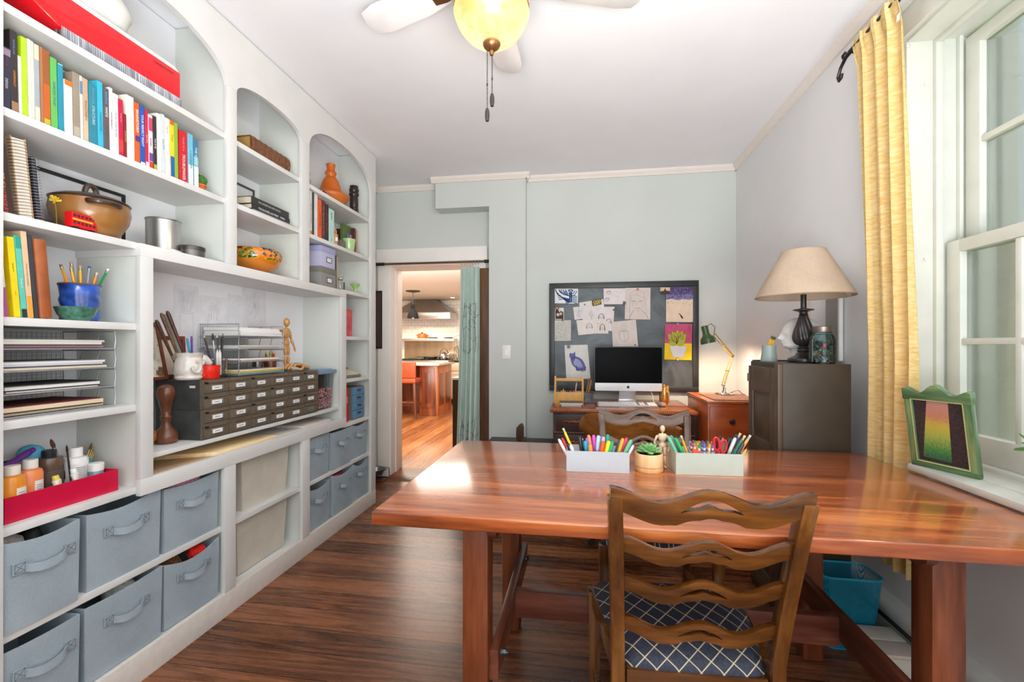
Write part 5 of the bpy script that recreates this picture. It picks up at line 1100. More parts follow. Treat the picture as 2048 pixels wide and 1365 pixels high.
for i, (dx, dy, rgb, lab) in enumerate(((0, -.02, (226, 180, 40), 'yellow pencil in the kraft cup'), (.01, -.008, (206, 120, 90), 'salmon pencil in the kraft cup'), (-.006, .006, (60, 50, 50), 'dark pencil in the kraft cup'), (.006, .018, (222, 140, 80), 'orange pencil in the kraft cup'), (0, .028, (236, 226, 206), 'cream pencil leaning right in the kraft cup'))):
    pencil(c_ + Vector((dx * .4, dy * .3, .006)), c_ + Vector((dx, dy * 1.1, .13 - .006 * i)), .0036, rgb, 'pencil', lab, 'pencil', 'pencils in the kraft cup', 'point', tipc=(90, 60, 60))
t = thing('patterned_box', 'small dark patterned box between the kraft cup and the green mug', 'box', (-1.62, 2.855, 1.861)); M().box(-.02, -.03, 0, .02, .03, .055).build('box_body', mat((112, 106, 96), .6, var=.6, scale=120), t, bev=.002)
gm = Vector((-1.625, 2.975, 1.861)); MINT = mat((172, 206, 142), .25, var=.04, coat=.4)
t = thing('green_mug', 'pale green mug holding coloured markers', 'mug', gm); M().lathe([(0, 0), (.032, 0), (.034, .004), (.046, .092), (.043, .092), (.031, .006), (0, .005)], n=32).build('mug_body', MINT, t); M().tube([(0, .038, .03), (0, .052, .028), (0, .064, .045), (0, .062, .068), (0, .045, .075)], .005, 8).build('handle', MINT, t)
for i, (dx, dy, rgb, lab) in enumerate(((.01, -.03, (40, 110, 190), 'blue marker, first in the green mug'), (0, -.016, (60, 130, 210), 'bright blue marker, second in the green mug'), (.012, -.002, (236, 90, 40), 'orange red marker in the green mug'), (-.004, .01, (200, 120, 70), 'tan marker in the green mug'), (.006, .024, (40, 90, 200), 'navy blue marker in the green mug'), (-.004, .032, (40, 150, 120), 'green marker in the green mug'))):
    pencil(gm + Vector((dx * .5, dy * .6, .008)), gm + Vector((dx, dy * 1.05, .118 + .007 * ((i * 2) % 3))), .0055, (230, 230, 226), 'marker_pen', lab, 'marker', 'markers in the green mug', 'cap', endc=rgb)
book('book', 'wide olive green hardback behind the green mug', -1.66, 2.955, 1.861, .115, .205, .02, (88, 110, 56), 0, None)
book('book', 'dark brown book standing beside the olive green hardback', -1.64, 3.075, 1.861, .028, .20, .14, (88, 46, 36), 0, None)
book('book', 'thin tan book at the right end of the third bay', -1.64, 3.106, 1.861, .016, .19, .14, (190, 150, 116), 0, None)
def lid_box(label, y0, y1, z, h, rgb, lidc, x=-1.585):
    t = thing('storage_box', label, 'storage box', (x, (y0 + y1) / 2, z), 0, 'lidded boxes in the third bay'); w = (y1 - y0) / 2
    M().box(-.205, -w + .003, 0, -.003, w - .003, h * .97).build('box_body', mat(rgb, .7, var=.04), t, bev=.001); M().box(-.208, -w, h * .72, 0, w, h).build('lid', mat(lidc, .7, var=.04), t, bev=.0015)
    m = M(); 
    for b_ in ((-.03, -.017, .03, -.013), (-.03, .013, .03, .017), (-.03, -.017, -.026, .017), (.026, -.017, .03, .017)): m.box(-.003, b_[0] - .0 + .01, h * .38 + b_[1], .0, b_[2] + .01, h * .38 + b_[3])
    m.mi = 1; m.box(-.003, -.016, h * .38 - .013, -.0015, .036, h * .38 + .013); m.build('label_holder', [mat((110, 104, 100), .35, .7), P(226, 226, 230, .7)], t, bev=.0008)
yA = AX(642, 530, -1.585).y; yB = AX(671, 560, -1.585).y
lid_box('grey cardboard box with a metal label holder', yA, yB + .012, 1.5675, .128, (140, 140, 138), (122, 120, 112))
lid_box('lilac cardboard box on top of the grey one', yA + .002, yB, 1.696, .128, (186, 186, 214), (164, 166, 206))
book('notebook', 'mottled black notebook beside the lidded boxes', -1.60, yB + .018, 1.5675, .022, .235, .17, (70, 70, 66), 0, None, cat='notebook')
book('notebook', 'tan spined notebook beside the mottled one', -1.60, yB + .043, 1.5675, .014, .225, .17, (176, 156, 126), 0, None, cat='notebook')
t = thing('clip_jar', 'little clear glass jar with a wire bail lid', 'jar', (-1.62, yB + .12, 1.5785))
M().lathe([(0, 0), (.027, 0), (.03, .006), (.03, .05), (.02, .062), (.019, .07), (.018, .07), (.0285, .05), (.0285, .006), (0, .004)], n=20).build('jar_body', glass('jar_glass', (.95, .97, .97)), t); M().lathe([(.021, .07), (.024, .073), (.024, .083), (.018, .087), (0, .087)], n=20).build('lid', mat((180, 170, 150), .3, .3), t); M().tube([(.022, 0, .05), (.026, 0, .076), (.0, .012, .091), (-.026, 0, .076), (-.022, 0, .05)], .0011, 5).build('wire_bail', STEEL, t)
t = thing('glass_goblet', 'small green stemmed cup holding tiny shells', 'cup', (-1.62, 3.055, 1.578)); M().lathe([(0, 0), (.018, 0), (.019, .004), (.011, .012), (.009, .03), (.013, .04), (.028, .056), (.036, .066), (.034, .067), (.02, .056), (0, .05)], n=20).build('goblet', mat((160, 200, 110), .2, var=.1, coat=.4), t)
m = M(); q = random.Random(7)
for k in range(26): m.ball((q.uniform(-.026, .026), q.uniform(-.026, .026), .064 + q.uniform(0, .008)), .006, 6, 5)
m.build('shells', mat((196, 176, 160), .6, var=.5, scale=120), t)
# lower cells of the third bay
t = thing('spiral_notebook', 'red spiral notebook with a photo cover', 'notebook', (-1.61, 2.93, 1.265), rot=(-.03, 0, 0)); M().box(-.004, -.05, 0, 0, .06, .19).build('cover', mat((206, 88, 90), .5, var=.35, scale=22), t); M().box(-.016, -.048, .003, -.004, .058, .187).build('page_block', PAGES, t); m = M()
for i in range(18): m.tube([(-.008 + .011 * math.cos(a_), -.05 + .006 * math.sin(a_), .008 + i * .0102) for a_ in [2 * pi * j / 8 for j in range(8)]], .0009, 4, True)
m.build('wire_coil', DARK, t)
t = thing('navy_box', 'dark navy box standing behind the red notebook', 'box', (-1.68, 2.90, 1.265)); M().box(-.04, -.06, 0, .03, .06, .2).build('box_body', P(40, 46, 74), t, bev=.002)
t = thing('typewriter', 'small old typewriter with rows of pale keys', 'typewriter', (-1.65, 2.955, .974), -.12)
m = M(); m.rings([[(.062, y_, 0), (.062, y_, .02), (-.055, y_, .052), (-.075, y_, .052), (-.075, y_, 0)] for y_ in (-.11, .11)]); m.build('machine_body', mat((128, 124, 118), .4, .3), t, bev=.003); m = M()
for r in range(5):
    for c in range(12):
        xx = .052 - r * .022; m.cyl((xx, -.098 + c * .0168 + (r % 2) * .005, .022 + r * .0062), (xx, -.098 + c * .0168 + (r % 2) * .005, .031 + r * .0062), .0066, .006, 10)
m.build('keyboard', mat((216, 202, 172), .5, var=.1), t); M().cyl((-.068, -.115, .06), (-.068, .115, .06), .013, n=16).build('platen', BLACK, t)
t = thing('ring_binder', 'red spined binder with white letters and a blue white cover', 'binder', (-1.60, 2.885, .674)); m = M(); m.box(-.012 - .16, .0, 0, 0, .004, .235); m.box(-.172, .034, 0, 0, .038, .235); m.mi = 1; m.box(-.004, 0, 0, .0008, .038, .235); m.mi = 2
m.T = frame((-.09, -.0006, .12), (1, 0, 0), (0, 0, 1)); m.f([m.v(p) for p in ((-.08, .115, 0), (.085, .115, 0), (.085, .02, 0), (.02, .0, 0), (-.08, .06, 0))]); m.T = None
m.build('cover', [P(226, 222, 222), P(206, 20, 46), P(40, 50, 140)], t, recalc=False); text('AVA', .024, P(240, 236, 236), frame((.0012, .019, .15), (0, 0, -1), (0, 1, 0)), t, 'lettering')
t = thing('small_drawer_box', 'blue tabletop drawer box with four little drawers', 'drawer box', (-1.595, 3.06, .673)); GR = mat((130, 130, 128), .4, .4)
m = M(); m.box(-.17, -.088, 0, -.006, .088, .232); m.build('box_body', GR, t, bev=.003)
for i in range(4):
    z_ = .012 + i * .054; d_ = M().box(-.01, -.08, z_, .002, .08, z_ + .05).build('drawer', mat((92, 140, 178), .45, var=.06), t, bev=.002); m = M(); m.tube([(.002, -.024, z_ + .03), (.009, -.022, z_ + .028), (.009, .022, z_ + .028), (.002, .024, z_ + .03)], .0022, 6); m.box(.0015, -.028, z_ + .03, .0035, .028, z_ + .04); m.build('pull', mat((70, 90, 100), .35, .6), d_)
    if i == 0:
        m = M(); m.T = frame((.0024, .06, z_ + .025), (0, 1, 0), (0, 0, 1)); m.blob((0, 0), .015, .015); m.mi = 1; m.blob((0, 0), .009, .009, .0006); m.mi = 2; m.blob((0, 0), .003, .006, .0009); m.build('emblem', [P(50, 40, 40), P(190, 180, 120), P(180, 60, 50)], d_)
# ================================================================ magnetic pin board on the far wall
BLK = mat((40, 41, 45), .4, var=.2, scale=20)
bl = AY(1098.5, 567, 3.80); br_ = AY(1398, 786, 3.80)
bx0, bx1, bz1, bz0 = bl.x, br_.x, bl.z, br_.z
t = thing('pin_board', 'large dark zinc pin board in a black frame above the desk', 'pin board', ((bx0 + bx1) / 2, 3.838, bz0))
ZN, nt, b = new_mat('weathered_zinc'); tc = nd(nt, 'ShaderNodeTexCoord'); n1 = nd(nt, 'ShaderNodeTexNoise'); n1.inputs['Scale'].default_value = 4; n1.inputs['Detail'].default_value = 7; n1.inputs['Distortion'].default_value = .8; nt.links.new(tc.outputs['Object'], n1.inputs['Vector'])
nt.links.new(ramp(nt, n1.outputs[0], [(.3, lin((44, 47, 49))), (.5, lin((74, 79, 83))), (.6, lin((84, 91, 95))), (.75, lin((60, 62, 62)))]), b.inputs['Base Color']); b.inputs['Metallic'].default_value = .35; b.inputs['Roughness'].default_value = .42
fw = .045
M().box(bx0 + .02, 3.815, bz0 + .02, bx1 - .02, 3.836, bz1 - .02).build('metal_sheet', ZN, t, W=True)
m = M()
for b_ in ((bx0, bz0, bx1, bz0 + fw), (bx0, bz1 - fw, bx1, bz1), (bx0, bz0 + fw, bx0 + fw, bz1 - fw), (bx1 - fw, bz0 + fw, bx1, bz1 - fw)): m.box(b_[0], 3.80, b_[1], b_[2], 3.838, b_[3])
m.build('frame', BLK, t, W=True, bev=.004)
BK5 = lambda x, y: (1060 + x / 5.25, 540 + y / 5.25)
lay = [0]
GBD = 'papers on the pin board'
def card(name, label, q4, rgb, strokes=(), fills=(), cat='drawing', mats=(), group=GBD, curl=0):
    """a sheet held on the board; strokes and fills are drawn in its own 0..1 coordinates (u right, v up)"""
    lay[0] += 1; yy = 3.8135 - lay[0] * .0007
    tl, tr, br2, bl2 = [AY(*BK5(*p), yy) for p in q4]; o = (tl + tr + br2 + bl2) / 4
    def at(u, v): return bl2.lerp(br2, u).lerp(tl.lerp(tr, u), v)
    m = M(); th_ = Vector((0, .0004, 0))
    m.hexa([bl2 - o, br2 - o, tr - o, tl - o, bl2 - o + th_, br2 - o + th_, tr - o + th_, tl - o + th_])
    ml = [P(*rgb, .8)] + list(mats); off = Vector((0, -.0003, 0))
    for n_, (mi, poly) in enumerate(fills):
        m.mi = mi; m.f([m.v(at(*p) - o + off * (1 + .12 * n_)) for p in poly])
    for mi, w, pts in strokes:
        m.mi = mi; pts = [at(*p) - o for p in pts]; N = len(pts); L = []; R = []
        for i in range(N):
            d = pts[min(i + 1, N - 1)] - pts[max(i - 1, 0)]; n = Vector((-d.z, 0, d.x)); n = n.normalized() * w / 2 if n.length > 1e-9 else Vector((0, 0, w / 2))
            L.append(m.v(pts[i] + n + off * 2)); R.append(m.v(pts[i] - n + off * 2))
        for i in range(N - 1): m.f([R[i], R[i + 1], L[i + 1], L[i]])
    return tag(m.build(name, ml, loc=o, recalc=False, flat=True), label, cat, group)
def ell(cx, cy, rx, ry, a0=0, a1=2 * pi, n=18): return [(cx + rx * math.cos(a0 + (a1 - a0) * i / n), cy + ry * math.sin(a0 + (a1 - a0) * i / n)) for i in range(n + 1)]
INKB = P(30, 76, 130, .8); GRAPH = P(150, 140, 142, .9); GRAPH2 = P(96, 86, 88, .9)
S = []
for k in range(7):
    S.append((1, .0065, [(.02 + .03 * k, .95 - .14 * k + .0), (.12 + .06 * k, .66 - .07 * k), (.32 + .03 * k, .42 - .05 * k), (.62, .30 - .05 * k)]))
for k in range(5): S.append((1, .0065, [(.18 + .09 * k, .95), (.24 + .08 * k, .75), (.36 + .06 * k, .62), (.60, .52 - .0 * k)]) if k < 4 else (1, .0065, [(.2, .9), (.3, .7)]))
S += [(1, .0075, ell(.68, .86, .10, .06)), (1, .006, ell(.68, .86, .18, .22, pi, 2 * pi)), (1, .006, ell(.68, .86, .26, .36, pi * 1.05, 2 * pi)), (1, .012, [(.65, .76), (.65, .06)]), (1, .012, [(.72, .76), (.72, .06)])]
for k in range(5): S.append((1, .0065, [(.76, .52 - .1 * k), (.86, .5 - .11 * k), (.97, .42 - .12 * k + .06)]))
card('linocut_print', 'blue and white wavy tree print in the board corner', [(260, 198), (505, 198), (503, 355), (260, 352)], (232, 236, 240), [s_ for s_ in S if all(.0 <= p[1] <= 1.0 and 0 <= p[0] <= 1 for p in s_[2])], mats=[INKB], cat='print')
SEP = P(70, 54, 46, .8); SEPL = P(206, 196, 184, .8)
card('photograph', 'small brown sepia photograph below the blue print', [(262, 400), (355, 400), (357, 525), (262, 522)], (228, 222, 214), fills=[(1, [(.06, .05), (.94, .05), (.94, .6), (.7, .75), (.5, .62), (.3, .9), (.06, .8)]), (2, ell(.34, .42, .16, .14, n=12)), (2, ell(.66, .5, .14, .12, n=12)), (2, ell(.55, .78, .12, .1, n=10))], mats=[SEP, SEPL], cat='photograph')
q = random.Random(31); S = []
for i in range(150):
    x, y = q.uniform(.05, .92), q.uniform(.05, .92); a = q.uniform(0, 6); S.append((1, .0012, [(x, y), (x + .05 * math.cos(a), y + .04 * math.sin(a)), (x + .07 * math.cos(a + .6), y + .06 * math.sin(a + .6))]))
card('pencil_drawing', 'grey sheet filled with scribbled curls', [(257, 530), (430, 530), (430, 746), (257, 748)], (206, 206, 198), S, mats=[GRAPH])
# cat on a white page
CATD = P(58, 56, 120, .8); CATM = P(112, 112, 180, .8); CATL = P(166, 176, 214, .8)
body = [(.3, .42), (.26, .5), (.24, .58), (.30, .63), (.44, .66), (.6, .62), (.74, .52), (.8, .42), (.82, .33), (.78, .26), (.68, .25), (.6, .27), (.52, .24), (.46, .25), (.44, .32)]
head = [(.2, .72), (.24, .77), (.3, .74), (.38, .755), (.42, .80), (.43, .70), (.42, .63), (.36, .59), (.28, .59), (.22, .63), (.19, .68)]
inb = [(.36, .42), (.34, .52), (.44, .6), (.58, .56), (.68, .46), (.72, .36), (.62, .32), (.48, .36)]
S = [(1, .004, body + [body[0]]), (1, .004, head + [head[0]]), (1, .005, [(.6, .27), (.7, .3), (.8, .26), (.84, .36), (.8, .24), (.7, .22), (.58, .25)]), (1, .004, [(.46, .4), (.43, .3), (.46, .25), (.52, .24), (.5, .32)]), (1, .003, [(.26, .69), (.29, .685)]), (1, .003, [(.35, .69), (.38, .7)]), (1, .0025, [(.3, .635), (.32, .65), (.34, .635)])]
q = random.Random(3); S += [(1, .0018, [(x, y), (x + .02, y - .012)]) for x, y in [(q.uniform(.36, .74), q.uniform(.34, .58)) for _ in range(40)]]
card('cat_painting', 'blue violet painting of a sitting cat on white paper', [(362, 792), (605, 787), (636, 1145), (382, 1150)], (226, 226, 222), S, [(2, body), (2, head), (3, inb)], mats=[CATD, CATM, CATL], cat='painting')
card('paper_sheet', 'blank white sheet behind the sketches with a yellow magnet sign', [(515, 345), (768, 306), (790, 480), (535, 500)], (228, 222, 216))
def face(cx, cy, s, hair=2, long=True):
    o = [(1, .0022, ell(cx, cy, .5 * s, .62 * s, pi * .95, 2.05 * pi)), (hair, .004, ell(cx, cy + .15 * s, .62 * s, .72 * s, -.1, pi + .1)), (1, .002, [(cx - .22 * s, cy + .08 * s), (cx - .08 * s, cy + .1 * s)]), (1, .002, [(cx + .08 * s, cy + .1 * s), (cx + .22 * s, cy + .08 * s)]), (1, .002, [(cx - .1 * s, cy - .3 * s), (cx + .1 * s, cy - .3 * s)]), (1, .0015, [(cx, cy + .05 * s), (cx - .05 * s, cy - .1 * s), (cx + .04 * s, cy - .12 * s)])]
    if long: o += [(hair, .005, [(cx - .62 * s, cy + .2 * s), (cx - .75 * s, cy - .4 * s), (cx - .7 * s, cy - .9 * s)]), (hair, .005, [(cx + .62 * s, cy + .2 * s), (cx + .76 * s, cy - .4 * s), (cx + .7 * s, cy - .9 * s)]), (hair, .003, [(cx - .68 * s, cy), (cx - .6 * s, cy - .8 * s)]), (hair, .003, [(cx + .68 * s, cy), (cx + .6 * s, cy - .8 * s)])]
    return o
card('pencil_drawing', 'small sheet with one figure sketch and a blue magnet', [(452, 393), (562, 384), (556, 516), (468, 525)], (224, 216, 218), [(2, .002, [(.3, .4), (.45, .55), (.65, .42), (.5, .3), (.3, .4)]), (2, .002, [(.3, .2), (.5, .3), (.7, .15)]), (2, .002, [(.5, .55), (.52, .68)])], mats=[GRAPH, GRAPH2])
card('pencil_drawing', 'white sheet with two long haired girl sketches', [(555, 390), (887, 388), (873, 642), (550, 640)], (226, 220, 220), face(.6, .6, .12) + face(.84, .4, .11) + [(2, .0025, [(.2, .75), (.26, .6), (.32, .7), (.28, .5), (.34, .45)]), (1, .002, ell(.26, .8, .03, .05))], mats=[GRAPH, GRAPH2])
card('pencil_drawing', 'tilted white sheet with a pale profile portrait', [(487, 530), (702, 518), (704, 668), (507, 688)], (230, 224, 220), face(.62, .55, .2, 1), mats=[GRAPH, GRAPH2])
card('pencil_drawing', 'white sheet with a smiling girl under a white magnet', [(700, 540), (820, 540), (822, 670), (700, 670)], (228, 220, 214), face(.5, .5, .3), mats=[GRAPH, GRAPH2])
card('pencil_drawing', 'sheet of small head sketches with a black square magnet', [(772, 197), (1030, 195), (1005, 362), (775, 362)], (226, 218, 218), face(.22, .72, .13, 2, False) + face(.16, .28, .13, 2, False) + [(1, .002, [(.5, .8), (.58, .78)]), (1, .002, [(.7, .8), (.72, .72)]), (1, .002, [(.55, .5), (.65, .5), (.62, .3)])], mats=[GRAPH, GRAPH2])
card('portrait_drawing', 'large pencil portrait of a girl on pale paper', [(1000, 190), (1265, 188), (1262, 522), (995, 520)], (214, 204, 198), [(1, .002, [(.2, .8), (.27, .55), (.3, .45), (.4, .3), (.5, .25), (.6, .29), (.7, .42), (.73, .55), (.76, .75)]), (1, .0025, [(.2, .2), (.18, .5), (.2, .8), (.35, .92), (.55, .93), (.72, .85), (.8, .6), (.82, .3)]), (1, .002, [(.25, .75), (.45, .78), (.7, .7)]), (2, .004, [(.3, .575), (.4, .58)]), (2, .004, [(.56, .575), (.67, .58)]), (1, .002, [(.48, .55), (.44, .45), (.52, .44)]), (2, .003, [(.41, .355), (.5, .345), (.58, .36)]), (2, .0025, [(.36, .3), (.2, .1), (.18, 0)]), (2, .0025, [(.66, .3), (.85, .15), (.92, .02)])], mats=[P(170, 158, 152, .9), GRAPH2], cat='drawing')
card('pencil_drawing', 'faint pencil drawing of a beetle on a tilted sheet', [(855, 548), (1112, 522), (1135, 806), (870, 808)], (216, 206, 202), [(1, .002, ell(.48, .4, .18, .2, pi * .85, pi * 2.15)), (1, .002, ell(.48, .5, .19, .12, 0, pi)), (2, .0022, [(.32, .61), (.62, .61)]), (1, .002, ell(.5, .74, .1, .08)), (1, .0015, [(.28, .3), (.25, .6)]), (1, .0015, [(.48, .6), (.48, .2)])], mats=[GRAPH, GRAPH2])
PUR = P(84, 66, 120, .7); PURL = P(120, 116, 160, .7); NAV = P(50, 46, 86, .7)
q = random.Random(9); F = [(1, [(0, .78), (1, .78), (1, 1), (0, 1)]), (2, [(0, .64), (.2, .67), (.4, .63), (.6, .66), (.8, .64), (1, .66), (1, .8), (0, .8)])]; S = []
for i in range(170):
    x, y = q.uniform(.03, .94), 1 - abs(q.gauss(0, .22))
    if .45 < y < .98: S.append((3 if q.random() < .6 else 2, .006 if y > .7 else .003, [(x, y), (x + .035, y + q.uniform(-.01, .01))]))
card('crow_painting', 'painting with violet sky over cream and one dark bird', [(1430, 185), (1723, 180), (1722, 550), (1428, 548)], (226, 206, 184), S, F + [(4, [(.44, .25), (.5, .24), (.58, .17), (.62, .12), (.58, .09), (.54, .13), (.5, .2)])], mats=[PUR, PURL, NAV, P(50, 40, 38, .8)], cat='painting')
card('postcard', 'small brown postcard of a temple over the violet painting', [(1367, 185), (1470, 185), (1468, 250), (1370, 257)], (216, 190, 160), fills=[(1, [(0, 0), (1, 0), (1, .4), (.62, .5), (.5, .9), (.38, .5), (0, .42)])], mats=[P(70, 56, 50, .8)], cat='postcard')
PK = P(190, 80, 120, .8); YL = P(240, 208, 30, .8); LG = P(170, 186, 60, .8); RBR = P(140, 50, 60, .8); PTW = P(216, 220, 222, .8); PTB = P(120, 130, 150, .8)
def leaf(x, y, L_, a, w=.28):
    c_, s_ = math.cos(a), math.sin(a); return [(x + c_ * L_ * t_ - s_ * L_ * w * v_, y + (s_ * L_ * t_ + c_ * L_ * w * v_) * .78) for t_, v_ in ((0, 0), (.25, .7), (.55, .9), (.8, .6), (1, 0), (.8, -.6), (.55, -.9), (.25, -.7))]
LV = [leaf(.46, .45, .5, a) for a in (2.35, 1.95, 1.55, 1.2, .8)] + [leaf(.45, .44, .34, a) for a in (2.8, 2.1, 1.0, .45)] + [leaf(.45, .43, .3, a, .24) for a in (3.0, .15)]
q = random.Random(4); SK = [(6, .0016, [(x, y), (x + .01, y + .09)]) for x, y in [(q.uniform(.02, .97), q.uniform(.5, .9)) for _ in range(60)]]
card('plant_painting', 'bright painting of a leafy potted plant on pink and yellow', [(1420, 570), (1705, 570), (1697, 950), (1410, 942)], (196, 84, 124), SK + [(4, .0025, l + [l[0]]) for l in LV] + [(7, .0022, [(.2, .33), (.8, .33)]), (7, .0022, [(.22, .26), (.78, .26)]), (7, .0022, [(.28, .19), (.72, .19)])] + [(7, .003, [(.2, .39), (.2, .3), (.3, .12), (.32, .07), (.7, .07), (.72, .12), (.8, .3), (.8, .39), (.2, .39)])], [(2, [(0, 0), (1, 0), (1, .46), (0, .46)])] + [(3, l) for l in LV] + [(5, [(.2, .39), (.2, .3), (.3, .12), (.32, .07), (.7, .07), (.72, .12), (.8, .3), (.8, .39)])], mats=[PK, YL, LG, RBR, PTW, P(150, 50, 90, .8), PTB], cat='painting')
card('number_sign', 'small brass coloured number sign magnet', [(650, 325), (745, 305), (751, 362), (657, 381)], (74, 66, 36), [(1, .006, ell(.28, .62, .12, .22)), (1, .006, ell(.55, .62, .12, .22)), (1, .006, ell(.8, .62, .10, .22)), (1, .005, [(.15, .2), (.85, .2)])], mats=[P(206, 180, 70, .4)], cat='magnet')
def magnet(x, y, r, rgb, label, kind='round', inner=None):
    p = AY(*BK5(x, y), 3.7995)
    m = M()
    if kind == 'round': m.cyl((0, 0, 0), (0, -.006, 0), r, r * .9, 16)
    else: m.box(-r, -.006, -r, r, 0, r)
    if inner: m.mi = 1; m.cyl((0, -.006, 0), (0, -.0065, 0), r * .6, r * .6, 14)
    tag(m.build('magnet', [P(*rgb, .35)] + ([P(*inner, .4)] if inner else []), loc=p, bev=.0006, seg=1), label, 'magnet', 'magnets on the pin board')
for a in ((388, 350, .0115, (70, 80, 76), 'grey green round magnet on the blue print', 'round', (120, 130, 120)), (285, 402, .016, (110, 74, 50), 'brown round magnet over the sepia photograph', 'round', (170, 130, 100)), (343, 528, .009, (96, 50, 46), 'dark red magnet between photograph and scribbles'), (525, 418, .0115, (140, 200, 222), 'light blue round magnet', 'round', (220, 236, 240)), (574, 365, .006, (50, 50, 52), 'tiny black magnet on the blank sheet'), (880, 420, .0085, (52, 52, 54), 'black magnet at the sheet corner of the girl sketches'), (990, 348, .011, (44, 42, 42), 'black square magnet beside the portrait', 'sq'), (1130, 203, .012, (206, 170, 170), 'white and red magnet on top of the portrait', 'round', (190, 60, 70)), (727, 546, .0125, (222, 206, 190), 'cream white round magnet above the smiling girl', 'round', (240, 236, 230)), (1105, 790, .0085, (120, 130, 90), 'green stone magnet on the beetle drawing'), (1550, 568, .0095, (150, 140, 170), 'pale violet magnet between the two paintings'), (1550, 940, .012, (206, 150, 70), 'gold round magnet under the plant painting', 'round', (240, 214, 150)), (405, 808, .012, (84, 88, 92), 'grey square magnet on the cat painting', 'sq')): magnet(*a)
# light switch on the pier
p = AY(1013, 705, PY); t = thing('light_switch', 'white light switch plate on the pier', 'light switch', (p.x, PY - .001, p.z))
M().box(-.036, -.006, -.058, .036, 0, .058).build('switch_plate', P(240, 240, 236, .3), t, bev=.003); M().box(-.012, -.009, -.022, .012, -.005, .022).build('rocker', P(246, 246, 244, .3), t, bev=.001)
# ================================================================ writing desk
DW = wood('dark_oak', (38, 20, 16), (62, 34, 28), (86, 50, 40), 'x', .38); DT = wood('desk_top_wood', (96, 46, 18), (150, 78, 32), (182, 102, 48), 'x', .22, .3)
CARV = wood('carved_wood', (110, 50, 26), (160, 84, 46), (190, 112, 64), 'x', .35)
DX0, DX1, DY0, DY1, DZ = -.215, .775, 3.155, 3.80, .76
t = thing('writing_desk', 'old dark oak pedestal desk with a rope carved top edge', 'desk', ((DX0 + DX1) / 2, (DY0 + DY1) / 2, 0))
M().box(DX0, DY0, DZ - .024, DX1, DY1, DZ).build('desktop', DT, t, W=True, bev=.004)
m = M(); n = 74
for i in range(n):
    x = DX0 + .01 + (DX1 - DX0 - .02) * i / (n - 1); m.tube([(x - .006, DY0 - .002, DZ - .026), (x, DY0 - .007, DZ - .017), (x + .006, DY0 - .002, DZ - .007)], [.003, .006, .003], 6)
m.build('rope_moulding', CARV, t, W=True)
for px0, px1, nm in ((DX0 + .02, DX0 + .31, 'l'), (DX1 - .31, DX1 - .02, 'r')):
    pd = M().box(px0, DY0 + .03, .06, px1, DY1 - .02, DZ - .024).build('pedestal', DW, t, W=True, bev=.004)
    for i, (z0, z1) in enumerate(((.60, .72), (.455, .58), (.27, .44), (.09, .255))):
        d_ = M().box(px0 + .02, DY0 + .012, z0, px1 - .015, DY0 + .032, z1).build('drawer', DW, t, W=True, bev=.004)
        m = M(); cx = (px0 + px1) / 2; cz = (z0 + z1) / 2 + .01
        for k in range(9): s_ = -1 + k / 4; m.ball((cx + s_ * .06, DY0 + .009, cz + .004 * math.sin(k * 2.2)), (.011, .006, .010 * (1 - .55 * abs(s_))), 8, 6)
        m.build('carved_pull', CARV, d_, W=True)
    for z in (.59, .445, .26): M().box(px0 - .004, DY0 + .008, z, px1 + .004, DY0 + .03, z + .008).build('drawer_rail', wood('rail_wood', (70, 44, 36), (104, 70, 56), (130, 92, 76), 'x', .35), pd, W=True, bev=.002)
    M().box(px0 - .006, DY0 + .02, 0, px1 + .006, DY1 - .02, .062).build('plinth', DW, pd, W=True, bev=.004)
m = M(); m.box(DX0 + .31, DY0 + .03, .62, DX1 - .31, DY0 + .05, DZ - .024); m.build('kneehole_drawer', DW, t, W=True, bev=.003)
# ---- computer
AL = mat((206, 207, 210), .3, .55, var=.02)
mc = AY(1256, 790, 3.56); t = thing('desktop_computer', 'silver all in one desktop computer with a black screen', 'computer', (mc.x, 3.56, DZ), math.radians(2))
zb, zt = AY(1256, 783, 3.545).z - DZ, AY(1256, 695, 3.545).z - DZ; hw = .252
def rr(x0, y0, x1, y1, r, n=5):
    o = []
    for cx, cy, a in ((x1 - r, y1 - r, 0), (x0 + r, y1 - r, pi / 2), (x0 + r, y0 + r, pi), (x1 - r, y0 + r, 1.5 * pi)): o += [(cx + r * math.cos(a + pi / 2 * i / n), cy + r * math.sin(a + pi / 2 * i / n)) for i in range(n + 1)]
    return o
chin = .062
m = M(); m.prism(rr(-hw, zb, hw, zt, .012), -.012, .004, 'y'); m.build('display_housing', AL, t, bev=.0015, seg=1)
M().prism([(-hw + .0005, zb + chin), (hw - .0005, zb + chin)] + [(x, z) for x, z in rr(-hw + .0005, zb + .1, hw - .0005, zt - .0005, .0115) if z > zt - .02], -.0128, -.0118, 'y').build('screen', mat((5, 6, 8), .3, var=.1, spec=.04), t)
m = M(); m.rings([[(s_ * hw * .95, .004 + .02 * (1 - s_ * s_), z_) for s_ in [-1 + i / 6 for i in range(13)]] + [(hw * .95, .003, z_), (-hw * .95, .003, z_)] for z_ in (zb + .02, zt - .02)]); m.build('rear_shell', AL, t)
m = M(); m.rings([[(-.063 * k_, y_ - .004, z_), (.063 * k_, y_ - .004, z_), (.063 * k_, y_ + .004, z_), (-.063 * k_, y_ + .004, z_)] for k_, y_, z_ in ((1.1, -.035, .004), (1.08, .03, .006), (1.05, .05, .012), (1.0, .052, .03), (.95, .024, zb + .05))]); m.build('stand', AL, t, bev=.001); M().box(-.075, -.07, 0, .075, .06, .0045).build('foot', AL, t, bev=.001)
m = M(); m.T = frame((0, -.0124, zb + chin * .5), (1, 0, 0), (0, 0, 1))
ap = []
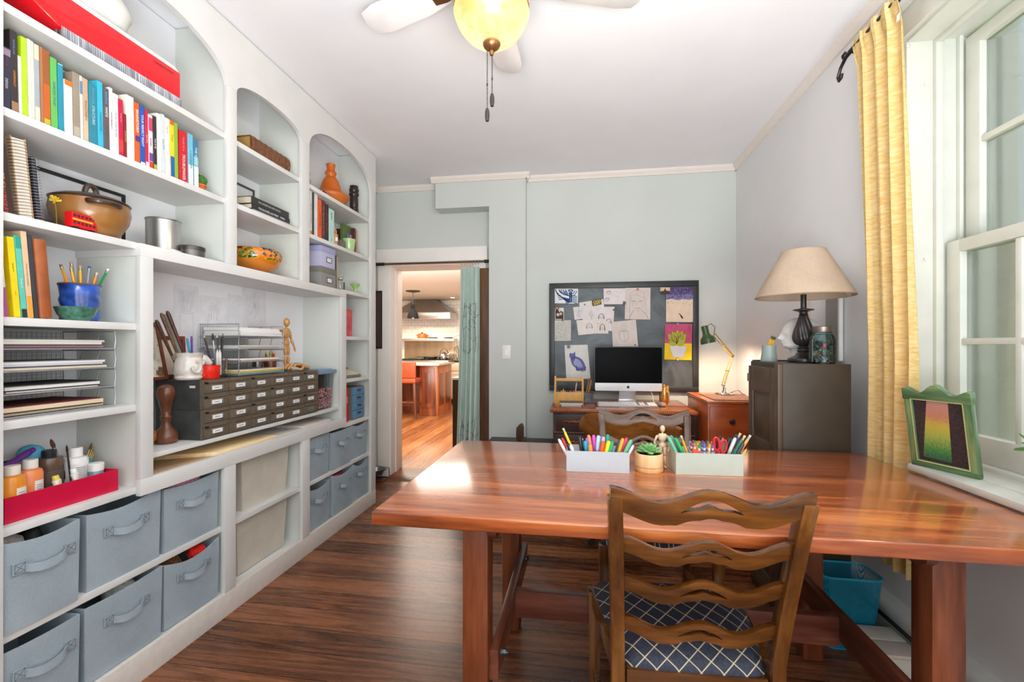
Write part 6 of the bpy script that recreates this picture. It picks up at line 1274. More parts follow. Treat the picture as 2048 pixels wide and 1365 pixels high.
for i in range(40):
    a = 2 * pi * i / 40; r_ = .0105 * (1 + .05 * math.cos(2 * a)) * (1 - .16 * math.exp(-((a - pi / 2) / .3) ** 2) - .12 * math.exp(-((a - 1.5 * pi) / .28) ** 2)); x, y = r_ * 1.0 * math.cos(a), r_ * 1.05 * math.sin(a)
    d2 = math.hypot(x - .0125, y - .002)
    if d2 < .0055: x, y = .0125 + (x - .0125) / d2 * .0055, .002 + (y - .002) / d2 * .0055
    ap.append((x, y))
vs = [m.v((0, 0, .0003))] + [m.v((x, y, .0003)) for x, y in ap]
for i in range(40): m.f([vs[0], vs[1 + i], vs[1 + (i + 1) % 40]])
lf = [(.0005 + .0045 * t_, .0115 + .006 * t_ + .0022 * w_ * math.sin(pi * t_)) for t_, w_ in [(i / 6, 1) for i in range(7)] + [(1 - i / 6, -1) for i in range(1, 6)]]
m.f([m.v((x, y, .0003)) for x, y in lf]); m.build('logo_mark', BLACK, t, recalc=False)
M().tube([(.16, .02, zb + .015), (.18, .0, zb - .02), (.19, -.005, .012), (.21, .03, .006)], .0022, 6).build('cable', P(230, 230, 230), t)
kc = AY(1254, 803, 3.40); t = thing('keyboard', 'white full size keyboard in front of the computer', 'keyboard', (kc.x, 3.40, DZ + .0005), math.radians(1.5))
M().prism([(-.057, 0), (.057, 0), (.057, .016), (-.057, .005)], -.213, .213, 'x').build('keyboard_base', AL, t, bev=.002)
m = M(); Rk = Matrix.Translation((0, 0, .0105)) @ Matrix.Rotation(math.atan2(.011, .114), 4, 'X')
kb = [M(), M(), M()]
for m in kb: m.T = Rk
for r in range(6):
    for c in range(21):
        if c in (14, 17): continue
        x = -.204 + c * .0195; y = -.048 + r * .0178
        if r == 0 and 3 < c < 8: continue
        kb[0 if c < 14 else 1 if c < 17 else 2].box(x, y, .0005, x + .0168, y + .0152, .0035)
kb[0].box(-.204 + 4 * .0195, -.048, .0005, -.204 + 8 * .0195 - .003, -.0328, .0035)
for m in kb: m.build('key_block', P(240, 240, 238, .4), t, bev=.0012, seg=1)
p = AY(1323, 803, 3.40); t = thing('computer_mouse', 'small dark topped computer mouse right of the keyboard', 'mouse', (p.x, 3.40, DZ + .0005))
m = M(); m.rings([[(a_ * .031 * math.cos(c_), a_ * .052 * math.sin(c_), z_) for c_ in [2 * pi * i / 20 for i in range(20)]] for a_, z_ in ((.8, 0), (1, .006), (.96, .016), (.75, .024), (.35, .028))]); m.build('mouse_body', mat((150, 142, 136), .3, .2), t)
p = AY(1324, 797, 3.56); t = thing('mercury_vase', 'gold mercury glass vase beside the computer', 'vase', (p.x + .022, 3.59, DZ + .0005))
M().lathe([(0, 0), (.03, 0), (.036, .012), (.039, .05), (.037, .09), (.032, .125), (.034, .137), (.031, .137), (.029, .12), (.033, .05), (0, .01)], n=28).build('vase_body', mat((214, 166, 96), .22, .85, var=.55, scale=110), t)
# wooden pen caddy
kx = AY(1138, 800, 3.52); t = thing('pen_caddy', 'honey coloured wooden caddy with a carrying bar full of pens', 'caddy', (kx.x, 3.52, DZ + .0005))
m = M()
for sx in (-1, 1): m.prism([(-.06, 0), (.06, 0), (.06, .075), (.045, .1), (.018, .12), (.016, .195), (.012, .205), (-.012, .205), (-.016, .195), (-.018, .12), (-.045, .1), (-.06, .075)], sx * .105 - .007, sx * .105 + .007, 'x')
m.build('end_panel', GOLDEN, t, bev=.002); t.children[-1].name = 'end_panels'; m = M(); m.box(-.1, -.058, 0, .1, -.05, .085); m.box(-.1, .05, 0, .1, .058, .085); m.box(-.1, -.056, 0, .1, .056, .008); m.box(-.1, -.004, 0, .1, .004, .075); m.build('tray_wall', GOLDEN, t, bev=.001); m = M(); m.box(-.1, -.009, .165, .1, .009, .187); m.build('carrying_bar', GOLDEN, t, bev=.002)
kl = t.location
for i, (dx, tx, hz, rgb, en, ec, lab) in enumerate(((-.085, -.092, .13, (90, 130, 180), 'cap', (40, 70, 120), 'blue pen at the end of the wooden caddy'), (-.07, -.07, .115, (60, 60, 66), 'cap', (40, 40, 44), 'black pen, second in the wooden caddy'), (-.04, -.042, .11, (206, 200, 170), 'click', (200, 180, 120), 'cream pen in the wooden caddy'), (-.015, -.018, .125, (40, 44, 60), 'cap', (20, 22, 40), 'dark navy pen in the middle of the wooden caddy'), (-.005, .0, .12, (34, 36, 44), 'cap', (24, 26, 34), 'thick black marker in the middle of the wooden caddy'), (.025, .022, .115, (60, 60, 130), 'cap', (40, 40, 110), 'indigo pen in the wooden caddy'), (.04, .06, .165, (222, 190, 170), 'point', (0, 0, 0), 'pale pencil leaning right in the wooden caddy'), (.035, .05, .12, (140, 60, 70), 'click', (90, 40, 60), 'wine red pen in the wooden caddy'))):
    pencil(kl + Vector((dx, -.028, .012)), kl + Vector((tx, -.03, hz)), .0048, rgb, 'pen', lab, 'pen', 'pens in the wooden caddy', en, ec)
t = thing('spool_bundle', 'bundle of gold and brown twisted sticks leaning at the caddy end', 'sticks', kl + Vector((.118, .03, 0)))
for k in range(4): M().tube([(.0, .006 * k, 0), (.02 + .008 * k, .004 * k, .1), (.04 + .006 * k, 0, .19 - .008 * k)], .0055, 7).build('stick', mat([(150, 110, 60), (90, 66, 44), (190, 150, 90), (120, 100, 70)][k], .5, var=.4, scale=160), t)
p = AY(1178, 800, 3.50); t = thing('tape_dispenser', 'dark grey desk box with pale facets beside the caddy', 'desk box', (p.x, 3.50, DZ + .0005)); M().rings([[(-a_, -.035, z_), (a_, -.035, z_), (a_, .035, z_), (-a_, .035, z_)] for a_, z_ in ((.042, 0), (.042, .012), (.034, .05), (.03, .066), (.036, .076))]).build('box_body', mat((86, 88, 94), .25, .2, var=.5, scale=50), t, bev=.002)
p = AY(1143, 808, 3.33); t = thing('notebook_stack', 'two little white notebooks stacked at the desk front', 'notebooks', (p.x, 3.33, DZ + .0005), .05)
M().box(-.075, -.04, 0, .07, .05, .014).build('notebook', P(206, 208, 210, .6), t, bev=.001); M().box(-.085, -.045, .0145, .08, .06, .024).build('notebook', P(230, 228, 224, .6), t, bev=.001); M().box(-.088, -.048, .0245, .083, .063, .028).build('cover', P(110, 96, 78, .7), t, bev=.001)
t = thing('gold_ribbon', 'loose golden ribbon beside the little notebooks', 'ribbon', (p.x - .09, 3.32, DZ + .001)); m = M(); m.tube([(-.03, .02, .02), (-.01, .005, .012), (.0, -.01, .004), (-.015, -.03, .003)], .003, 6); m.tube([(-.005, .02, .012), (0, -.01, .004), (.008, .0, .01)], .003, 6); m.build('ribbon', P(226, 170, 50), t)
# ================================================================ filing cabinet with the task lamp
FC = wood('cherry_wood', (146, 60, 22), (182, 82, 34), (204, 104, 50), 'x', .3, .2, 5, 10); FCT = wood('cherry_top', (150, 74, 34), (186, 100, 50), (206, 124, 70), 'y', .28, .2, 5, 10)
t = thing('filing_cabinet', 'reddish wood filing cabinet between desk and dark cupboard', 'filing cabinet', (.97, 3.27, 0))
M().box(.795, 3.01, .0, 1.15, 3.55, .835).build('cabinet_body', FC, t, W=True, bev=.003); M().box(.788, 3.0, .835, 1.155, 3.56, .85).build('cabinet_top', FCT, t, W=True, bev=.002)
for z0, z1 in ((.44, .815), (.05, .425)):
    d_ = M().box(.805, 2.996, z0, 1.14, 3.012, z1).build('drawer', FC, t, W=True, bev=.003); M().lathe([(0, 0), (.006, 0), (.006, .008), (.016, .014), (.018, .02), (.012, .026), (0, .027)], n=18).build('knob', DARK, d_)
    k_ = d_.children[0] if d_.children else None
    if k_: k_.rotation_euler = (pi / 2, 0, 0); k_.location = (AY(1463, 843, 2.996).x - .97, 2.996 - 3.27, AY(1463, 843, 2.996).z - (0 if z0 > .4 else .39))
m = M(); m.box(.84, 3.03, .8503, 1.13, 3.40, .855); tag(m.build('table_mat', mat((112, 78, 62), .9, var=.5, scale=60)), 'brown woven mat under the task lamp', 'mat')
LB_ = Vector((1.004, 3.37, .856)); BRS = mat((214, 186, 90), .25, .85, var=.06); GRN = mat((52, 78, 34), .25, var=.1, coat=.5); CHR = mat((200, 200, 202), .12, 1, var=.03)
t = thing('task_lamp', 'brass armed task lamp with a small green head', 'lamp', LB_)
M().lathe([(0, 0), (.062, 0), (.064, .006), (.058, .013), (.02, .017), (.012, .03), (.011, .05), (0, .051)], n=36).build('base', CHR, t)
e0 = Vector((-.012, 0, .06)); e1 = Vector((.048, 0, .272)); e2 = Vector((-.078, -.02, .425))
def arm(a, b, nm):
    m = M(); d = (b - a).normalized(); s_ = Vector((0, 0, 1)).cross(d); s_ = Vector((d.z, 0, -d.x)).normalized() * .009
    for q_ in (-1, 1): m.cyl(a + s_ * q_, b + s_ * q_, .0028, n=8)
    m.tube([a.lerp(b, .08) + s_ * .2 + Vector((0, -.012, 0)), a.lerp(b, .45) + Vector((0, -.012, 0))], .004, 8)
    for f_ in (.02, .5, .98): m.bar(a.lerp(b, f_) - s_ * 1.4, a.lerp(b, f_) + s_ * 1.4, .006, .006)
    m.build(nm, BRS, t)
M().cyl((0, 0, .05), e0, .006, .006, 10).build('post', CHR, t); arm(e0, e1, 'lower_arm'); arm(e1, e2, 'upper_arm'); M().cyl(e1 + Vector((0, -.014, 0)), e1 + Vector((0, .014, 0)), .011, n=14).build('joint', BRS, t)
hd = e2 + Vector((-.045, -.01, .0)); ax = Vector((.22, -.05, -1)).normalized(); Rq = (-ax).to_track_quat('Z', 'Y').to_matrix().to_4x4(); m = M(); m.T = Matrix.Translation(hd + Vector((-.012, 0, .012))) @ Rq
m.lathe([(.0, .05), (.02, .048), (.023, .04), (.022, -.005), (.027, -.02), (.044, -.04), (.05, -.058), (.05, -.078), (.047, -.078), (.041, -.045), (.02, -.015), (0, -.012)], n=28); m.build('lamp_head', GRN, t)
M().tube([hd + Vector((.0, -.005, .06)), hd + Vector((.02, -.005, .075)), hd + Vector((.05, 0, .05)), e2], .0022, 6).build('head_cable', BLACK, t)
bp_ = hd + ax * .04; m = M(); m.ball(hd + ax * .035, .015, 12, 8); m.build('bulb', mat((255, 226, 180), .5, emit=6, var=.01), t)
M().tube([(.03, -.01, .012), (.08, -.03, .035), (.12, .01, .004), (.15, .05, -.004)], .0025, 6).build('cable', DARK, t)
gl = LB_ + hd + ax * .075
sp_ = bpy.data.lights.new('task_lamp_bulb', 'SPOT'); sp_.energy = 13; sp_.color = (1, .72, .5); sp_.spot_size = math.radians(150); sp_.spot_blend = .6; sp_.shadow_soft_size = .03
so_ = bpy.data.objects.new('task_lamp_bulb', sp_); COL.objects.link(so_); so_.location = gl; so_.rotation_euler = Vector((.25, .25, -1)).to_track_quat('-Z', 'Y').to_euler()
# ================================================================ dark cupboard with its lamp
CB = mat((64, 55, 44), .45, var=.12, scale=14); CBD = mat((88, 72, 57), .4, var=.12, scale=14)
C0, C1, CY0, CY1, CZ_ = .851, 1.131, 2.10, 2.475, 1.122
t = thing('cupboard', 'old dark brown painted cupboard against the window wall', 'cupboard', ((C0 + C1) / 2, (CY0 + CY1) / 2, 0))
m = M(); m.box(C0 + .012, CY0, 0, C1, CY1, CZ_); m.build('cupboard_body', CB, t, W=True, bev=.003); m = M(); m.box(C0 + .02, CY1 - .02, CZ_ - .001, C1, CY1 + .003, CZ_ + .006); m.build('back_ledge', CB, t, W=True, bev=.001)
dr_ = []
m = M(); x1 = C0 + .012; x0 = C0 - .006
for b_ in ((CY0 + .045, .05, CY0 + .10, 1.10), (CY1 - .075, .05, CY1 - .02, 1.10), (CY0 + .1, .98, CY1 - .075, 1.10), (CY0 + .1, .66, CY1 - .075, .755), (CY0 + .1, .05, CY1 - .075, .14)): m.box(x0, b_[0], b_[1], x1, b_[2], b_[3])
dd = m.build('door', CBD, t, W=True, bev=.004)
for z0, z1 in ((.755, .98), (.14, .66)):
    m = M(); m.box(x0 + .01, CY0 + .1, z0, x1, CY1 - .075, z1); y0_, y1_ = CY0 + .125, CY1 - .1; m.rings([[(x0 + .0105, CY0 + .104, z0 + .004), (x0 + .0105, CY1 - .079, z0 + .004), (x0 + .0105, CY1 - .079, z1 - .004), (x0 + .0105, CY0 + .104, z1 - .004)], [(x0 + .003, y0_, z0 + .03), (x0 + .003, y1_, z0 + .03), (x0 + .003, y1_, z1 - .03), (x0 + .003, y0_, z1 - .03)]]); m.build('door_panel', CBD, dd, W=True)
m = M(); m.box(x0 - .002, CY0 + .04, .0, x1, CY0 + .0, CZ_ - .002); m.build('face_stile', CBD, t, W=True, bev=.003)
kp = AX(1535, 890, x0 - .01); m = M(); m.T = frame((x0, CY0 + .075, .70), (0, 1, 0), (0, 0, 1)) @ Matrix.Rotation(pi, 4, 'Y'); m.lathe([(0, 0), (.008, 0), (.007, .01), (.016, .016), (.019, .024), (.013, .032), (0, .034)], n=18); m.build('door_knob', BLACK, dd, W=True)
for z in (1.04,): M().box(x0 - .003, CY1 - .03, z - .02, x0 + .003, CY1 - .012, z + .02).build('hinge', mat((130, 110, 86), .4, .6), dd, W=True, bev=.001)
ZC = CZ_ + .0006
# table lamp
lx = AY(1607, 700, 2.27); t = thing('table_lamp', 'table lamp with a black twisted base and wide linen shade', 'lamp', (lx.x, 2.27, ZC)); kk = .00231
LBK = mat((38, 34, 33), .3, var=.25, scale=20, coat=.25)
M().lathe([(0, 0), (.064, 0), (.067, .008), (.064, .018), (.05, .026), (.036, .032), (.031, .04), (.026, .046)], n=32).build('base', LBK, t)
M().lathe([(.022, .045), (.024, .05), (.028, .055), (.024, .062), (.027, .068), (.022, .074), (.018, .078)], n=28).build('turned_neck', LBK, t)
m = M(); nn = 64
prof = []
for i in range(33):
    s_ = i / 32; r_ = .017 + .0275 * math.sin(pi * min(1, s_ * 1.0) ** .62) * (1 - .25 * s_); prof.append((r_ if s_ < .98 else .017, .078 + .138 * s_))
m.lathe(prof, n=nn, fn=lambda i, k: 1 + .085 * math.cos(9 * (2 * pi * k / nn) + 5.2 * i / 32)); m.build('twisted_column', LBK, t, ang=60)
M().lathe([(.016, .215), (.02, .22), (.016, .226), (.018, .234), (.042, .242), (.043, .246), (.02, .25), (.012, .252), (.012, .315), (0, .316)], n=28).build('candle_cup', LBK, t)
SHD = weave('linen_shade', (184, 164, 143), 700, .15)
zs0, zs1 = .303, .518; m = M(); m.sheet(lambda a, b: ((( .199 - (.199 - .086) * b ** 1.04) * math.cos(2 * pi * a), (.199 - (.199 - .086) * b ** 1.04) * math.sin(2 * pi * a), zs0 + (zs1 - zs0) * b), (math.cos(2 * pi * a), math.sin(2 * pi * a), .4)), 64, 8, .003); sh = m.build('lamp_shade', SHD, t)
m = M()
for z_, r_ in ((zs0 + .002, .1985), (zs1 - .002, .0865)): M().tube([(r_ * math.cos(2 * pi * i / 48), r_ * math.sin(2 * pi * i / 48), z_) for i in range(48)], .0028, 6, True).build('shade_trim', P(170, 148, 122, .8), sh)
m = M()
for a in (0, 2.09, 4.19): m.cyl((0, 0, zs1 - .012), (.086 * math.cos(a), .086 * math.sin(a), zs1 - .004), .0018, n=5)
m.cyl((0, 0, .31), (0, 0, zs1 - .01), .004, n=8); m.build('harp', BRS, t); M().lathe([(0, .33), (.02, .345), (.028, .37), (.026, .4), (.014, .42), (0, .425)], n=18).build('bulb', P(240, 238, 230, .3), t)
# mug with pencils
gp = AY(1538, 720, 2.39); t = thing('grey_mug', 'flared grey green cup holding yellow pencils', 'cup', (gp.x, 2.39, ZC)); M().lathe([(0, 0), (.037, 0), (.0375, .004), (.034, .03), (.031, .05), (.0315, .08), (.0295, .08), (.029, .05), (.034, .006), (0, .005)], n=32).build('cup_body', mat((150, 166, 160), .4, var=.04), t)
for i, (dx, tx, L_, lab) in enumerate(((-.004, .016, .126, 'yellow pencil, left of three in the grey green cup'), (.002, .026, .122, 'yellow pencil, middle of three in the grey green cup'), (.008, .036, .12, 'yellow pencil, right of three in the grey green cup'))): pencil((gp.x + dx - .02, 2.39, ZC + .01), (gp.x + tx - .004, 2.385 + .006 * i, ZC + L_), .0039, (240, 178, 30), 'pencil', lab, group='pencils in the grey green cup', ferr=(90, 110, 70), endc=(90, 70, 60))
# foam head
hp = AY(1600, 700, 2.40); t = thing('foam_head', 'white foam mannequin head facing left behind the lamp', 'mannequin head', (hp.x, 2.40, ZC), math.radians(172))
def gs(x, w): return math.exp(-(x / w) ** 2)
def hfn(a, b):
    p = -pi + 2 * pi * a; H = .218; z = b * H; c_, s_ = math.cos(p), math.sin(p)
    # profile tables: height, front reach, back reach, half width
    T_ = ((0, .046, .052, .050), (.02, .044, .05, .048), (.045, .040, .046, .043), (.06, .046, .044, .044), (.068, .066, .046, .049), (.078, .078, .052, .054), (.1, .08, .068, .06), (.13, .081, .085, .066), (.16, .08, .09, .068), (.185, .07, .08, .06), (.203, .05, .058, .045), (.213, .028, .034, .026), (.218, .001, .001, .001))
    for i in range(len(T_) - 1):
        if T_[i][0] <= z <= T_[i + 1][0] + 1e-9:
            k = (z - T_[i][0]) / (T_[i + 1][0] - T_[i][0]); k = k * k * (3 - 2 * k) if 2 < i < 6 else k; f_, k_, w_ = [T_[i][j] + (T_[i + 1][j] - T_[i][j]) * k for j in (1, 2, 3)]; break
    x = (f_ if c_ > 0 else k_) * (abs(c_) ** (.9 if c_ > 0 else 1)) * (1 if c_ > 0 else -1); y = w_ * s_
    if c_ > 0:
        x += .017 * gs(z - .112, .008) * gs(p, .17) + .011 * gs(z - .124, .011) * gs(p, .13) + .0045 * gs(z - .138, .008) * gs(p, .5)
        x += .0045 * (gs(z - .0935, .0045) + .9 * gs(z - .0855, .004)) * gs(p, .3) - .004 * gs(z - .0895, .002) * gs(p, .32) - .003 * gs(z - .08, .004) * gs(p, .4) + .004 * gs(z - .072, .006) * gs(p, .3)
        for e in (.4, -.4): x += -.0075 * gs(z - .127, .009) * gs(p - e, .17) + .004 * gs(z - .126, .005) * gs(p - e, .12)
    return (x, y, z)
m = M(); m.grid(hfn, 72, 70, True); m.build('head_form', mat((226, 224, 222), .7, var=.03, scale=40), t, ang=80)
for sx in (-1, 1):
    m = M(); m.tube([(-.012 + .010 * math.sin(b_) - .004, sx * .0665, .118 + .016 * math.cos(b_)) for b_ in [pi * 2 * i / 14 for i in range(12)]], .0045, 8); m.build('ear', mat((226, 224, 222), .7, var=.03, scale=40), t)
# jar of odds and ends
jp = AY(1645, 700, 2.152); t = thing('preserving_jar', 'blue green glass preserving jar with a metal screw lid', 'jar', (jp.x, 2.152, ZC))
BG = glass('aqua_glass', (.78, .9, .9), .9)
M().lathe([(.0, 0), (.045, 0), (.05, .006), (.05, .1), (.046, .118), (.036, .13), (.035, .15), (.033, .15), (.034, .13), (.044, .115), (.0475, .1), (.0475, .008), (0, .004)], n=36).build('jar_body', BG, t); M().lathe([(.037, .136), (.038, .138), (.038, .16), (.035, .163), (0, .163)], n=48, fn=lambda i, k: 1 + .012 * (k % 2)).build('screw_lid', mat((140, 128, 122), .4, .8, var=.2), t); M().tube([(.0375 * math.cos(2 * pi * i / 32), .0375 * math.sin(2 * pi * i / 32), .129) for i in range(32)], .0022, 6, True).build('glass_ring', mat((60, 96, 100), .15), t)
q = random.Random(8); cols = [(60, 66, 62), (90, 96, 90), (190, 196, 190), (150, 110, 60), (44, 52, 56), (206, 60, 70), (196, 170, 160), (120, 140, 130)]
m = M()
for k in range(260):
    a = q.uniform(0, 2 * pi); r_ = .043 * math.sqrt(q.random()); z_ = .008 + .088 * q.random(); m.mi = q.randrange(8) if z_ < .06 else q.choice((0, 1, 4, 4, 0, 7)); n_ = Vector((q.gauss(0, 1), q.gauss(0, 1), q.gauss(0, 1))).normalized(); c_ = Vector((r_ * math.cos(a), r_ * math.sin(a), z_)); m.cyl(c_ - n_ * .0012, c_ + n_ * .0012, q.uniform(.004, .0075), n=8)
m.mi = 5; m.ball((-.012, -.04, .078), .009, 10, 8)
o = m.build('buttons', [P(*c_, .4) for c_ in cols], loc=(jp.x, 2.152, ZC)); tag(o, 'heap of buttons and trinkets filling the preserving jar', 'buttons', kind='stuff')
# leaning card and board behind the lamp
t = thing('leaning_card', 'tall pinkish card leaning behind the foam head', 'card', (1.112, 2.462, ZC), 0, rot=(-.02, .05, 0)); m = M(); m.hexa([(-.034, 0, 0), (.034, 0, 0), (.034, .003, 0), (-.034, .003, 0), (-.016, 0, .30), (.016, 0, .30), (.016, .003, .30), (-.016, .003, .30)]); m.build('card_sheet', P(206, 184, 170, .7), t)
t = thing('wall_board', 'grey board with a white edge hanging on the wall behind the jar', 'board', (1.212, 2.40, 1.128)); M().box(-.004, -.05, 0, .01, .06, .33).build('board', P(150, 146, 140, .7), t); M().box(-.005, -.062, 0, .011, -.05, .33).build('white_edge', P(226, 226, 222, .6), t)
M().box(-.006, -.05, -.008, .01, .06, .0).build('bottom_ledge', P(150, 146, 140, .7), t)
# ================================================================ work table
TT = wood('table_top_wood', (108, 48, 20), (168, 84, 40), (208, 122, 64), 'x', .2, .8, 9, 11)
TLG = wood('table_leg_wood', (74, 34, 18), (116, 58, 32), (150, 84, 50), 'z', .3, .1, 9, 10)
TLY = wood('table_brace_wood', (64, 30, 20), (98, 50, 34), (126, 72, 52), 'y', .3, .1, 9, 10)
TLX = wood('table_stretcher_wood', (74, 36, 26), (112, 62, 48), (146, 92, 76), 'x', .3, .1, 9, 8)
TZ, TX0, TX1, TY0, TY1 = .76, -.55, 1.138, 1.123, 2.04
t = thing('work_table', 'large reddish wood trestle table with a thick plank top', 'table', ((TX0 + TX1) / 2, (TY0 + TY1) / 2, 0))
M().box(TX0, TY0, TZ - .036, TX1, TY1, TZ).build('table_top', TT, t, W=True, bev=.0045, seg=3)
for sx, x in ((-1, -.292), (1, .872)):
    for y, h in ((1.26, 0), (1.90, 0)): 
        m = M(); m.box(x - .038, y - .038, 0, x + .038, y + .038, TZ - .036); m.build('leg', TLG, t, W=True, bev=.012, seg=2)
    xi = x - sx * .038; xo = xi - sx * .026
    m = M(); m.prism([(1.20, TZ - .075), (1.225, TZ - .095), (1.935, TZ - .095), (1.96, TZ - .075), (1.96, TZ - .036), (1.20, TZ - .036)], min(xi, xo), max(xi, xo), 'x'); m.build('top_rail', TLY, t, W=True, bev=.004)
    a, b = Vector((xo, 1.236, .305)), Vector((xo, 1.93, .305)); m = M(); m.box(xi, 1.236, .263, xo, 1.93, .347); br_ = m.build('side_stretcher', TLY, t, W=True, bev=.003)
    for p_ in (a.lerp(b, .085), a.lerp(b, .93)):
        m = M(); xx = xo - sx * .0; m.cyl((xx, p_.y, p_.z), (xx - sx * .003, p_.y, p_.z), .013, .013, 18); m.cyl((xx - sx * .003, p_.y, p_.z), (xx - sx * .012, p_.y, p_.z), .0095, .0095, 6); m.cyl((xx - sx * .012, p_.y, p_.z), (xx - sx * .018, p_.y, p_.z), .0045, .0045, 10); m.build('bolt', mat((92, 98, 104), .3, .8), br_, W=True)
M().box(-.23, 1.565, .245, .81, 1.60, .338).build('stretcher', TLX, t, W=True, bev=.004)
# ================================================================ ladder back chairs
CW = wood('chair_walnut', (52, 27, 9), (98, 57, 20), (140, 90, 38), 'z', .24, .3, 8, 9); CWX = wood('chair_walnut_rail', (50, 26, 9), (96, 55, 19), (138, 88, 37), 'x', .22, .35, 8, 9)
LAT, nt, b = new_mat('navy_lattice_fabric'); tc = nd(nt, 'ShaderNodeTexCoord'); sp = nd(nt, 'ShaderNodeSeparateXYZ'); nt.links.new(tc.outputs['Object'], sp.inputs[0])
X_, Y_, Z_ = sp.outputs; vv = mathn(nt, 'ADD', Y_, Z_); D_ = []
for sg in ('ADD', 'SUBTRACT'):
    f_ = mathn(nt, 'FRACT', mathn(nt, 'ADD', mathn(nt, 'DIVIDE', mathn(nt, sg, mathn(nt, 'MULTIPLY', X_, 1.25), vv), .066), 40.25)); D_.append(mathn(nt, 'LESS_THAN', mathn(nt, 'ABSOLUTE', mathn(nt, 'SUBTRACT', f_, .5)), .038))
mk = mathn(nt, 'MAXIMUM', D_[0], D_[1]); nz = nd(nt, 'ShaderNodeTexNoise'); nz.inputs['Scale'].default_value = 160; nt.links.new(tc.outputs['Object'], nz.inputs['Vector'])
c1 = ramp(nt, nz.outputs[0], [(.3, lin((38, 42, 58))), (.7, lin((56, 62, 82)))]); mx = nd(nt, 'ShaderNodeMix', data_type='RGBA'); nt.links.new(mk, mx.inputs[0]); nt.links.new(c1, mx.inputs[6]); mx.inputs[7].default_value = (*lin((200, 188, 156)), 1); nt.links.new(mx.outputs[2], b.inputs['Base Color']); b.inputs['Roughness'].default_value = .7
def back_pt(z):      # the rear posts: straight below the seat, raked backwards above it (seat rear at y = 0)
    return -.00 - (.11 * max(0, (z - .42) / .45) ** 1.15) if z > .42 else -.05 * ((.42 - z) / .42) ** 1.4
def half_w(z): return .186 + .020 * max(0, (z - .40) / .47) ** 1.3
def rail(name, z, h, A, parent, slot, th_=.022, ext=0, hollow=.19):
    w = half_w(z) + ext; N = 64; m = M(); y0 = back_pt(z)
    def col(s):
        wv = A * math.cos(2 * pi * s); up = h * .5 * (1 - .12 * abs(s)); cusp = .0035 * (1 - abs(math.cos(9 * pi * s / 2))) if abs(s) < .5 else 0
        return wv + up, wv * .88 - up - (cusp if abs(s) < .5 else 0) - (.004 * math.exp(-(s / .3) ** 2))
    def sl(s):
        k = 1 - (s / slot) ** 2; wv = A * math.cos(2 * pi * s); c = wv - .002; return c + h * hollow * k, c - h * hollow * .7 * k + h * .06 * math.cos(8 * pi * s) * k
    def pt(s, zz, f):
        yb = y0 + (zz * -.24) - .016 * (1 - s * s) + (th_ / 2 if f else -th_ / 2); return (s * w, yb, z + zz)
    S = [-1 + (1 - slot) * i / 20 for i in range(20)] + [-slot + 2 * slot * i / 24 for i in range(25)]; S += [-q_ for q_ in S[19::-1]]; V = {}
    for i, q_ in enumerate(S):
        hi, lo = col(q_)[1], col(q_)[0]
        for f in (0, 1):
            V[i, f, 'b'] = m.v(pt(q_, hi, f)); V[i, f, 't'] = m.v(pt(q_, lo, f))
            if 20 <= i <= 44:
                a_, b_ = sl(q_); V[i, f, 'h'] = m.v(pt(q_, a_, f)); V[i, f, 'l'] = m.v(pt(q_, b_ - .0022, f))
    for i in range(len(S) - 1):
        j = i + 1; ins = 20 <= i < 44
        for f in (0, 1):
            if ins:
                for p in ([V[i, f, 't'], V[j, f, 't'], V[j, f, 'h'], V[i, f, 'h']], [V[i, f, 'l'], V[j, f, 'l'], V[j, f, 'b'], V[i, f, 'b']]): m.f(p)
            else:
                p = [V[i, f, 't'], V[j, f, 't']] + ([V[j, f, 'h'], V[j, f, 'l']] if j == 20 else []) + [V[j, f, 'b'], V[i, f, 'b']] + ([V[i, f, 'l'], V[i, f, 'h']] if i == 44 else []); m.f(p)
        for k_ in ('t', 'b') + (('h', 'l') if ins else ()): m.f([V[i, 0, k_], V[j, 0, k_], V[j, 1, k_], V[i, 1, k_]])
    for i in (20, 44): m.f([V[i, 0, 'h'], V[i, 0, 'l'], V[i, 1, 'l'], V[i, 1, 'h']])
    for i in (0, len(S) - 1): m.f([V[i, 0, 't'], V[i, 0, 'b'], V[i, 1, 'b'], V[i, 1, 't']])
    return m.build(name, CWX, parent, bev=.003, seg=2, weld=False)
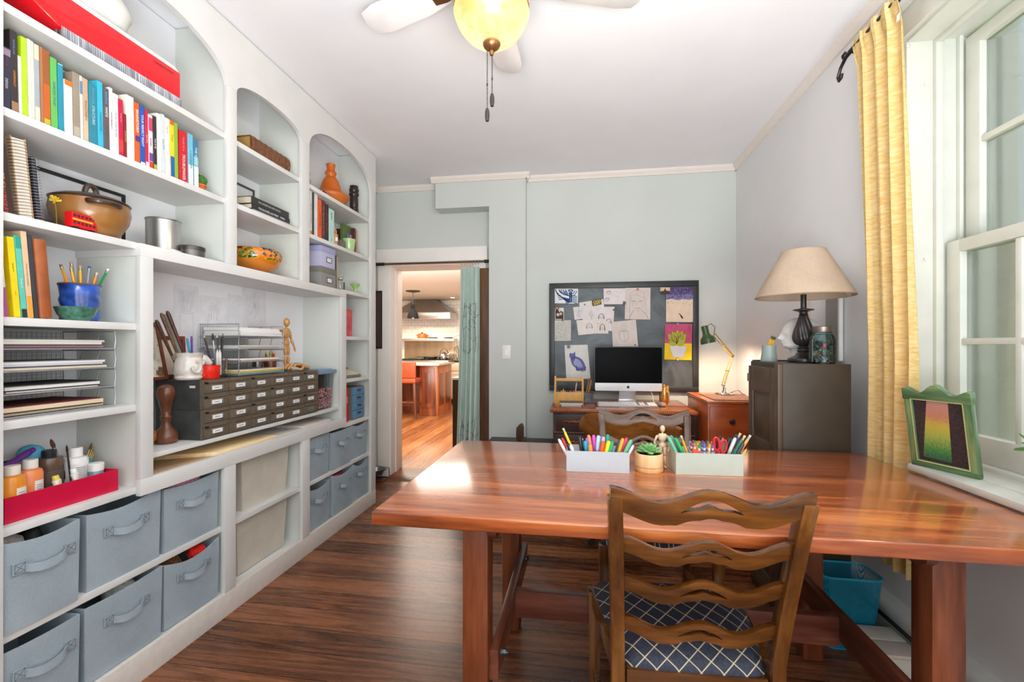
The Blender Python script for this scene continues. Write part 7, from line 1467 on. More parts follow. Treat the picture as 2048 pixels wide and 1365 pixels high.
def make_chair(label, loc, rz):
    t = thing('dining_chair', label, 'chair', loc, rz, 'dining chairs at the work table')
    for sx in (-1, 1):
        m = M(); zs = [0, .12, .25, .36, .44, .52, .62, .72, .80, .86]
        m.rings([[(sx * half_w(z) + a_ * .0165, back_pt(z) + b_ * (.019 if z > .3 else .017), z) for a_, b_ in ((-1, -1), (1, -1), (1, 1), (-1, 1))] for z in zs]); m.build('rear_leg', CW, t, bev=.005, seg=2)
        m = M(); m.rings([[(sx * (.222 - .004) + a_ * r_, .345 + b_ * r_, z) for a_, b_ in ((-1, -1), (1, -1), (1, 1), (-1, 1))] for z, r_ in ((0, .0145), (.2, .017), (.405, .021))]); m.build('front_leg', CW, t, bev=.003)
        m = M(); m.bar((sx * .182, .005, .385), (sx * .218, .335, .385), .02, .058); m.build('side_rail', CW, t, bev=.002)
        m = M(); m.bar((sx * .176, -.02, .15), (sx * .218, .345, .14), .016, .026); m.build('stretcher', CW, t, bev=.002)
    m = M(); m.box(-.165, -.012, .325, .165, .010, .402); m.build('rear_apron', CWX, t, bev=.002)
    M().box(-.205, .335, .352, .205, .355, .41).build('front_apron', CWX, t, bev=.002)
    M().box(-.205, .15, .13, .205, .168, .156).build('cross_stretcher', CWX, t, bev=.002)
    def seat(a, b):
        s_ = 2 * a - 1; q_ = b; w = .172 + .062 * q_; ex = abs(s_) ** 3.2; ey = abs(2 * q_ - 1) ** 3.2
        x = s_ * w * (1.0 - .045 * ey ** 2); y = -.008 + .375 * q_ + .0; y = y + (.012 * (1 - 2 * q_) * ex ** 2)
        return (x, y, .462 - .042 * max(ex, ey) ** 1.6 - .012 * (s_ * s_ + (2 * q_ - 1) ** 2) * .5)
    m = M(); m.grid(seat, 26, 26)
    for e in range(26):
        for (p, q_) in ((seat(e / 26, 0), seat((e + 1) / 26, 0)), (seat(e / 26, 1), seat((e + 1) / 26, 1)), (seat(0, e / 26), seat(0, (e + 1) / 26)), (seat(1, e / 26), seat(1, (e + 1) / 26))):
            m.f([m.v(p), m.v(q_), m.v((q_[0] * .985, q_[1], .40)), m.v((p[0] * .985, p[1], .40))])
    m.build('seat_cushion', LAT, t, ang=75)
    rail('crest_rail', .842, .058, .0155, t, .30, .024, .012, .17)
    for z, h in ((.727, .042), (.625, .042), (.515, .042)): rail('back_slat', z, h, .0135, t, .29, .018, -.014, .13)
    return t
near = make_chair('ladder back dining chair with a navy lattice seat in the foreground', (.276, 1.158, 0), math.radians(2.5))
far_ = dup(near, (.305, 2.19, 0), math.radians(180.5), 'ladder back dining chair across the work table, its back towards the desk')
# ================================================================ swivel chair at the desk
SW = wood('swivel_oak', (104, 58, 20), (156, 94, 38), (190, 126, 62), 'x', .25, .3, 8, 8)
t = thing('swivel_chair', 'wooden banker swivel chair with a curved back rail at the desk', 'chair', (.29, 2.84, .02), math.radians(-14))
def ringpt(a, r): return (r * math.sin(a) * 1.0, -r * math.cos(a) * .92)
m = M(); rs = []
for i in range(41):
    s_ = -1 + i / 20; a = s_ * 1.95; e = 1 / (1 + math.exp((abs(s_) - .52) * 16)); h = .035 + .10 * e; zb_ = .655 + .0 * e; r0, r1 = .262, .262 + .026 * e + .045 * (1 - e)
    i0 = ringpt(a, r0 - (.0 if e > .5 else .02)); o0 = ringpt(a, r1); ot = ringpt(a, r1 + .03 * e); it = ringpt(a, r0 + .03 * e - (.0 if e > .5 else .02))
    rs.append([(i0[0], i0[1], zb_), (o0[0], o0[1], zb_), (ot[0], ot[1], zb_ + h), (it[0], it[1], zb_ + h)])
m.rings(rs); m.build('back_rail', SW, t, bev=.006)
for i in range(9):
    a = -1.6 + 3.2 * i / 8; p0 = ringpt(a, .21); p1 = ringpt(a, .268); M().cyl((p0[0], p0[1] + .01, .44), (p1[0], p1[1], .66), .0105, .009, 10).build('spindle', SW, t)
m = M(); m.lathe([(0, .40), (.2, .40), (.235, .412), (.24, .43), (.225, .445), (.15, .438), (0, .432)], n=40, sy=.95); m.build('seat', SW, t)
M().cyl((0, 0, .14), (0, 0, .40), .028, .028, 16).build('column', DARK, t)
for k in range(4):
    a = pi / 4 + k * pi / 2; e = Vector((math.cos(a), math.sin(a), 0)); m = M(); m.tube([e * .02 + Vector((0, 0, .16)), e * .14 + Vector((0, 0, .13)), e * .27 + Vector((0, 0, .06))], [.026, .024, .02], 8); lg = m.build('foot_arm', SW, t); m = M(); s_ = Vector((-e.y, e.x, 0)); m.cyl(e * .27 + Vector((0, 0, .022)) - s_ * .01, e * .27 + Vector((0, 0, .022)) + s_ * .01, .022, n=16); m.cyl(e * .27 + Vector((0, 0, .03)), e * .27 + Vector((0, 0, .065)), .006, n=8); m.build('caster', DARK, lg)
# ================================================================ dark trunk by the pier with a wooden block in place of a chair arm
t = thing('black_trunk', 'low black trunk against the pier left of the desk', 'trunk', (-.48, 3.55, 0)); m = M(); m.box(-.735, 3.34, .0, -.235, 3.728, .40); m.build('trunk_body', DARK, t, W=True, bev=.004); M().box(-.742, 3.333, .40, -.228, 3.73, .432).build('lid', mat((52, 52, 52), .5, var=.15), t, W=True, bev=.004)
ap_ = AY(1040, 872, 3.52); t = thing('wooden_arm', 'curved dark wooden chair arm at the black trunk', 'stand', (ap_.x, 3.52, .4325)); SW2 = wood('dark_arm_wood', (44, 26, 18), (72, 44, 30), (96, 62, 44), 'z', .3)
m = M(); m.prism([(-.02, 0), (.03, 0), (.03, .13), (.02, .155), (.0, .15), (-.028, .12), (-.03, .06)], -.02, .02, 'y'); m.build('upright', SW2, t, bev=.004); m = M(); m.prism([(.012, 0), (.045, 0), (.052, .06), (.03, .05)], -.05, -.02, 'y'); m.build('side_block', SW2, t, bev=.003)
# ================================================================ things on the work table
def pen_box(label, px0, px1, pyb, h, rz, d, rgb):
    a = AZ(px0, pyb[0], TZ); b = AZ(px1, pyb[1], TZ); c = (a + b) / 2; w = (b - a).length; rz = math.atan2(b.y - a.y, b.x - a.x)
    t = thing('pen_box', label, 'box', (c.x, c.y, TZ + .0005), rz, 'pale boxes of pens on the work table')
    m = M(); m.T = Matrix.Rotation(-pi / 2, 4, 'Z'); open_box(m, -d, -w / 2, 0, 0, w / 2, h, .0022); m.build('box_body', mat(rgb, .5, var=.03), t); M().box(-w / 2 + .003, .003, .002, w / 2 - .003, d - .003, .0035).build('box_lining', PAPER, t)
    return t, w, d
b1, w1, d1 = pen_box('pale blue grey pen box left of the succulent', 1133, 1259, (943.5, 948.5), .072, 0, .10, (188, 198, 205))
b2, w2, d2 = pen_box('pale green grey pen box right of the mannequin', 1352, 1487, (950, 954), .074, 0, .105, (188, 200, 188))
def pens(box, lst, d, grp):
    mw = Matrix.Translation(box.location) @ Matrix.Rotation(box.rotation_euler.z, 4, 'Z')
    for (px, py, bx, fy, r, rgb, en, ec, lab, nm, cat) in lst:
        base = mw @ Vector((bx, d * fy, .008)); q_ = mw @ Vector((bx, d * fy, 0)); yy = q_.y + .006; tip = AY(px, py, yy); pencil(base, tip, r, rgb, nm, lab, cat, grp, en, ec, tipc=ec if en == 'point' else None)
WB = (232, 232, 230)
MK = 'marker_pen'; mk_ = 'marker'
pens(b1, [
 (1117, 878, -.085, .35, .005, (236, 234, 232), 'cap', (240, 238, 236), 'white pen leaning out at the left end of the blue grey box', MK, mk_),
 (1124, 876, -.082, .55, .005, (220, 214, 212), 'cap', (196, 50, 60), 'pen with a red end at the left of the blue grey box', MK, mk_),
 (1126, 857, -.058, .25, .0045, (246, 206, 20), 'eraser', (170, 210, 110), 'yellow pencil with a green tip leaning far left', 'pencil', 'pencil'),
 (1136, 887, -.075, .2, .006, (44, 44, 48), 'cap', (40, 40, 44), 'black marker low at the left of the blue grey box', MK, mk_),
 (1141, 890, -.066, .15, .0055, (222, 224, 220), 'cap', (226, 228, 226), 'white marker low beside the black one', MK, mk_),
 (1159, 873, -.044, .6, .0068, (52, 56, 54), 'cap', (46, 52, 50), 'thick charcoal marker standing upright', MK, mk_),
 (1165, 877, -.03, .5, .005, (34, 34, 38), 'click', (150, 150, 156), 'black click pen behind the cyan marker', 'pen', 'pen'),
 (1170, 882, -.028, .35, .0062, (50, 52, 58), 'cap', (30, 160, 206), 'cyan capped marker in the blue grey box', MK, mk_),
 (1173, 876, -.022, .55, .0058, (120, 90, 190), 'cap', (140, 100, 200), 'violet marker in the blue grey box', MK, mk_),
 (1177, 870, -.012, .55, .0062, (236, 120, 120), 'cap', (240, 140, 106), 'salmon marker in the blue grey box', MK, mk_),
 (1180, 889, -.018, .15, .0068, (240, 140, 24), 'cap', (246, 150, 30), 'short orange marker at the front of the blue grey box', MK, mk_),
 (1187, 870, -.004, .6, .0062, (206, 90, 200), 'cap', (222, 90, 200), 'magenta pink marker in the blue grey box', MK, mk_),
 (1197, 871, -.004, .35, .0066, (160, 190, 234), 'cap', (180, 206, 240), 'light blue tall marker in the blue grey box', MK, mk_),
 (1200, 873, .006, .65, .006, (200, 230, 200), 'cap', (70, 190, 180), 'mint marker behind the light blue one', MK, mk_),
 (1207, 874, .012, .55, .006, (220, 150, 210), 'cap', (236, 190, 226), 'pale pink marker behind the vermilion one', MK, mk_),
 (1207, 882, .004, .2, .0072, (236, 84, 20), 'cap', (240, 90, 24), 'vermilion marker in the blue grey box', MK, mk_),
 (1216, 869, .026, .65, .0066, (40, 160, 140), 'cap', (30, 160, 130), 'teal green tall marker in the blue grey box', MK, mk_),
 (1218, 882, .016, .2, .0068, (246, 222, 10), 'cap', (250, 226, 20), 'bright yellow marker in the blue grey box', MK, mk_),
 (1225, 883, .026, .2, .0068, (20, 160, 100), 'cap', (20, 170, 110), 'emerald marker in the blue grey box', MK, mk_),
 (1240, 880, .05, .45, .0055, (90, 104, 124), 'cap', (70, 76, 92), 'slate grey felt pen in the blue grey box', MK, mk_),
 (1246, 877, .058, .35, .006, (222, 190, 140), 'cap', (240, 176, 50), 'felt pen with an amber cap in the blue grey box', MK, mk_),
 (1254, 876, .064, .5, .006, (230, 200, 210), 'cap', (226, 70, 110), 'felt pen with a rose cap in the blue grey box', MK, mk_),
 (1263, 880, .066, .25, .0055, (190, 216, 226), 'cap', (110, 200, 130), 'felt pen with a light green cap leaning right', MK, mk_),
 (1265, 886, .075, .4, .0058, (206, 214, 230), 'cap', (50, 100, 190), 'felt pen with a blue cap leaning right', MK, mk_),
 (1267, 891, .08, .3, .005, (230, 226, 232), 'cap', (226, 224, 234), 'white pen leaning out at the right end', MK, mk_),
], d1, 'pens in the blue grey box')
pens(b2, [
 (1336, 874, -.072, .25, .0055, (240, 180, 40), 'cap', (90, 200, 160), 'amber felt pen with a mint cap leaning far left', MK, mk_),
 (1338, 873, -.062, .45, .0055, (60, 150, 200), 'cap', (200, 90, 160), 'blue felt pen with a pink purple cap', MK, mk_),
 (1341, 871, -.056, .55, .0058, (60, 160, 210), 'cap', (20, 170, 110), 'blue felt pen with a bright green tip', MK, mk_),
 (1350, 876, -.052, .3, .006, (110, 180, 190), 'cap', (30, 170, 90), 'aqua felt pen with a grass green cap', MK, mk_),
 (1362, 872, -.044, .3, .0042, (232, 170, 30), 'eraser', (236, 200, 190), 'golden pencil with a pale eraser in the green grey box', 'pencil', 'pencil'),
 (1440, 873, .026, .55, .0058, (150, 156, 150), 'cap', (40, 44, 44), 'dark tape tool standing behind the tin of markers', 'pen', 'pen'),
 (1446, 876, .030, .4, .005, (206, 206, 204), 'click', (170, 170, 170), 'silver click pen beside the scissors', 'pen', 'pen'),
 (1452, 880, .034, .35, .005, (130, 150, 110), 'click', (60, 60, 64), 'olive pen left of the red scissors', 'pen', 'pen'),
 (1460, 876, .05, .6, .0055, (40, 42, 48), 'cap', (36, 36, 40), 'black pen behind the red scissors', 'pen', 'pen'),
 (1466, 874, .054, .7, .005, (90, 90, 110), 'click', (40, 40, 46), 'dark click pen behind the red scissors', 'pen', 'pen'),
 (1471, 876, .056, .45, .0055, (206, 216, 190), 'cap', (226, 230, 226), 'white and green highlighter right of the scissors', MK, mk_),
 (1474, 869, .058, .7, .006, (44, 46, 50), 'cap', (38, 40, 44), 'tall black marker with a gold clip', MK, mk_),
 (1481, 867, .06, .6, .0045, (90, 80, 150), 'eraser', (226, 200, 120), 'violet pencil with a gold end', 'pencil', 'pencil'),
 (1484, 880, .062, .25, .0058, (50, 52, 60), 'cap', (10, 130, 100), 'dark marker with a green cap near the box end', MK, mk_),
 (1487, 886, .064, .15, .0058, (52, 50, 58), 'cap', (60, 56, 66), 'charcoal marker at the front right of the green grey box', MK, mk_),
 (1490, 872, .068, .5, .0045, (226, 140, 60), 'eraser', (226, 220, 180), 'orange pencil at the right of the green grey box', 'pencil', 'pencil'),
 (1501, 871, .072, .35, .0045, (226, 170, 110), 'eraser', (200, 206, 210), 'tan pencil leaning furthest right', 'pencil', 'pencil'),
 (1494, 897, .078, .2, .005, (226, 206, 60), 'point', (200, 180, 50), 'short yellow crayon at the right end of the green grey box', 'crayon', 'crayon'),
], d2, 'pens in the green grey box')
# round bundle of white markers with coloured ends, and an orange block
bw = Matrix.Translation(b2.location) @ Matrix.Rotation(b2.rotation_euler.z, 4, 'Z')
q = random.Random(6); cl = [(206, 40, 90), (240, 120, 30), (60, 150, 90), (70, 120, 200), (230, 180, 40), (150, 80, 170), (220, 80, 60), (60, 170, 180)]; cn = ['crimson', 'orange', 'green', 'blue', 'yellow', 'purple', 'red', 'turquoise']
k = 0
for ring_, (n, r_) in enumerate(((15, .034), (9, .021), (4, .009))):
    for i in range(n):
        a = 2 * pi * i / n + ring_ * .3; p = bw @ Vector((-.008 + r_ * 1.0 * math.cos(a), d2 * .5 + r_ * math.sin(a), .008)); e = Vector((math.cos(a) * .006 * (r_ / .034), math.sin(a) * .006, .092 + q.uniform(-.003, .003)))
        tt = thing('bundled_marker', 'slim white marker with a coloured end in the round bundle', 'marker', p, 0, 'white markers in the round bundle'); tt.rotation_euler = e.normalized().to_track_quat('Z', 'Y').to_euler(); L_ = e.length
        M().cyl((0, 0, 0), (0, 0, L_ * .9), .0042, n=9).build('barrel', mat((230, 228, 232), .4, var=.05), tt); m = M(); m.cyl((0, 0, L_ * .88), (0, 0, L_), .0045, .0035, 9); m.cyl((0, 0, L_ * .72), (0, 0, L_ * .8), .0044, .0044, 9); m.build('end_cap', P(*cl[k % 8], .4), tt); k += 1
tag(M().box(-.012, -.008, 0, .012, .008, .07).build('eraser_block', P(236, 84, 30, .6), loc=bw @ Vector((-.036, d2 * .22, .01)), bev=.001), 'orange block between the golden pencil and the marker bundle', 'eraser')
# scissors with red handles
t = thing('scissors', 'red handled scissors standing in the green grey box', 'scissors', bw @ Vector((.042, d2 * .22, .01)), b2.rotation_euler.z)
for sx in (-1, 1):
    m = M(); c = Vector((sx * .0115, 0, .088 - .004 * sx)); m.tube([c + Vector((.0095 * math.cos(b_) + sx * .002 * math.sin(b_), 0, .022 * math.sin(b_))) for b_ in [2 * pi * i / 20 for i in range(20)]], .0042, 8, True); m.tube([c + Vector((-sx * .002, 0, -.02)), (sx * .004, 0, .05), (0, sx * .002, .04)], [.0045, .005, .004], 8); m.build('handle', mat((206, 24, 40), .3, var=.06, coat=.3), t); m = M(); m.hexa([(-sx * .001, sx * .001, 0), (-sx * .001 + .002, sx * .001, 0), (.006, sx * .001, .045), (-.006, sx * .001, .045), (-sx * .001, sx * .003, 0), (-sx * .001 + .002, sx * .003, 0), (.006, sx * .003, .045), (-.006, sx * .003, .045)]); m.build('blade', CHR, t)
# succulent
sp0 = AZ(1297.5, 941, TZ); t = thing('potted_succulent', 'small green succulent in a pale wood pot with a saucer', 'plant', (sp0.x, sp0.y, TZ + .0005)); PW = wood('birch_pot', (214, 166, 110), (228, 186, 132), (238, 204, 158), 'z', .45, 0, 14, 8)
M().lathe([(0, 0), (.0475, 0), (.0485, .002), (.0485, .013), (.0465, .0145), (0, .0145)], n=44).build('saucer', PW, t); M().lathe([(0, .0155), (.0465, .0155), (.0485, .018), (.0485, .06), (.047, .062), (.043, .062), (.042, .05), (0, .05)], n=44).build('pot', PW, t); m = M(); q = random.Random(2); m.lathe([(.0425, .051), (.03, .053), (0, .054)], n=20)
for k in range(70): a = q.uniform(0, 2 * pi); r_ = .038 * math.sqrt(q.random()); m.ball((r_ * math.cos(a), r_ * math.sin(a), .054), q.uniform(.003, .0055), 5, 4)
m.build('soil', mat((42, 36, 34), .9, var=.4, scale=120), t)
GS = mat((124, 180, 112), .45, var=.2, scale=30)
for k in range(26):
    a = k * 2.4; el = .15 + .95 * (k / 26); L_ = .036 - .0003 * k; d = Vector((math.cos(a) * math.cos(el), math.sin(a) * math.cos(el), math.sin(el))); s_ = Vector((-math.sin(a), math.cos(a), 0)); n = d.cross(s_); m = M(); m.T = Matrix.Translation((0, 0, .062)) @ Matrix.Scale(1.35, 4)
    m.rings([[d * L_ * u_ + s_ * w_ * math.cos(b_) + n * (w_ * .45 * math.sin(b_) - .004 * u_ * u_) for b_ in [2 * pi * i / 8 for i in range(8)]] for u_, w_ in ((.1, .004), (.4, .0085), (.65, .0085), (.85, .005), (1, .0006))]); m.build('leaf', GS, t, ang=60)
mp_ = AZ(1326, 941, TZ); mannequin('pale wooden artist mannequin standing behind the succulent', (mp_.x + .004, mp_.y + .035, TZ + .0005), .152, LAYP, pi, [(-.014, .006, -.048), (.004, -.002, -.046), (.008, 0, -.022)], [(.022, .004, -.045), (-.006, -.01, -.042), (-.014, 0, -.024)])
# ================================================================ under the table
bc = Vector((1.055, 2.012, 0)); t = thing('waste_basket', 'turquoise mesh waste basket under the work table', 'waste basket', bc)
TQ, nt, b = new_mat('turquoise_mesh'); tc = nd(nt, 'ShaderNodeTexCoord'); sp = nd(nt, 'ShaderNodeSeparateXYZ'); nt.links.new(tc.outputs['Object'], sp.inputs[0]); nzz = nd(nt, 'ShaderNodeTexNoise'); nzz.inputs['Scale'].default_value = 5; nt.links.new(tc.outputs['Object'], nzz.inputs['Vector']); nt.links.new(ramp(nt, nzz.outputs[0], [(.3, lin((20, 128, 160))), (.7, lin((34, 160, 190)))]), b.inputs['Base Color']); b.inputs['Roughness'].default_value = .4
al = mathn(nt, 'ADD', mathn(nt, 'LESS_THAN', mathn(nt, 'FRACT', mathn(nt, 'DIVIDE', sp.outputs[2], .0045)), .45), mathn(nt, 'LESS_THAN', mathn(nt, 'FRACT', mathn(nt, 'DIVIDE', mathn(nt, 'ADD', sp.outputs[0], sp.outputs[1]), .0045)), .38)); nt.links.new(mathn(nt, 'MINIMUM', al, 1), b.inputs['Alpha'])
def rsq(w, d, r, z, n=6): return [(x, y, z) for x, y in rr(-w, -d, w, d, r, n)]
m = M(); m.rings([rsq(.085, .06, .03, .004), rsq(.085, .06, .03, .02), rsq(.112, .076, .035, .285)], caps=False); m.build('mesh_side', TQ, t, flat=False); m = M(); m.prism(rr(-.086, -.061, .086, .061, .03), 0, .006); m.build('bottom', P(30, 150, 190, .4), t); m = M(); m.tube(rsq(.1125, .0765, .036, .287), .0045, 8, True); m.build('rim', mat((40, 170, 200), .3, var=.04), t)
t = thing('white_crate', 'low white painted box with a slatted lid beside the waste basket', 'box', (1.105, 1.83, 0)); PWH = P(226, 218, 206, .55)
M().box(1.035, 1.745, 0, 1.17, 1.925, .11).build('box_body', PWH, t, W=True, bev=.002)
m = M()
for y0 in (1.748, 1.838): m.box(1.033, y0, .111, 1.172, y0 + .085, .122)
lid_ = m.build('lid_board', PWH, t, W=True, bev=.002); m = M()
for y in (1.77, 1.80, 1.86, 1.90): m.cyl((1.05, y, .122), (1.05, y, .1224), .003, n=8)
m.build('nail_heads', DARK, lid_, W=True)
# pet bowl in a wire stand
pb = AZ(762, 962, 0); t = thing('pet_bowl', 'steel pet bowl in a dark wire stand by the doorway', 'bowl', (pb.x - .05, pb.y + .02, 0)); M().lathe([(0, .05), (.05, .05), (.068, .09), (.085, .097), (.085, .1), (.07, .097), (.05, .056), (0, .055)], n=28).build('bowl', STEEL, t); m = M()
m.tube([(.078 * math.cos(2 * pi * i / 24), .078 * math.sin(2 * pi * i / 24), .092) for i in range(24)], .003, 6, True)
for k in range(4):
    a = pi / 4 + k * pi / 2; m.tube([(.078 * math.cos(a), .078 * math.sin(a), .092), (.115 * math.cos(a), .115 * math.sin(a), .09), (.12 * math.cos(a), .12 * math.sin(a), .002)], .003, 6)
m.tube([(.12 * math.cos(pi / 4 + k * pi / 2), .12 * math.sin(pi / 4 + k * pi / 2), .004) for k in range(4)], .003, 6, True); m.build('wire_stand', mat((60, 50, 46), .5, .4), t)
# ================================================================ curtains
YC, nt, b = new_mat('yellow_curtain_cloth'); tc = nd(nt, 'ShaderNodeTexCoord'); mp = nd(nt, 'ShaderNodeMapping'); mp.inputs['Scale'].default_value = (30, 30, 120); nt.links.new(tc.outputs['Object'], mp.inputs[0]); n1 = nd(nt, 'ShaderNodeTexNoise'); n1.inputs['Scale'].default_value = 1; n1.inputs['Detail'].default_value = 5; nt.links.new(mp.outputs[0], n1.inputs['Vector'])
cc = ramp(nt, n1.outputs[0], [(.3, lin((230, 196, 124))), (.5, lin((238, 212, 150))), (.7, lin((244, 226, 180)))]); nt.links.new(cc, b.inputs['Base Color']); b.inputs['Roughness'].default_value = .85; b.inputs['Specular IOR Level'].default_value = .1
tr = nd(nt, 'ShaderNodeBsdfTranslucent'); nt.links.new(cc, tr.inputs[0]); ms = nd(nt, 'ShaderNodeMixShader'); ms.inputs[0].default_value = .35; out = [n_ for n_ in nt.nodes if n_.type == 'OUTPUT_MATERIAL'][0]; nt.links.new(b.outputs[0], ms.inputs[1]); nt.links.new(tr.outputs[0], ms.inputs[2]); nt.links.new(ms.outputs[0], out.inputs[0])
ROD = mat((34, 30, 30), .35, .3)
RZ_ = 2.455; t = thing('curtain_rod', 'black iron curtain rod with a scrolled end over the window', 'curtain rod', (1.135, 1.5, RZ_))
M().cyl((1.135, .75, RZ_), (1.135, 2.115, RZ_), .0105, n=14).build('rod', ROD, t, W=True)
m = M(); m.tube([(1.135, 2.11, RZ_), (1.135, 2.15, RZ_ - .004), (1.133, 2.185, RZ_ - .03), (1.131, 2.20, RZ_ - .062), (1.13, 2.19, RZ_ - .082), (1.13, 2.172, RZ_ - .078), (1.13, 2.168, RZ_ - .062)], [.009, .008, .007, .007, .006, .006, .007], 8); m.tube([(1.135, 2.135, RZ_), (1.133, 2.15, RZ_ + .018), (1.132, 2.166, RZ_ + .014), (1.132, 2.164, RZ_ + .002)], .0055, 8); m.build('scroll_finial', ROD, t, W=True)
for y in (1.0, 2.1): m = M(); m.tube([(1.135, y, RZ_ - .01), (1.15, y, RZ_ - .018), (1.229, y, RZ_ - .018)], .006, 8); m.box(1.222, y - .012, RZ_ - .05, 1.2295, y + .012, RZ_ + .02); m.build('bracket', ROD, t, W=True)
t = thing('yellow_curtain', 'yellow slub cotton curtain hanging beside the window', 'curtain', (1.135, 1.95, .45))
def cf(a, b):
    z = .36 + (2.475 - .36) * b; k = 1 - b; wd = .262 + .03 * k - .05 * math.exp(-((b - .94) / .04) ** 2) * 0; y = 2.072 - (.262 + .015 * k) * a; ph = a * 2 * pi * 3.6
    amp = (.011 + .014 * k) * (1 if b < .965 else .45); x = 1.135 + amp * math.sin(ph + .5 * k) + .007 * math.sin(ph * 2.3 + 1.2 + 2 * k) * (.3 + k)
    x = x + (.018 if False else 0)
    if b > .955: x -= .013 * math.sin(min(1, (b - .955) / .03) * pi / 2)
    y += .008 * math.sin(ph + 1 + 3 * k); return (x + .045 * min(1, k * 1.6), y, z)
def cs_(a, b):
    p = Vector(cf(a, b)); d1 = Vector(cf(a + .002, b)) - p; d2 = Vector(cf(a, b + .002)) - p; n = d1.cross(d2); n.normalize(); return p, n
m = M(); m.sheet(cs_, 96, 60, .0016); m.build('curtain_cloth', YC, t, W=True, ang=80); m = M(); m.box(1.118, 1.79, 2.36, 1.1195, 1.803, 2.385); m.build('care_tag', P(236, 236, 232), t, W=True)
# mint doorway curtain on a tension rod
rl = AY(753, 529, 3.83); rr_ = AY(977, 523, 3.83)
t = thing('tension_rod', 'brown tension rod across the kitchen doorway', 'curtain rod', ((rl.x + rr_.x) / 2, 3.83, rl.z)); RB = mat((120, 88, 70), .35, .6)
zr = (rl.z + rr_.z) / 2; M().cyl((LX + .002, 3.83, zr), (-.775, 3.83, zr), .0095, n=14).build('rod', RB, t, W=True)
for x0, x1 in ((LX + .001, LX + .11), (-.83, -.774)): M().cyl((x0, 3.83, zr), (x1, 3.83, zr), .0145, n=14).build('rod_end', BLACK, t, W=True)
MC = mat((196, 214, 206), .85, var=.06, scale=40, stretch=(1, 1, .2)); EMB = P(62, 80, 84, .9)
t = thing('mint_curtain', 'mint green curtain with stitched branches drawn aside in the doorway', 'curtain', (-.93, 3.83, .02))
cx0, cx1 = AY(921, 600, 3.83).x, AY(959, 600, 3.83).x
def mf(a, b):
    z = .03 + (zr - .045 - .03) * b; k = 1 - b; w = (cx1 - cx0) * (1 + .28 * k * (1 - .3 * k)); xc = (cx0 + cx1) / 2 - .035 * k * k; ph = a * 2 * pi * 4.5
    return (xc + w * (a - .5), 3.83 + (.013 + .012 * k) * math.sin(ph + .6 * k) + .006 * math.sin(ph * 1.9 + 1), z)
def ms_(a, b):
    p = Vector(mf(a, b)); d1 = Vector(mf(a + .002, b)) - p; d2 = Vector(mf(a, b + .002)) - p; n = d1.cross(d2); n.normalize(); return p, n
m = M(); m.sheet(ms_, 110, 30, .0014); cu_ = m.build('curtain_cloth', MC, t, W=True, ang=80); q = random.Random(5)
for b0, b1_ in ((.60, .83), (.07, .28)):
    m = M()
    for k in range(11):
        b_ = q.uniform(b0, b1_); a0 = q.uniform(.05, .6); pts = []
        for i in range(7): pp, n = ms_(min(.97, a0 + .06 * i), b_ + .012 * math.sin(i * .8 + k)); pts.append(pp - n * (.002 if n.y > 0 else -.002))
        m.tube(pts, .0016, 5)
    for k in range(3):
        a0 = .2 + .3 * k; pts = [ms_(a0 + .02 * math.sin(i), b0 + (b1_ - b0) * i / 8) for i in range(9)]; m.tube([p_ - n * (.002 if n.y > 0 else -.002) for p_, n in pts], .0018, 5)
    m.build('branch_embroidery', EMB, cu_, W=True)
m = M()
for k in range(7):
    x = cx0 + .012 + (cx1 - cx0 - .02) * k / 6; m.tube([(x + .002 * math.sin(b_), 3.83 + .016 * math.cos(b_), zr - .006 + .02 * math.sin(b_)) for b_ in [2 * pi * i / 12 for i in range(12)]], .0015, 5, True)
m.build('curtain_rings', WIRE, t, W=True)
# brown plank door edge
d0, d1_ = AY(960, 700, 3.865).x, -.778
tag(M().box(-(d0 - d1_) * -.5 - 0, -.018, 0, (d1_ - d0) * .5, .018, AY(968, 537, 3.865).z).build('plank', wood('brown_plank', (72, 46, 26), (104, 70, 42), (128, 92, 60), 'z', .45, 0, 9, 12), loc=((d0 + d1_) / 2, 3.872, .0), bev=.002), 'tall brown wooden plank standing between curtain and pier', 'plank')
t = thing('dark_picture', 'narrow dark picture on the wall beside the bookcase end', 'picture', (-1.825, 3.888, 1.18)); z1_, z0_ = AY(755, 582, 3.89).z, AY(755, 698, 3.89).z
M().box(-1.858, 3.885, z0_, -1.797, 3.909, z1_).build('frame', BLACK, t, W=True, bev=.002); M().box(-1.85, 3.8835, z0_ + .02, -1.806, 3.885, z1_ - .02).build('picture_sheet', P(70, 52, 46), t, W=True)
# ================================================================ on the window sill
f_bl, f_br = AX(1836, 925, 1.19), AX(1968, 961, 1.265)
pf0 = Vector((1.188, 1.80, .787)); pf1 = Vector((1.262, 1.595, .787))
c0 = AZ(1827, 928, .787); c1 = AZ(1964, 960, .787); ctr = (c0 + c1) / 2; wv = (c1 - c0); W_ = wv.length / 2; H_ = .325
t = thing('picture_frame', 'green wooden picture frame with a scalloped top on the window sill', 'picture frame', (ctr.x, ctr.y, .787)); up_ = Vector((0, 0, 1)); u_ = wv.normalized(); n_ = u_.cross(up_)
ln = Matrix.Rotation(math.radians(9), 4, u_); t.rotation_euler = (ln @ frame((0, 0, 0), u_, up_)).to_euler()
H_ = .262; GF = wood('green_frame_wood', (52, 76, 44), (86, 116, 78), (140, 156, 104), 'x', .4, 0, 14, 10); GFZ = wood('green_frame_wood_z', (52, 76, 44), (86, 116, 78), (140, 156, 104), 'y', .4, 0, 14, 10)
bw_ = .024
M().box(-W_, 0, -.009, W_, bw_, .009).build('bottom_rail', GF, t, bev=.003)
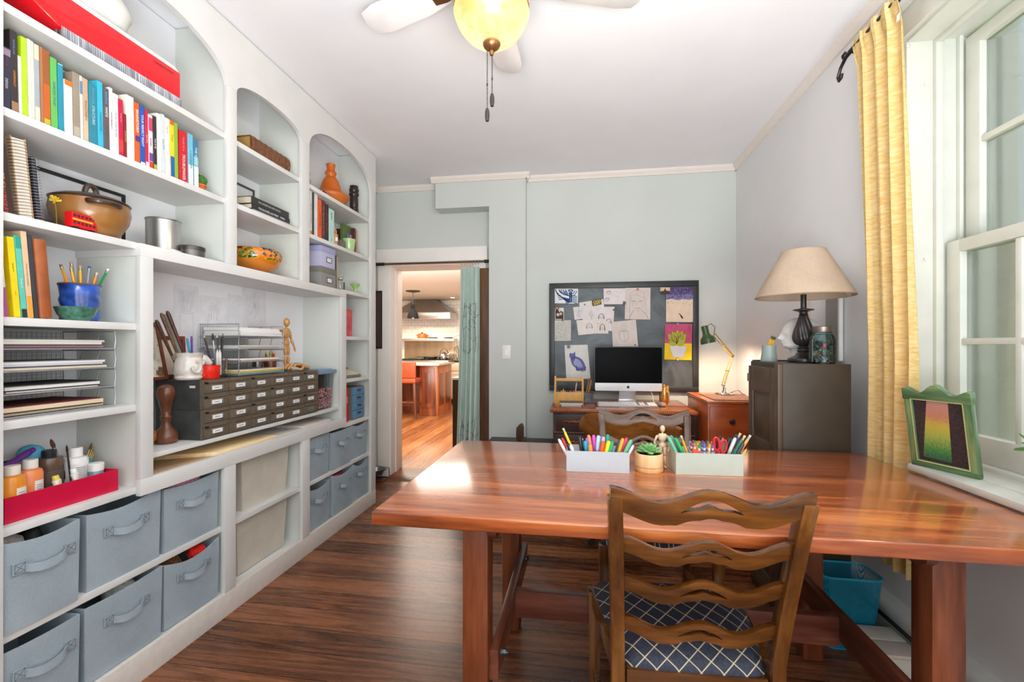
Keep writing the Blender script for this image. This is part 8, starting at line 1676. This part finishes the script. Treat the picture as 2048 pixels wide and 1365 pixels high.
for sx in (-1, 1): m = M(); m.box(min(sx * W_, sx * (W_ - bw_)), bw_ * .6, -.009, max(sx * W_, sx * (W_ - bw_)), H_ - .012, .009); m.build('side_rail', GFZ, t, bev=.003)
m = M(); n = 40; m.prism([(-W_ - .002, H_ - .028)] + [(-W_ - .002 + (2 * W_ + .004) * i / n, H_ + .008 + .013 * math.cos(2 * pi * (i / n - .5) * 2) * (1.0) + (.005 * math.exp(-((i / n - .5) / .2) ** 2)) - .012 * abs(2 * i / n - 1) ** 6) for i in range(n + 1)] + [(W_ + .002, H_ - .028)], -.011, .011, 'z'); m.build('scalloped_top', GF, t, bev=.002)
iw, ih0, ih1 = W_ - bw_, bw_, H_ - .028
m = M()
for i in range(46): x = -iw + 2 * iw * i / 45; m.ball((x, ih0 - .002, .0095), .0022, 6, 4); m.ball((x, ih1 + .002, .0095), .0022, 6, 4)
for i in range(46): y = ih0 + (ih1 - ih0) * i / 45; m.ball((-iw - .002, y, .0095), .0022, 6, 4); m.ball((iw + .002, y, .0095), .0022, 6, 4)
m.build('beaded_edge', P(196, 186, 130), t)
RAIN, nt, b = new_mat('rainbow_carpet_photo'); tc = nd(nt, 'ShaderNodeTexCoord'); sp = nd(nt, 'ShaderNodeSeparateXYZ'); nt.links.new(tc.outputs['Object'], sp.inputs[0]); nz = nd(nt, 'ShaderNodeTexNoise'); nz.inputs['Scale'].default_value = 160; nt.links.new(tc.outputs['Object'], nz.inputs['Vector'])
ff = mathn(nt, 'ADD', mathn(nt, 'DIVIDE', mathn(nt, 'SUBTRACT', sp.outputs[1], ih0), ih1 - ih0), mathn(nt, 'MULTIPLY', mathn(nt, 'SUBTRACT', nz.outputs[0], .5), .3)); nt.links.new(ramp(nt, ff, [(.05, lin((50, 110, 90))), (.22, lin((84, 166, 90))), (.42, lin((190, 206, 100))), (.6, lin((226, 206, 90))), (.75, lin((222, 150, 120))), (.95, lin((214, 160, 150)))]), b.inputs['Base Color']); b.inputs['Roughness'].default_value = .3
m = M(); m.T = Matrix.Translation((0, 0, .001)); m.rect(-iw, ih0, iw, ih1, 0); m.mi = 1; hh = ih1 - ih0; m.f([m.v((x, y, .0004)) for x, y in ((-iw + .012, ih0 + .012), (iw - .05, ih0 + .008), (iw * .42, ih1), (-iw * .42, ih1))])
m.build('photo_sheet', [mat((58, 54, 60), .35, var=.5, scale=120), RAIN], t, recalc=False); M().box(-iw, ih0, .0025, iw, ih1, .0035).build('frame_glass', glass('thin_glass', (1, 1, 1), .5), t); M().box(-W_ + .004, .004, -.012, W_ - .004, H_ - .03, -.006).build('back_board', P(120, 96, 70), t)
# succulent cutting on the sill, pot outside the picture
pc = Vector((1.235, 1.375, .787)); t = thing('sill_plant', 'glossy green succulent plant at the right picture edge', 'plant', pc)
M().lathe([(0, 0), (.03, 0), (.042, .07), (.045, .08), (.04, .08), (.036, .07), (0, .068)], n=24).build('pot', P(206, 200, 190, .5), t); JG = mat((74, 130, 50), .3, var=.25, scale=14, coat=.2); JY = mat((176, 184, 40), .3, var=.2, scale=14)
M().tube([(0, 0, .06), (.0, .01, .1), (.0, .03, .125), (0, .05, .13)], .006, 8).build('stem', P(110, 130, 70), t)
for i, (o, d, L_, w_) in enumerate((((0, .05, .13), (-.1, .75, .65), .062, .013), ((0, .055, .13), (-.3, .9, -.1), .055, .014), ((0, .045, .125), (-.2, .7, -.55), .05, .014), ((0, .03, .128), (-.3, .3, .75), .05, .014), ((0, .03, .128), (.2, -.4, .7), .055, .015), ((0, .02, .12), (-.4, .1, -.5), .065, .016), ((0, .04, .13), (-.5, .5, .4), .045, .013), ((0, .02, .12), (.1, -.8, .2), .06, .015), ((0, .05, .125), (.3, .6, -.3), .045, .013))):
    d = Vector(d).normalized(); s_ = d.cross(Vector((.3, .1, 1))).normalized(); n = d.cross(s_); m = M(); m.T = Matrix.Translation(o); m.rings([[d * L_ * u_ + s_ * ww * math.cos(b_) + n * (ww * .35 * math.sin(b_) + .008 * u_ * u_) for b_ in [2 * pi * j / 10 for j in range(10)]] for u_, ww in ((0, .003), (.25, w_ * .75), (.55, w_), (.8, w_ * .8), (.95, w_ * .4), (1, .0008))]); m.build('leaf', JY if i == 5 else JG, t, ang=70)
# hooks on the window jamb
for i, (px, py) in enumerate(((1816, 92), (1844, 169), (1844, 518))):
    p = AY(px, py, WY1 - .013); t = M(); t.tube([(0, 0, 0), (0, -.012, 0), (0, -.016, -.006), (.004, -.014, -.012)], .0016, 6); t.cyl((0, 0, 0), (0, -.002, 0), .006, n=12); tag(t.build('cup_hook', P(226, 226, 220, .4), loc=p), ['white cup hook high on the window jamb', 'white cup hook in the upper middle of the window jamb', 'white cup hook halfway down the window jamb'][i], 'hook', 'hooks on the window jamb')
# ================================================================ kitchen beyond the doorway
KX0, KX1, KY0, KY1, KZ = -6.0, 1.4, AYW + .24, 9.62, 2.2
WARM = mat((232, 224, 214), .6, var=.02, scale=3)
struct('floor_kitchen', M().box(KX0, KY0 - .14, -.06, KX1, KY1 + .1, -.0005), KFLOOR, 'warm orange brown plank floor of the kitchen', 'floor')
struct('ceiling_kitchen', M().box(KX0, KY0, KZ, KX1, KY1 + .1, KZ + .08), WARM, 'white kitchen ceiling', 'ceiling')
TILE, nt, b = new_mat('white_subway_tile'); tc = nd(nt, 'ShaderNodeTexCoord'); mp = nd(nt, 'ShaderNodeMapping'); mp.inputs['Rotation'].default_value = (pi / 2, 0, 0); nt.links.new(tc.outputs['Object'], mp.inputs[0]); bt = nd(nt, 'ShaderNodeTexBrick'); bt.inputs['Scale'].default_value = 1; bt.inputs['Brick Width'].default_value = .15; bt.inputs['Row Height'].default_value = .075; bt.inputs['Mortar Size'].default_value = .004; bt.inputs['Color1'].default_value = (*lin((240, 236, 228)), 1); bt.inputs['Color2'].default_value = (*lin((228, 222, 212)), 1); bt.inputs['Mortar'].default_value = (*lin((196, 186, 174)), 1); nt.links.new(mp.outputs[0], bt.inputs['Vector']); nt.links.new(bt.outputs[0], b.inputs['Base Color']); b.inputs['Roughness'].default_value = .15
struct('wall_kitchen', M().box(KX0, KY1, 0, KX1, KY1 + .1, KZ), TILE, 'white tiled back wall of the kitchen', 'wall')
m = M(); m.box(KX0 - .1, KY0, 0, KX0, KY1 + .1, KZ); struct('wall_kitchen_left', m, WARM, 'left kitchen wall', 'wall')
m = M(); m.box(KX1, KY0, 0, KX1 + .1, KY1 + .1, KZ); struct('wall_kitchen_right', m, WARM, 'right kitchen wall', 'wall')
m = M(); m.box(KX0, KY0 - .1, 0, LX - .1, KY0, KZ); m.box(-.46, KY0 - .1, 0, KX1, KY0, KZ); struct('wall_kitchen_front', m, WARM, 'kitchen side of the study wall', 'wall')
SS = mat((176, 172, 168), .28, .9, var=.06, scale=4); SSW = mat((190, 186, 180), .25, .85, var=.06, scale=4)
Yw = KY1 - .002
def kx(px, y): return AY(px, 700, y).x
# range hood
hy = Yw - .60; t = thing('range_hood', 'steel tapered range hood over the stove', 'range hood', (kx(840, hy), Yw, 1.7)); x1 = AY(900, 638, hy).x; x0 = x1 - 1.25; zb_ = AY(850, 638, hy).z; zm = AY(850, 625, hy).z
m = M(); tx1, tx0 = x1 - .40, x0 + .40
m.hexa([(x0, hy, zm), (x1, hy, zm), (x1, Yw, zm), (x0, Yw, zm), (tx0, Yw - .33, KZ - .001), (tx1, Yw - .33, KZ - .001), (tx1, Yw, KZ - .001), (tx0, Yw, KZ - .001)]); m.build('canopy', SS, t, W=True, bev=.004); M().box(x0, hy, zb_, x1, Yw, zm).build('hood_band', SSW, t, W=True, bev=.004)
# stove with a high backguard shelf
sy = Yw - .66; t = thing('kitchen_stove', 'steel kitchen stove with a high back shelf', 'stove', (x0 + .6, sy, 0)); sx1 = x1 - .02; sx0 = sx1 - 1.2
M().box(sx0, sy, .10, sx1, Yw, .895).build('stove_body', SS, t, W=True, bev=.006); M().box(sx0, Yw - .03, .895, sx1, Yw, 1.36).build('backguard', mat((196, 178, 150), .25, .9, var=.15, scale=3, stretch=(3, 1, .5)), t, W=True); M().box(sx0, Yw - .26, 1.30, sx1, Yw, 1.355).build('back_shelf', SSW, t, W=True, bev=.004); m = M()
for i in range(9): xx = sx0 + .06 + i * (sx1 - sx0 - .12) / 8; m.bar((xx, sy + .05, .908), (xx, Yw - .1, .908), .014, .022)
for j in range(3): yy = sy + .1 + j * .2; m.bar((sx0 + .04, yy, .906), (sx1 - .04, yy, .906), .014, .018)
m.build('burner_grates', BLACK, t, W=True)
for i in range(6): M().cyl((sx0 + .15 + i * .18, sy, .82), (sx0 + .15 + i * .18, sy - .035, .82), .026, .022, 14).build('knob', BLACK, t, W=True)
p = AY(844.5, 677, Yw - .14); t = thing('enamel_pot', 'orange red lidded pot on the stove back shelf', 'pot', (p.x, Yw - .14, 1.356)); k_ = .106
M().lathe([(0, 0), (k_ * .9, 0), (k_, .02), (k_, .085), (k_ * .99, .09), (0, .09)], n=28).build('pot_body', mat((232, 84, 40), .25, var=.06), t); M().lathe([(k_ * 1.02, .09), (k_ * 1.02, .098), (.06, .118), (0, .122)], n=28).build('lid', mat((232, 84, 40), .25, var=.06), t); M().lathe([(.01, .12), (.02, .138), (0, .145)], n=12).build('lid_knob', BLACK, t)
for sx in (-1, 1): m = M(); m.tube([(sx * k_, -.03, .075), (sx * (k_ + .03), -.02, .078), (sx * (k_ + .03), .02, .078), (sx * k_, .03, .075)], .008, 6); m.build('handle', mat((232, 84, 40), .25, var=.06), t)
for i, (px, a, L_) in enumerate(((872, .0, .12), (880, .25, .11))):
    p = AY(px, 679, Yw - .13); t = thing('frying_pan', ['dark frying pan beside the orange pot', 'smaller dark pan stacked with raised handle'][i], 'pan', (p.x - .06 + .26 * i, Yw - .145, 1.356), 0, 'pans on the stove back shelf'); M().lathe([(0, 0), (.085, 0), (.105, .026), (.103, .026), (.083, .004), (0, .004)], n=24).build('pan_body', DARK, t); m = M(); m.bar((.10, 0, .022), (.24, -.02, .05 + .03 * i), .018, .008); m.build('handle', SS, t)
p = AY(861, 724, sy + .25); t = thing('skillet', 'black iron skillet on the stove top', 'pan', (p.x, sy + .25, .921)); M().lathe([(0, 0), (.13, 0), (.16, .045), (.157, .045), (.128, .005), (0, .005)], n=28).build('pan_body', BLACK, t); m = M(); m.bar((-.155, 0, .035), (-.30, 0, .045), .03, .012); m.build('handle', BLACK, t)
p = AY(888, 722, sy + .3); t = thing('tea_kettle', 'shiny steel kettle at the right of the stove', 'kettle', (p.x, sy + .3, .921)); M().lathe([(0, 0), (.1, 0), (.108, .02), (.09, .09), (.05, .125), (.02, .135), (0, .15)], n=28).build('kettle_body', CHR, t); M().tube([(.085, 0, .08), (.13, 0, .11), (.145, 0, .135)], [.02, .014, .011], 10).build('spout', CHR, t); M().tube(arc((0, 0, .10), .085, 0.15, pi - .15, 12, 'xz', .12), .007, 8).build('handle', DARK, t)
# counter run right of the stove
CRM = mat((226, 206, 176), .4, var=.03); t = thing('base_cabinet', 'cream kitchen base cabinet under a dark counter', 'cabinet', (sx1 + .9, sy, 0)); cx0_ = sx1 + .01; cx1_ = KX1 - .02
M().box(cx0_, sy + .03, .1, cx1_, Yw, .86).build('cabinet_body', CRM, t, W=True); M().box(cx0_, sy + .08, 0, cx1_, Yw, .1).build('toe_kick', DARK, t, W=True)
n = 5
for i in range(n):
    a = cx0_ + (cx1_ - cx0_) * i / n + .015; b_ = cx0_ + (cx1_ - cx0_) * (i + 1) / n - .015
    M().box(a, sy + .01, .68, b_, sy + .03, .84).build('drawer', CRM, t, W=True, bev=.004); m = M(); m.box(a, sy + .012, .13, b_, sy + .03, .66); m.box(a, sy + .006, .13, a + .06, sy + .012, .66); m.box(b_ - .06, sy + .006, .13, b_, sy + .012, .66); m.box(a + .06, sy + .006, .60, b_ - .06, sy + .012, .66); m.box(a + .06, sy + .006, .13, b_ - .06, sy + .012, .19); m.build('door', CRM, t, W=True, bev=.002)
tag(M().box(cx0_ - (cx0_ + cx1_) / 2, -.33, 0, cx1_ - (cx0_ + cx1_) / 2, .315, .035).build('countertop', mat((50, 44, 42), .2, var=.2), loc=((cx0_ + cx1_) / 2, Yw - .32, .861), bev=.004), 'dark stone countertop with the sink tap', 'countertop')
p = AY(917, 722, Yw - .15); t = thing('kitchen_tap', 'bronze arched kitchen tap with a side lever', 'tap', (p.x, Yw - .15, .8965)); BZ = mat((120, 112, 100), .3, .9); M().tube([(0, 0, 0), (0, 0, .2)] + arc((-.045, 0, .2), .045, 0, pi, 10, 'xz', .09)[1:] + [(-.09, 0, .18)], .011, 10).build('spout', BZ, t); M().lathe([(0, 0), (.03, 0), (.02, .05), (0, .05)], n=14).build('base', BZ, t); m = M(); m.tube([(-.0, 0, .03), (-.09, 0, .035), (-.11, 0, .1), (-.15, 0, .11)], .01, 8); m.build('lever', BZ, t)
# island with a stool
ic = AZ(873, 833, 0); t = thing('kitchen_island', 'reddish wood kitchen island with a pale stone top', 'island', (ic.x - .6, ic.y + .5, 0)); IW = wood('island_wood', (84, 38, 20), (120, 58, 30), (156, 84, 46), 'z', .3, .1, 5, 8); IW2 = wood('island_end', (160, 84, 36), (196, 112, 54), (216, 138, 78), 'z', .35, .1, 5, 8)
ix1, iy0 = ic.x, ic.y; ix0, iy1 = ix1 - 1.7, iy0 + .85; zt_ = .86
m = M(); m.box(ix1 - .30, iy0, 0, ix1, iy1, zt_); m.box(ix0, iy0 + .42, 0, ix1 - .295, iy1, zt_); m.build('island_body', IW, t, W=True, bev=.004)
for i in range(3):
    w_ = .22 if i == 0 else .5; a = ix1 - .04 if i == 0 else ix1 + .17 - .55 * i; yf = iy0 if i == 0 else iy0 + .42; m = M(); m.box(a - w_, yf - .012, .14, a, yf, .82); pn = m.build('front_panel', IW, t, W=True, bev=.006); M().box(a - w_ + .06, yf - .018, .22, a - .06, yf - .011, .74).build('panel_field', wood('island_field', (70, 30, 16), (104, 48, 24), (136, 72, 40), 'z', .3, .1, 5, 8), pn, W=True, bev=.006)
m = M(); m.box(ix1, iy0, 0, ix1 + .014, iy1, zt_ - .01); e_ = m.build('end_panel', IW2, t, W=True, bev=.003)
for k in range(2): M().box(ix1 + .0145, iy0 + .1 + .38 * k, .16, ix1 + .018, iy0 + .36 + .38 * k, .72).build('panel_field', IW, e_, W=True, bev=.002)
M().box(ix0 - .02, iy0 - .06, zt_, ix1 + .06, iy1 + .06, zt_ + .035).build('island_top', mat((206, 190, 168), .2, var=.12, scale=14), t, W=True, bev=.004)
ORG = mat((166, 72, 30), .35, var=.12, scale=14); SL = wood('stool_wood', (70, 36, 22), (104, 58, 38), (130, 78, 54), 'z', .35)
sc0 = AZ(833, 838, 0); t = thing('bar_stool', 'bar stool with orange brown leather seat and low back at the island', 'stool', (sc0.x - .245, sc0.y + .24, 0)); q0 = .2
for sx in (-1, 1):
    for sy_ in (-1, 1): m = M(); m.bar((sx * (q0 + .02), sy_ * (q0 + .02), 0), (sx * q0 * .9, sy_ * q0 * .9, .60 if sy_ > 0 else .70), .036, .036); m.build('leg', SL, t, bev=.003)
for z, y0 in ((.16, 1), (.26, -1)): M().bar((-q0, y0 * q0, z), (q0, y0 * q0, z), .02, .026).build('foot_rail', SL, t)
for sx in (-1, 1): M().bar((sx * q0, -q0, .21), (sx * q0, q0, .21), .02, .026).build('foot_rail', SL, t); M().bar((sx * q0 * .92, -q0, .52), (sx * q0 * .92, q0, .52), .02, .03).build('side_rail', SL, t)
m = M(); M().box(-.215, -.215, .575, .215, .23, .655).build('seat', ORG, t, bev=.02, seg=3); m = M(); m.rings([[(-.215, -.205 - .03 * s_ * s_ * 0 - .04 * (z - .62), z), (.215, -.205 - .04 * (z - .62), z), (.215, -.165 - .04 * (z - .62), z), (-.215, -.165 - .04 * (z - .62), z)] for s_, z in ((0, .66), (0, .8), (0, .93))]); m.build('backrest', ORG, t, bev=.012, seg=3)
# pendant
p = AY(826, 578, iy0 + .45); t = thing('pendant_lamp', 'dark bell shaped pendant lamp over the island', 'pendant lamp', (p.x, iy0 + .45, KZ - .0005)); zl = KZ - AY(826, 637, iy0 + .45).z
M().lathe([(0, 0), (.13, 0), (.13, -.012), (.03, -.03), (0, -.03)], n=24).build('canopy', DARK, t); M().cyl((0, 0, -.02), (0, 0, -zl + .24), .009, n=8).build('stem', DARK, t); M().lathe([(0, -zl + .25), (.03, -zl + .25), (.034, -zl + .2), (.028, -zl + .17), (.05, -zl + .15), (.08, -zl + .1), (.1, -zl + .04), (.105, -zl), (.1, -zl), (.07, -zl + .09), (.0, -zl + .14)], n=32).build('bell_shade', mat((26, 25, 25), .7, var=.1, spec=.2), t); m = M()
for sx in (-1, 1): m.tube([(sx * .03, 0, -zl + .30), (sx * .045, 0, -zl + .26), (sx * .035, 0, -zl + .19)], .006, 6)
m.build('yoke', BLACK, t); M().ball((0, 0, -zl + .03), .03).build('bulb', mat((255, 224, 180), .5, emit=5, var=.01), t)
# low cabinet just inside the doorway
ey = KY0 + .06; e0_ = AY(905, 756, ey); t = thing('side_cabinet', 'dark brown cabinet with a pale top just inside the kitchen', 'cabinet', (e0_.x + .4, ey + .3, 0)); M().box(e0_.x, ey, 0, e0_.x + .8, ey + .55, e0_.z - .02).build('cabinet_body', wood('side_cabinet_wood', (56, 34, 16), (84, 54, 28), (106, 72, 42), 'z', .4), t, W=True, bev=.003); M().box(e0_.x - .015, ey - .01, e0_.z - .02, e0_.x + .82, ey + .57, e0_.z).build('cabinet_top', P(232, 222, 206), t, W=True, bev=.003)
# downlight by the hood
p = AY(908, 596, Yw - .5); t = thing('ceiling_spot', 'small round recessed light in the kitchen ceiling', 'light', (p.x, Yw - .6, KZ - .001)); M().lathe([(0, 0), (.06, 0), (.06, -.006), (.045, -.007), (0, -.004)], n=24).build('trim_ring', P(240, 238, 234), t); M().cyl((0, 0, -.0045), (0, 0, -.0075), .042, n=20).build('lamp_disc', mat((255, 236, 206), .5, emit=4, var=.01), t)
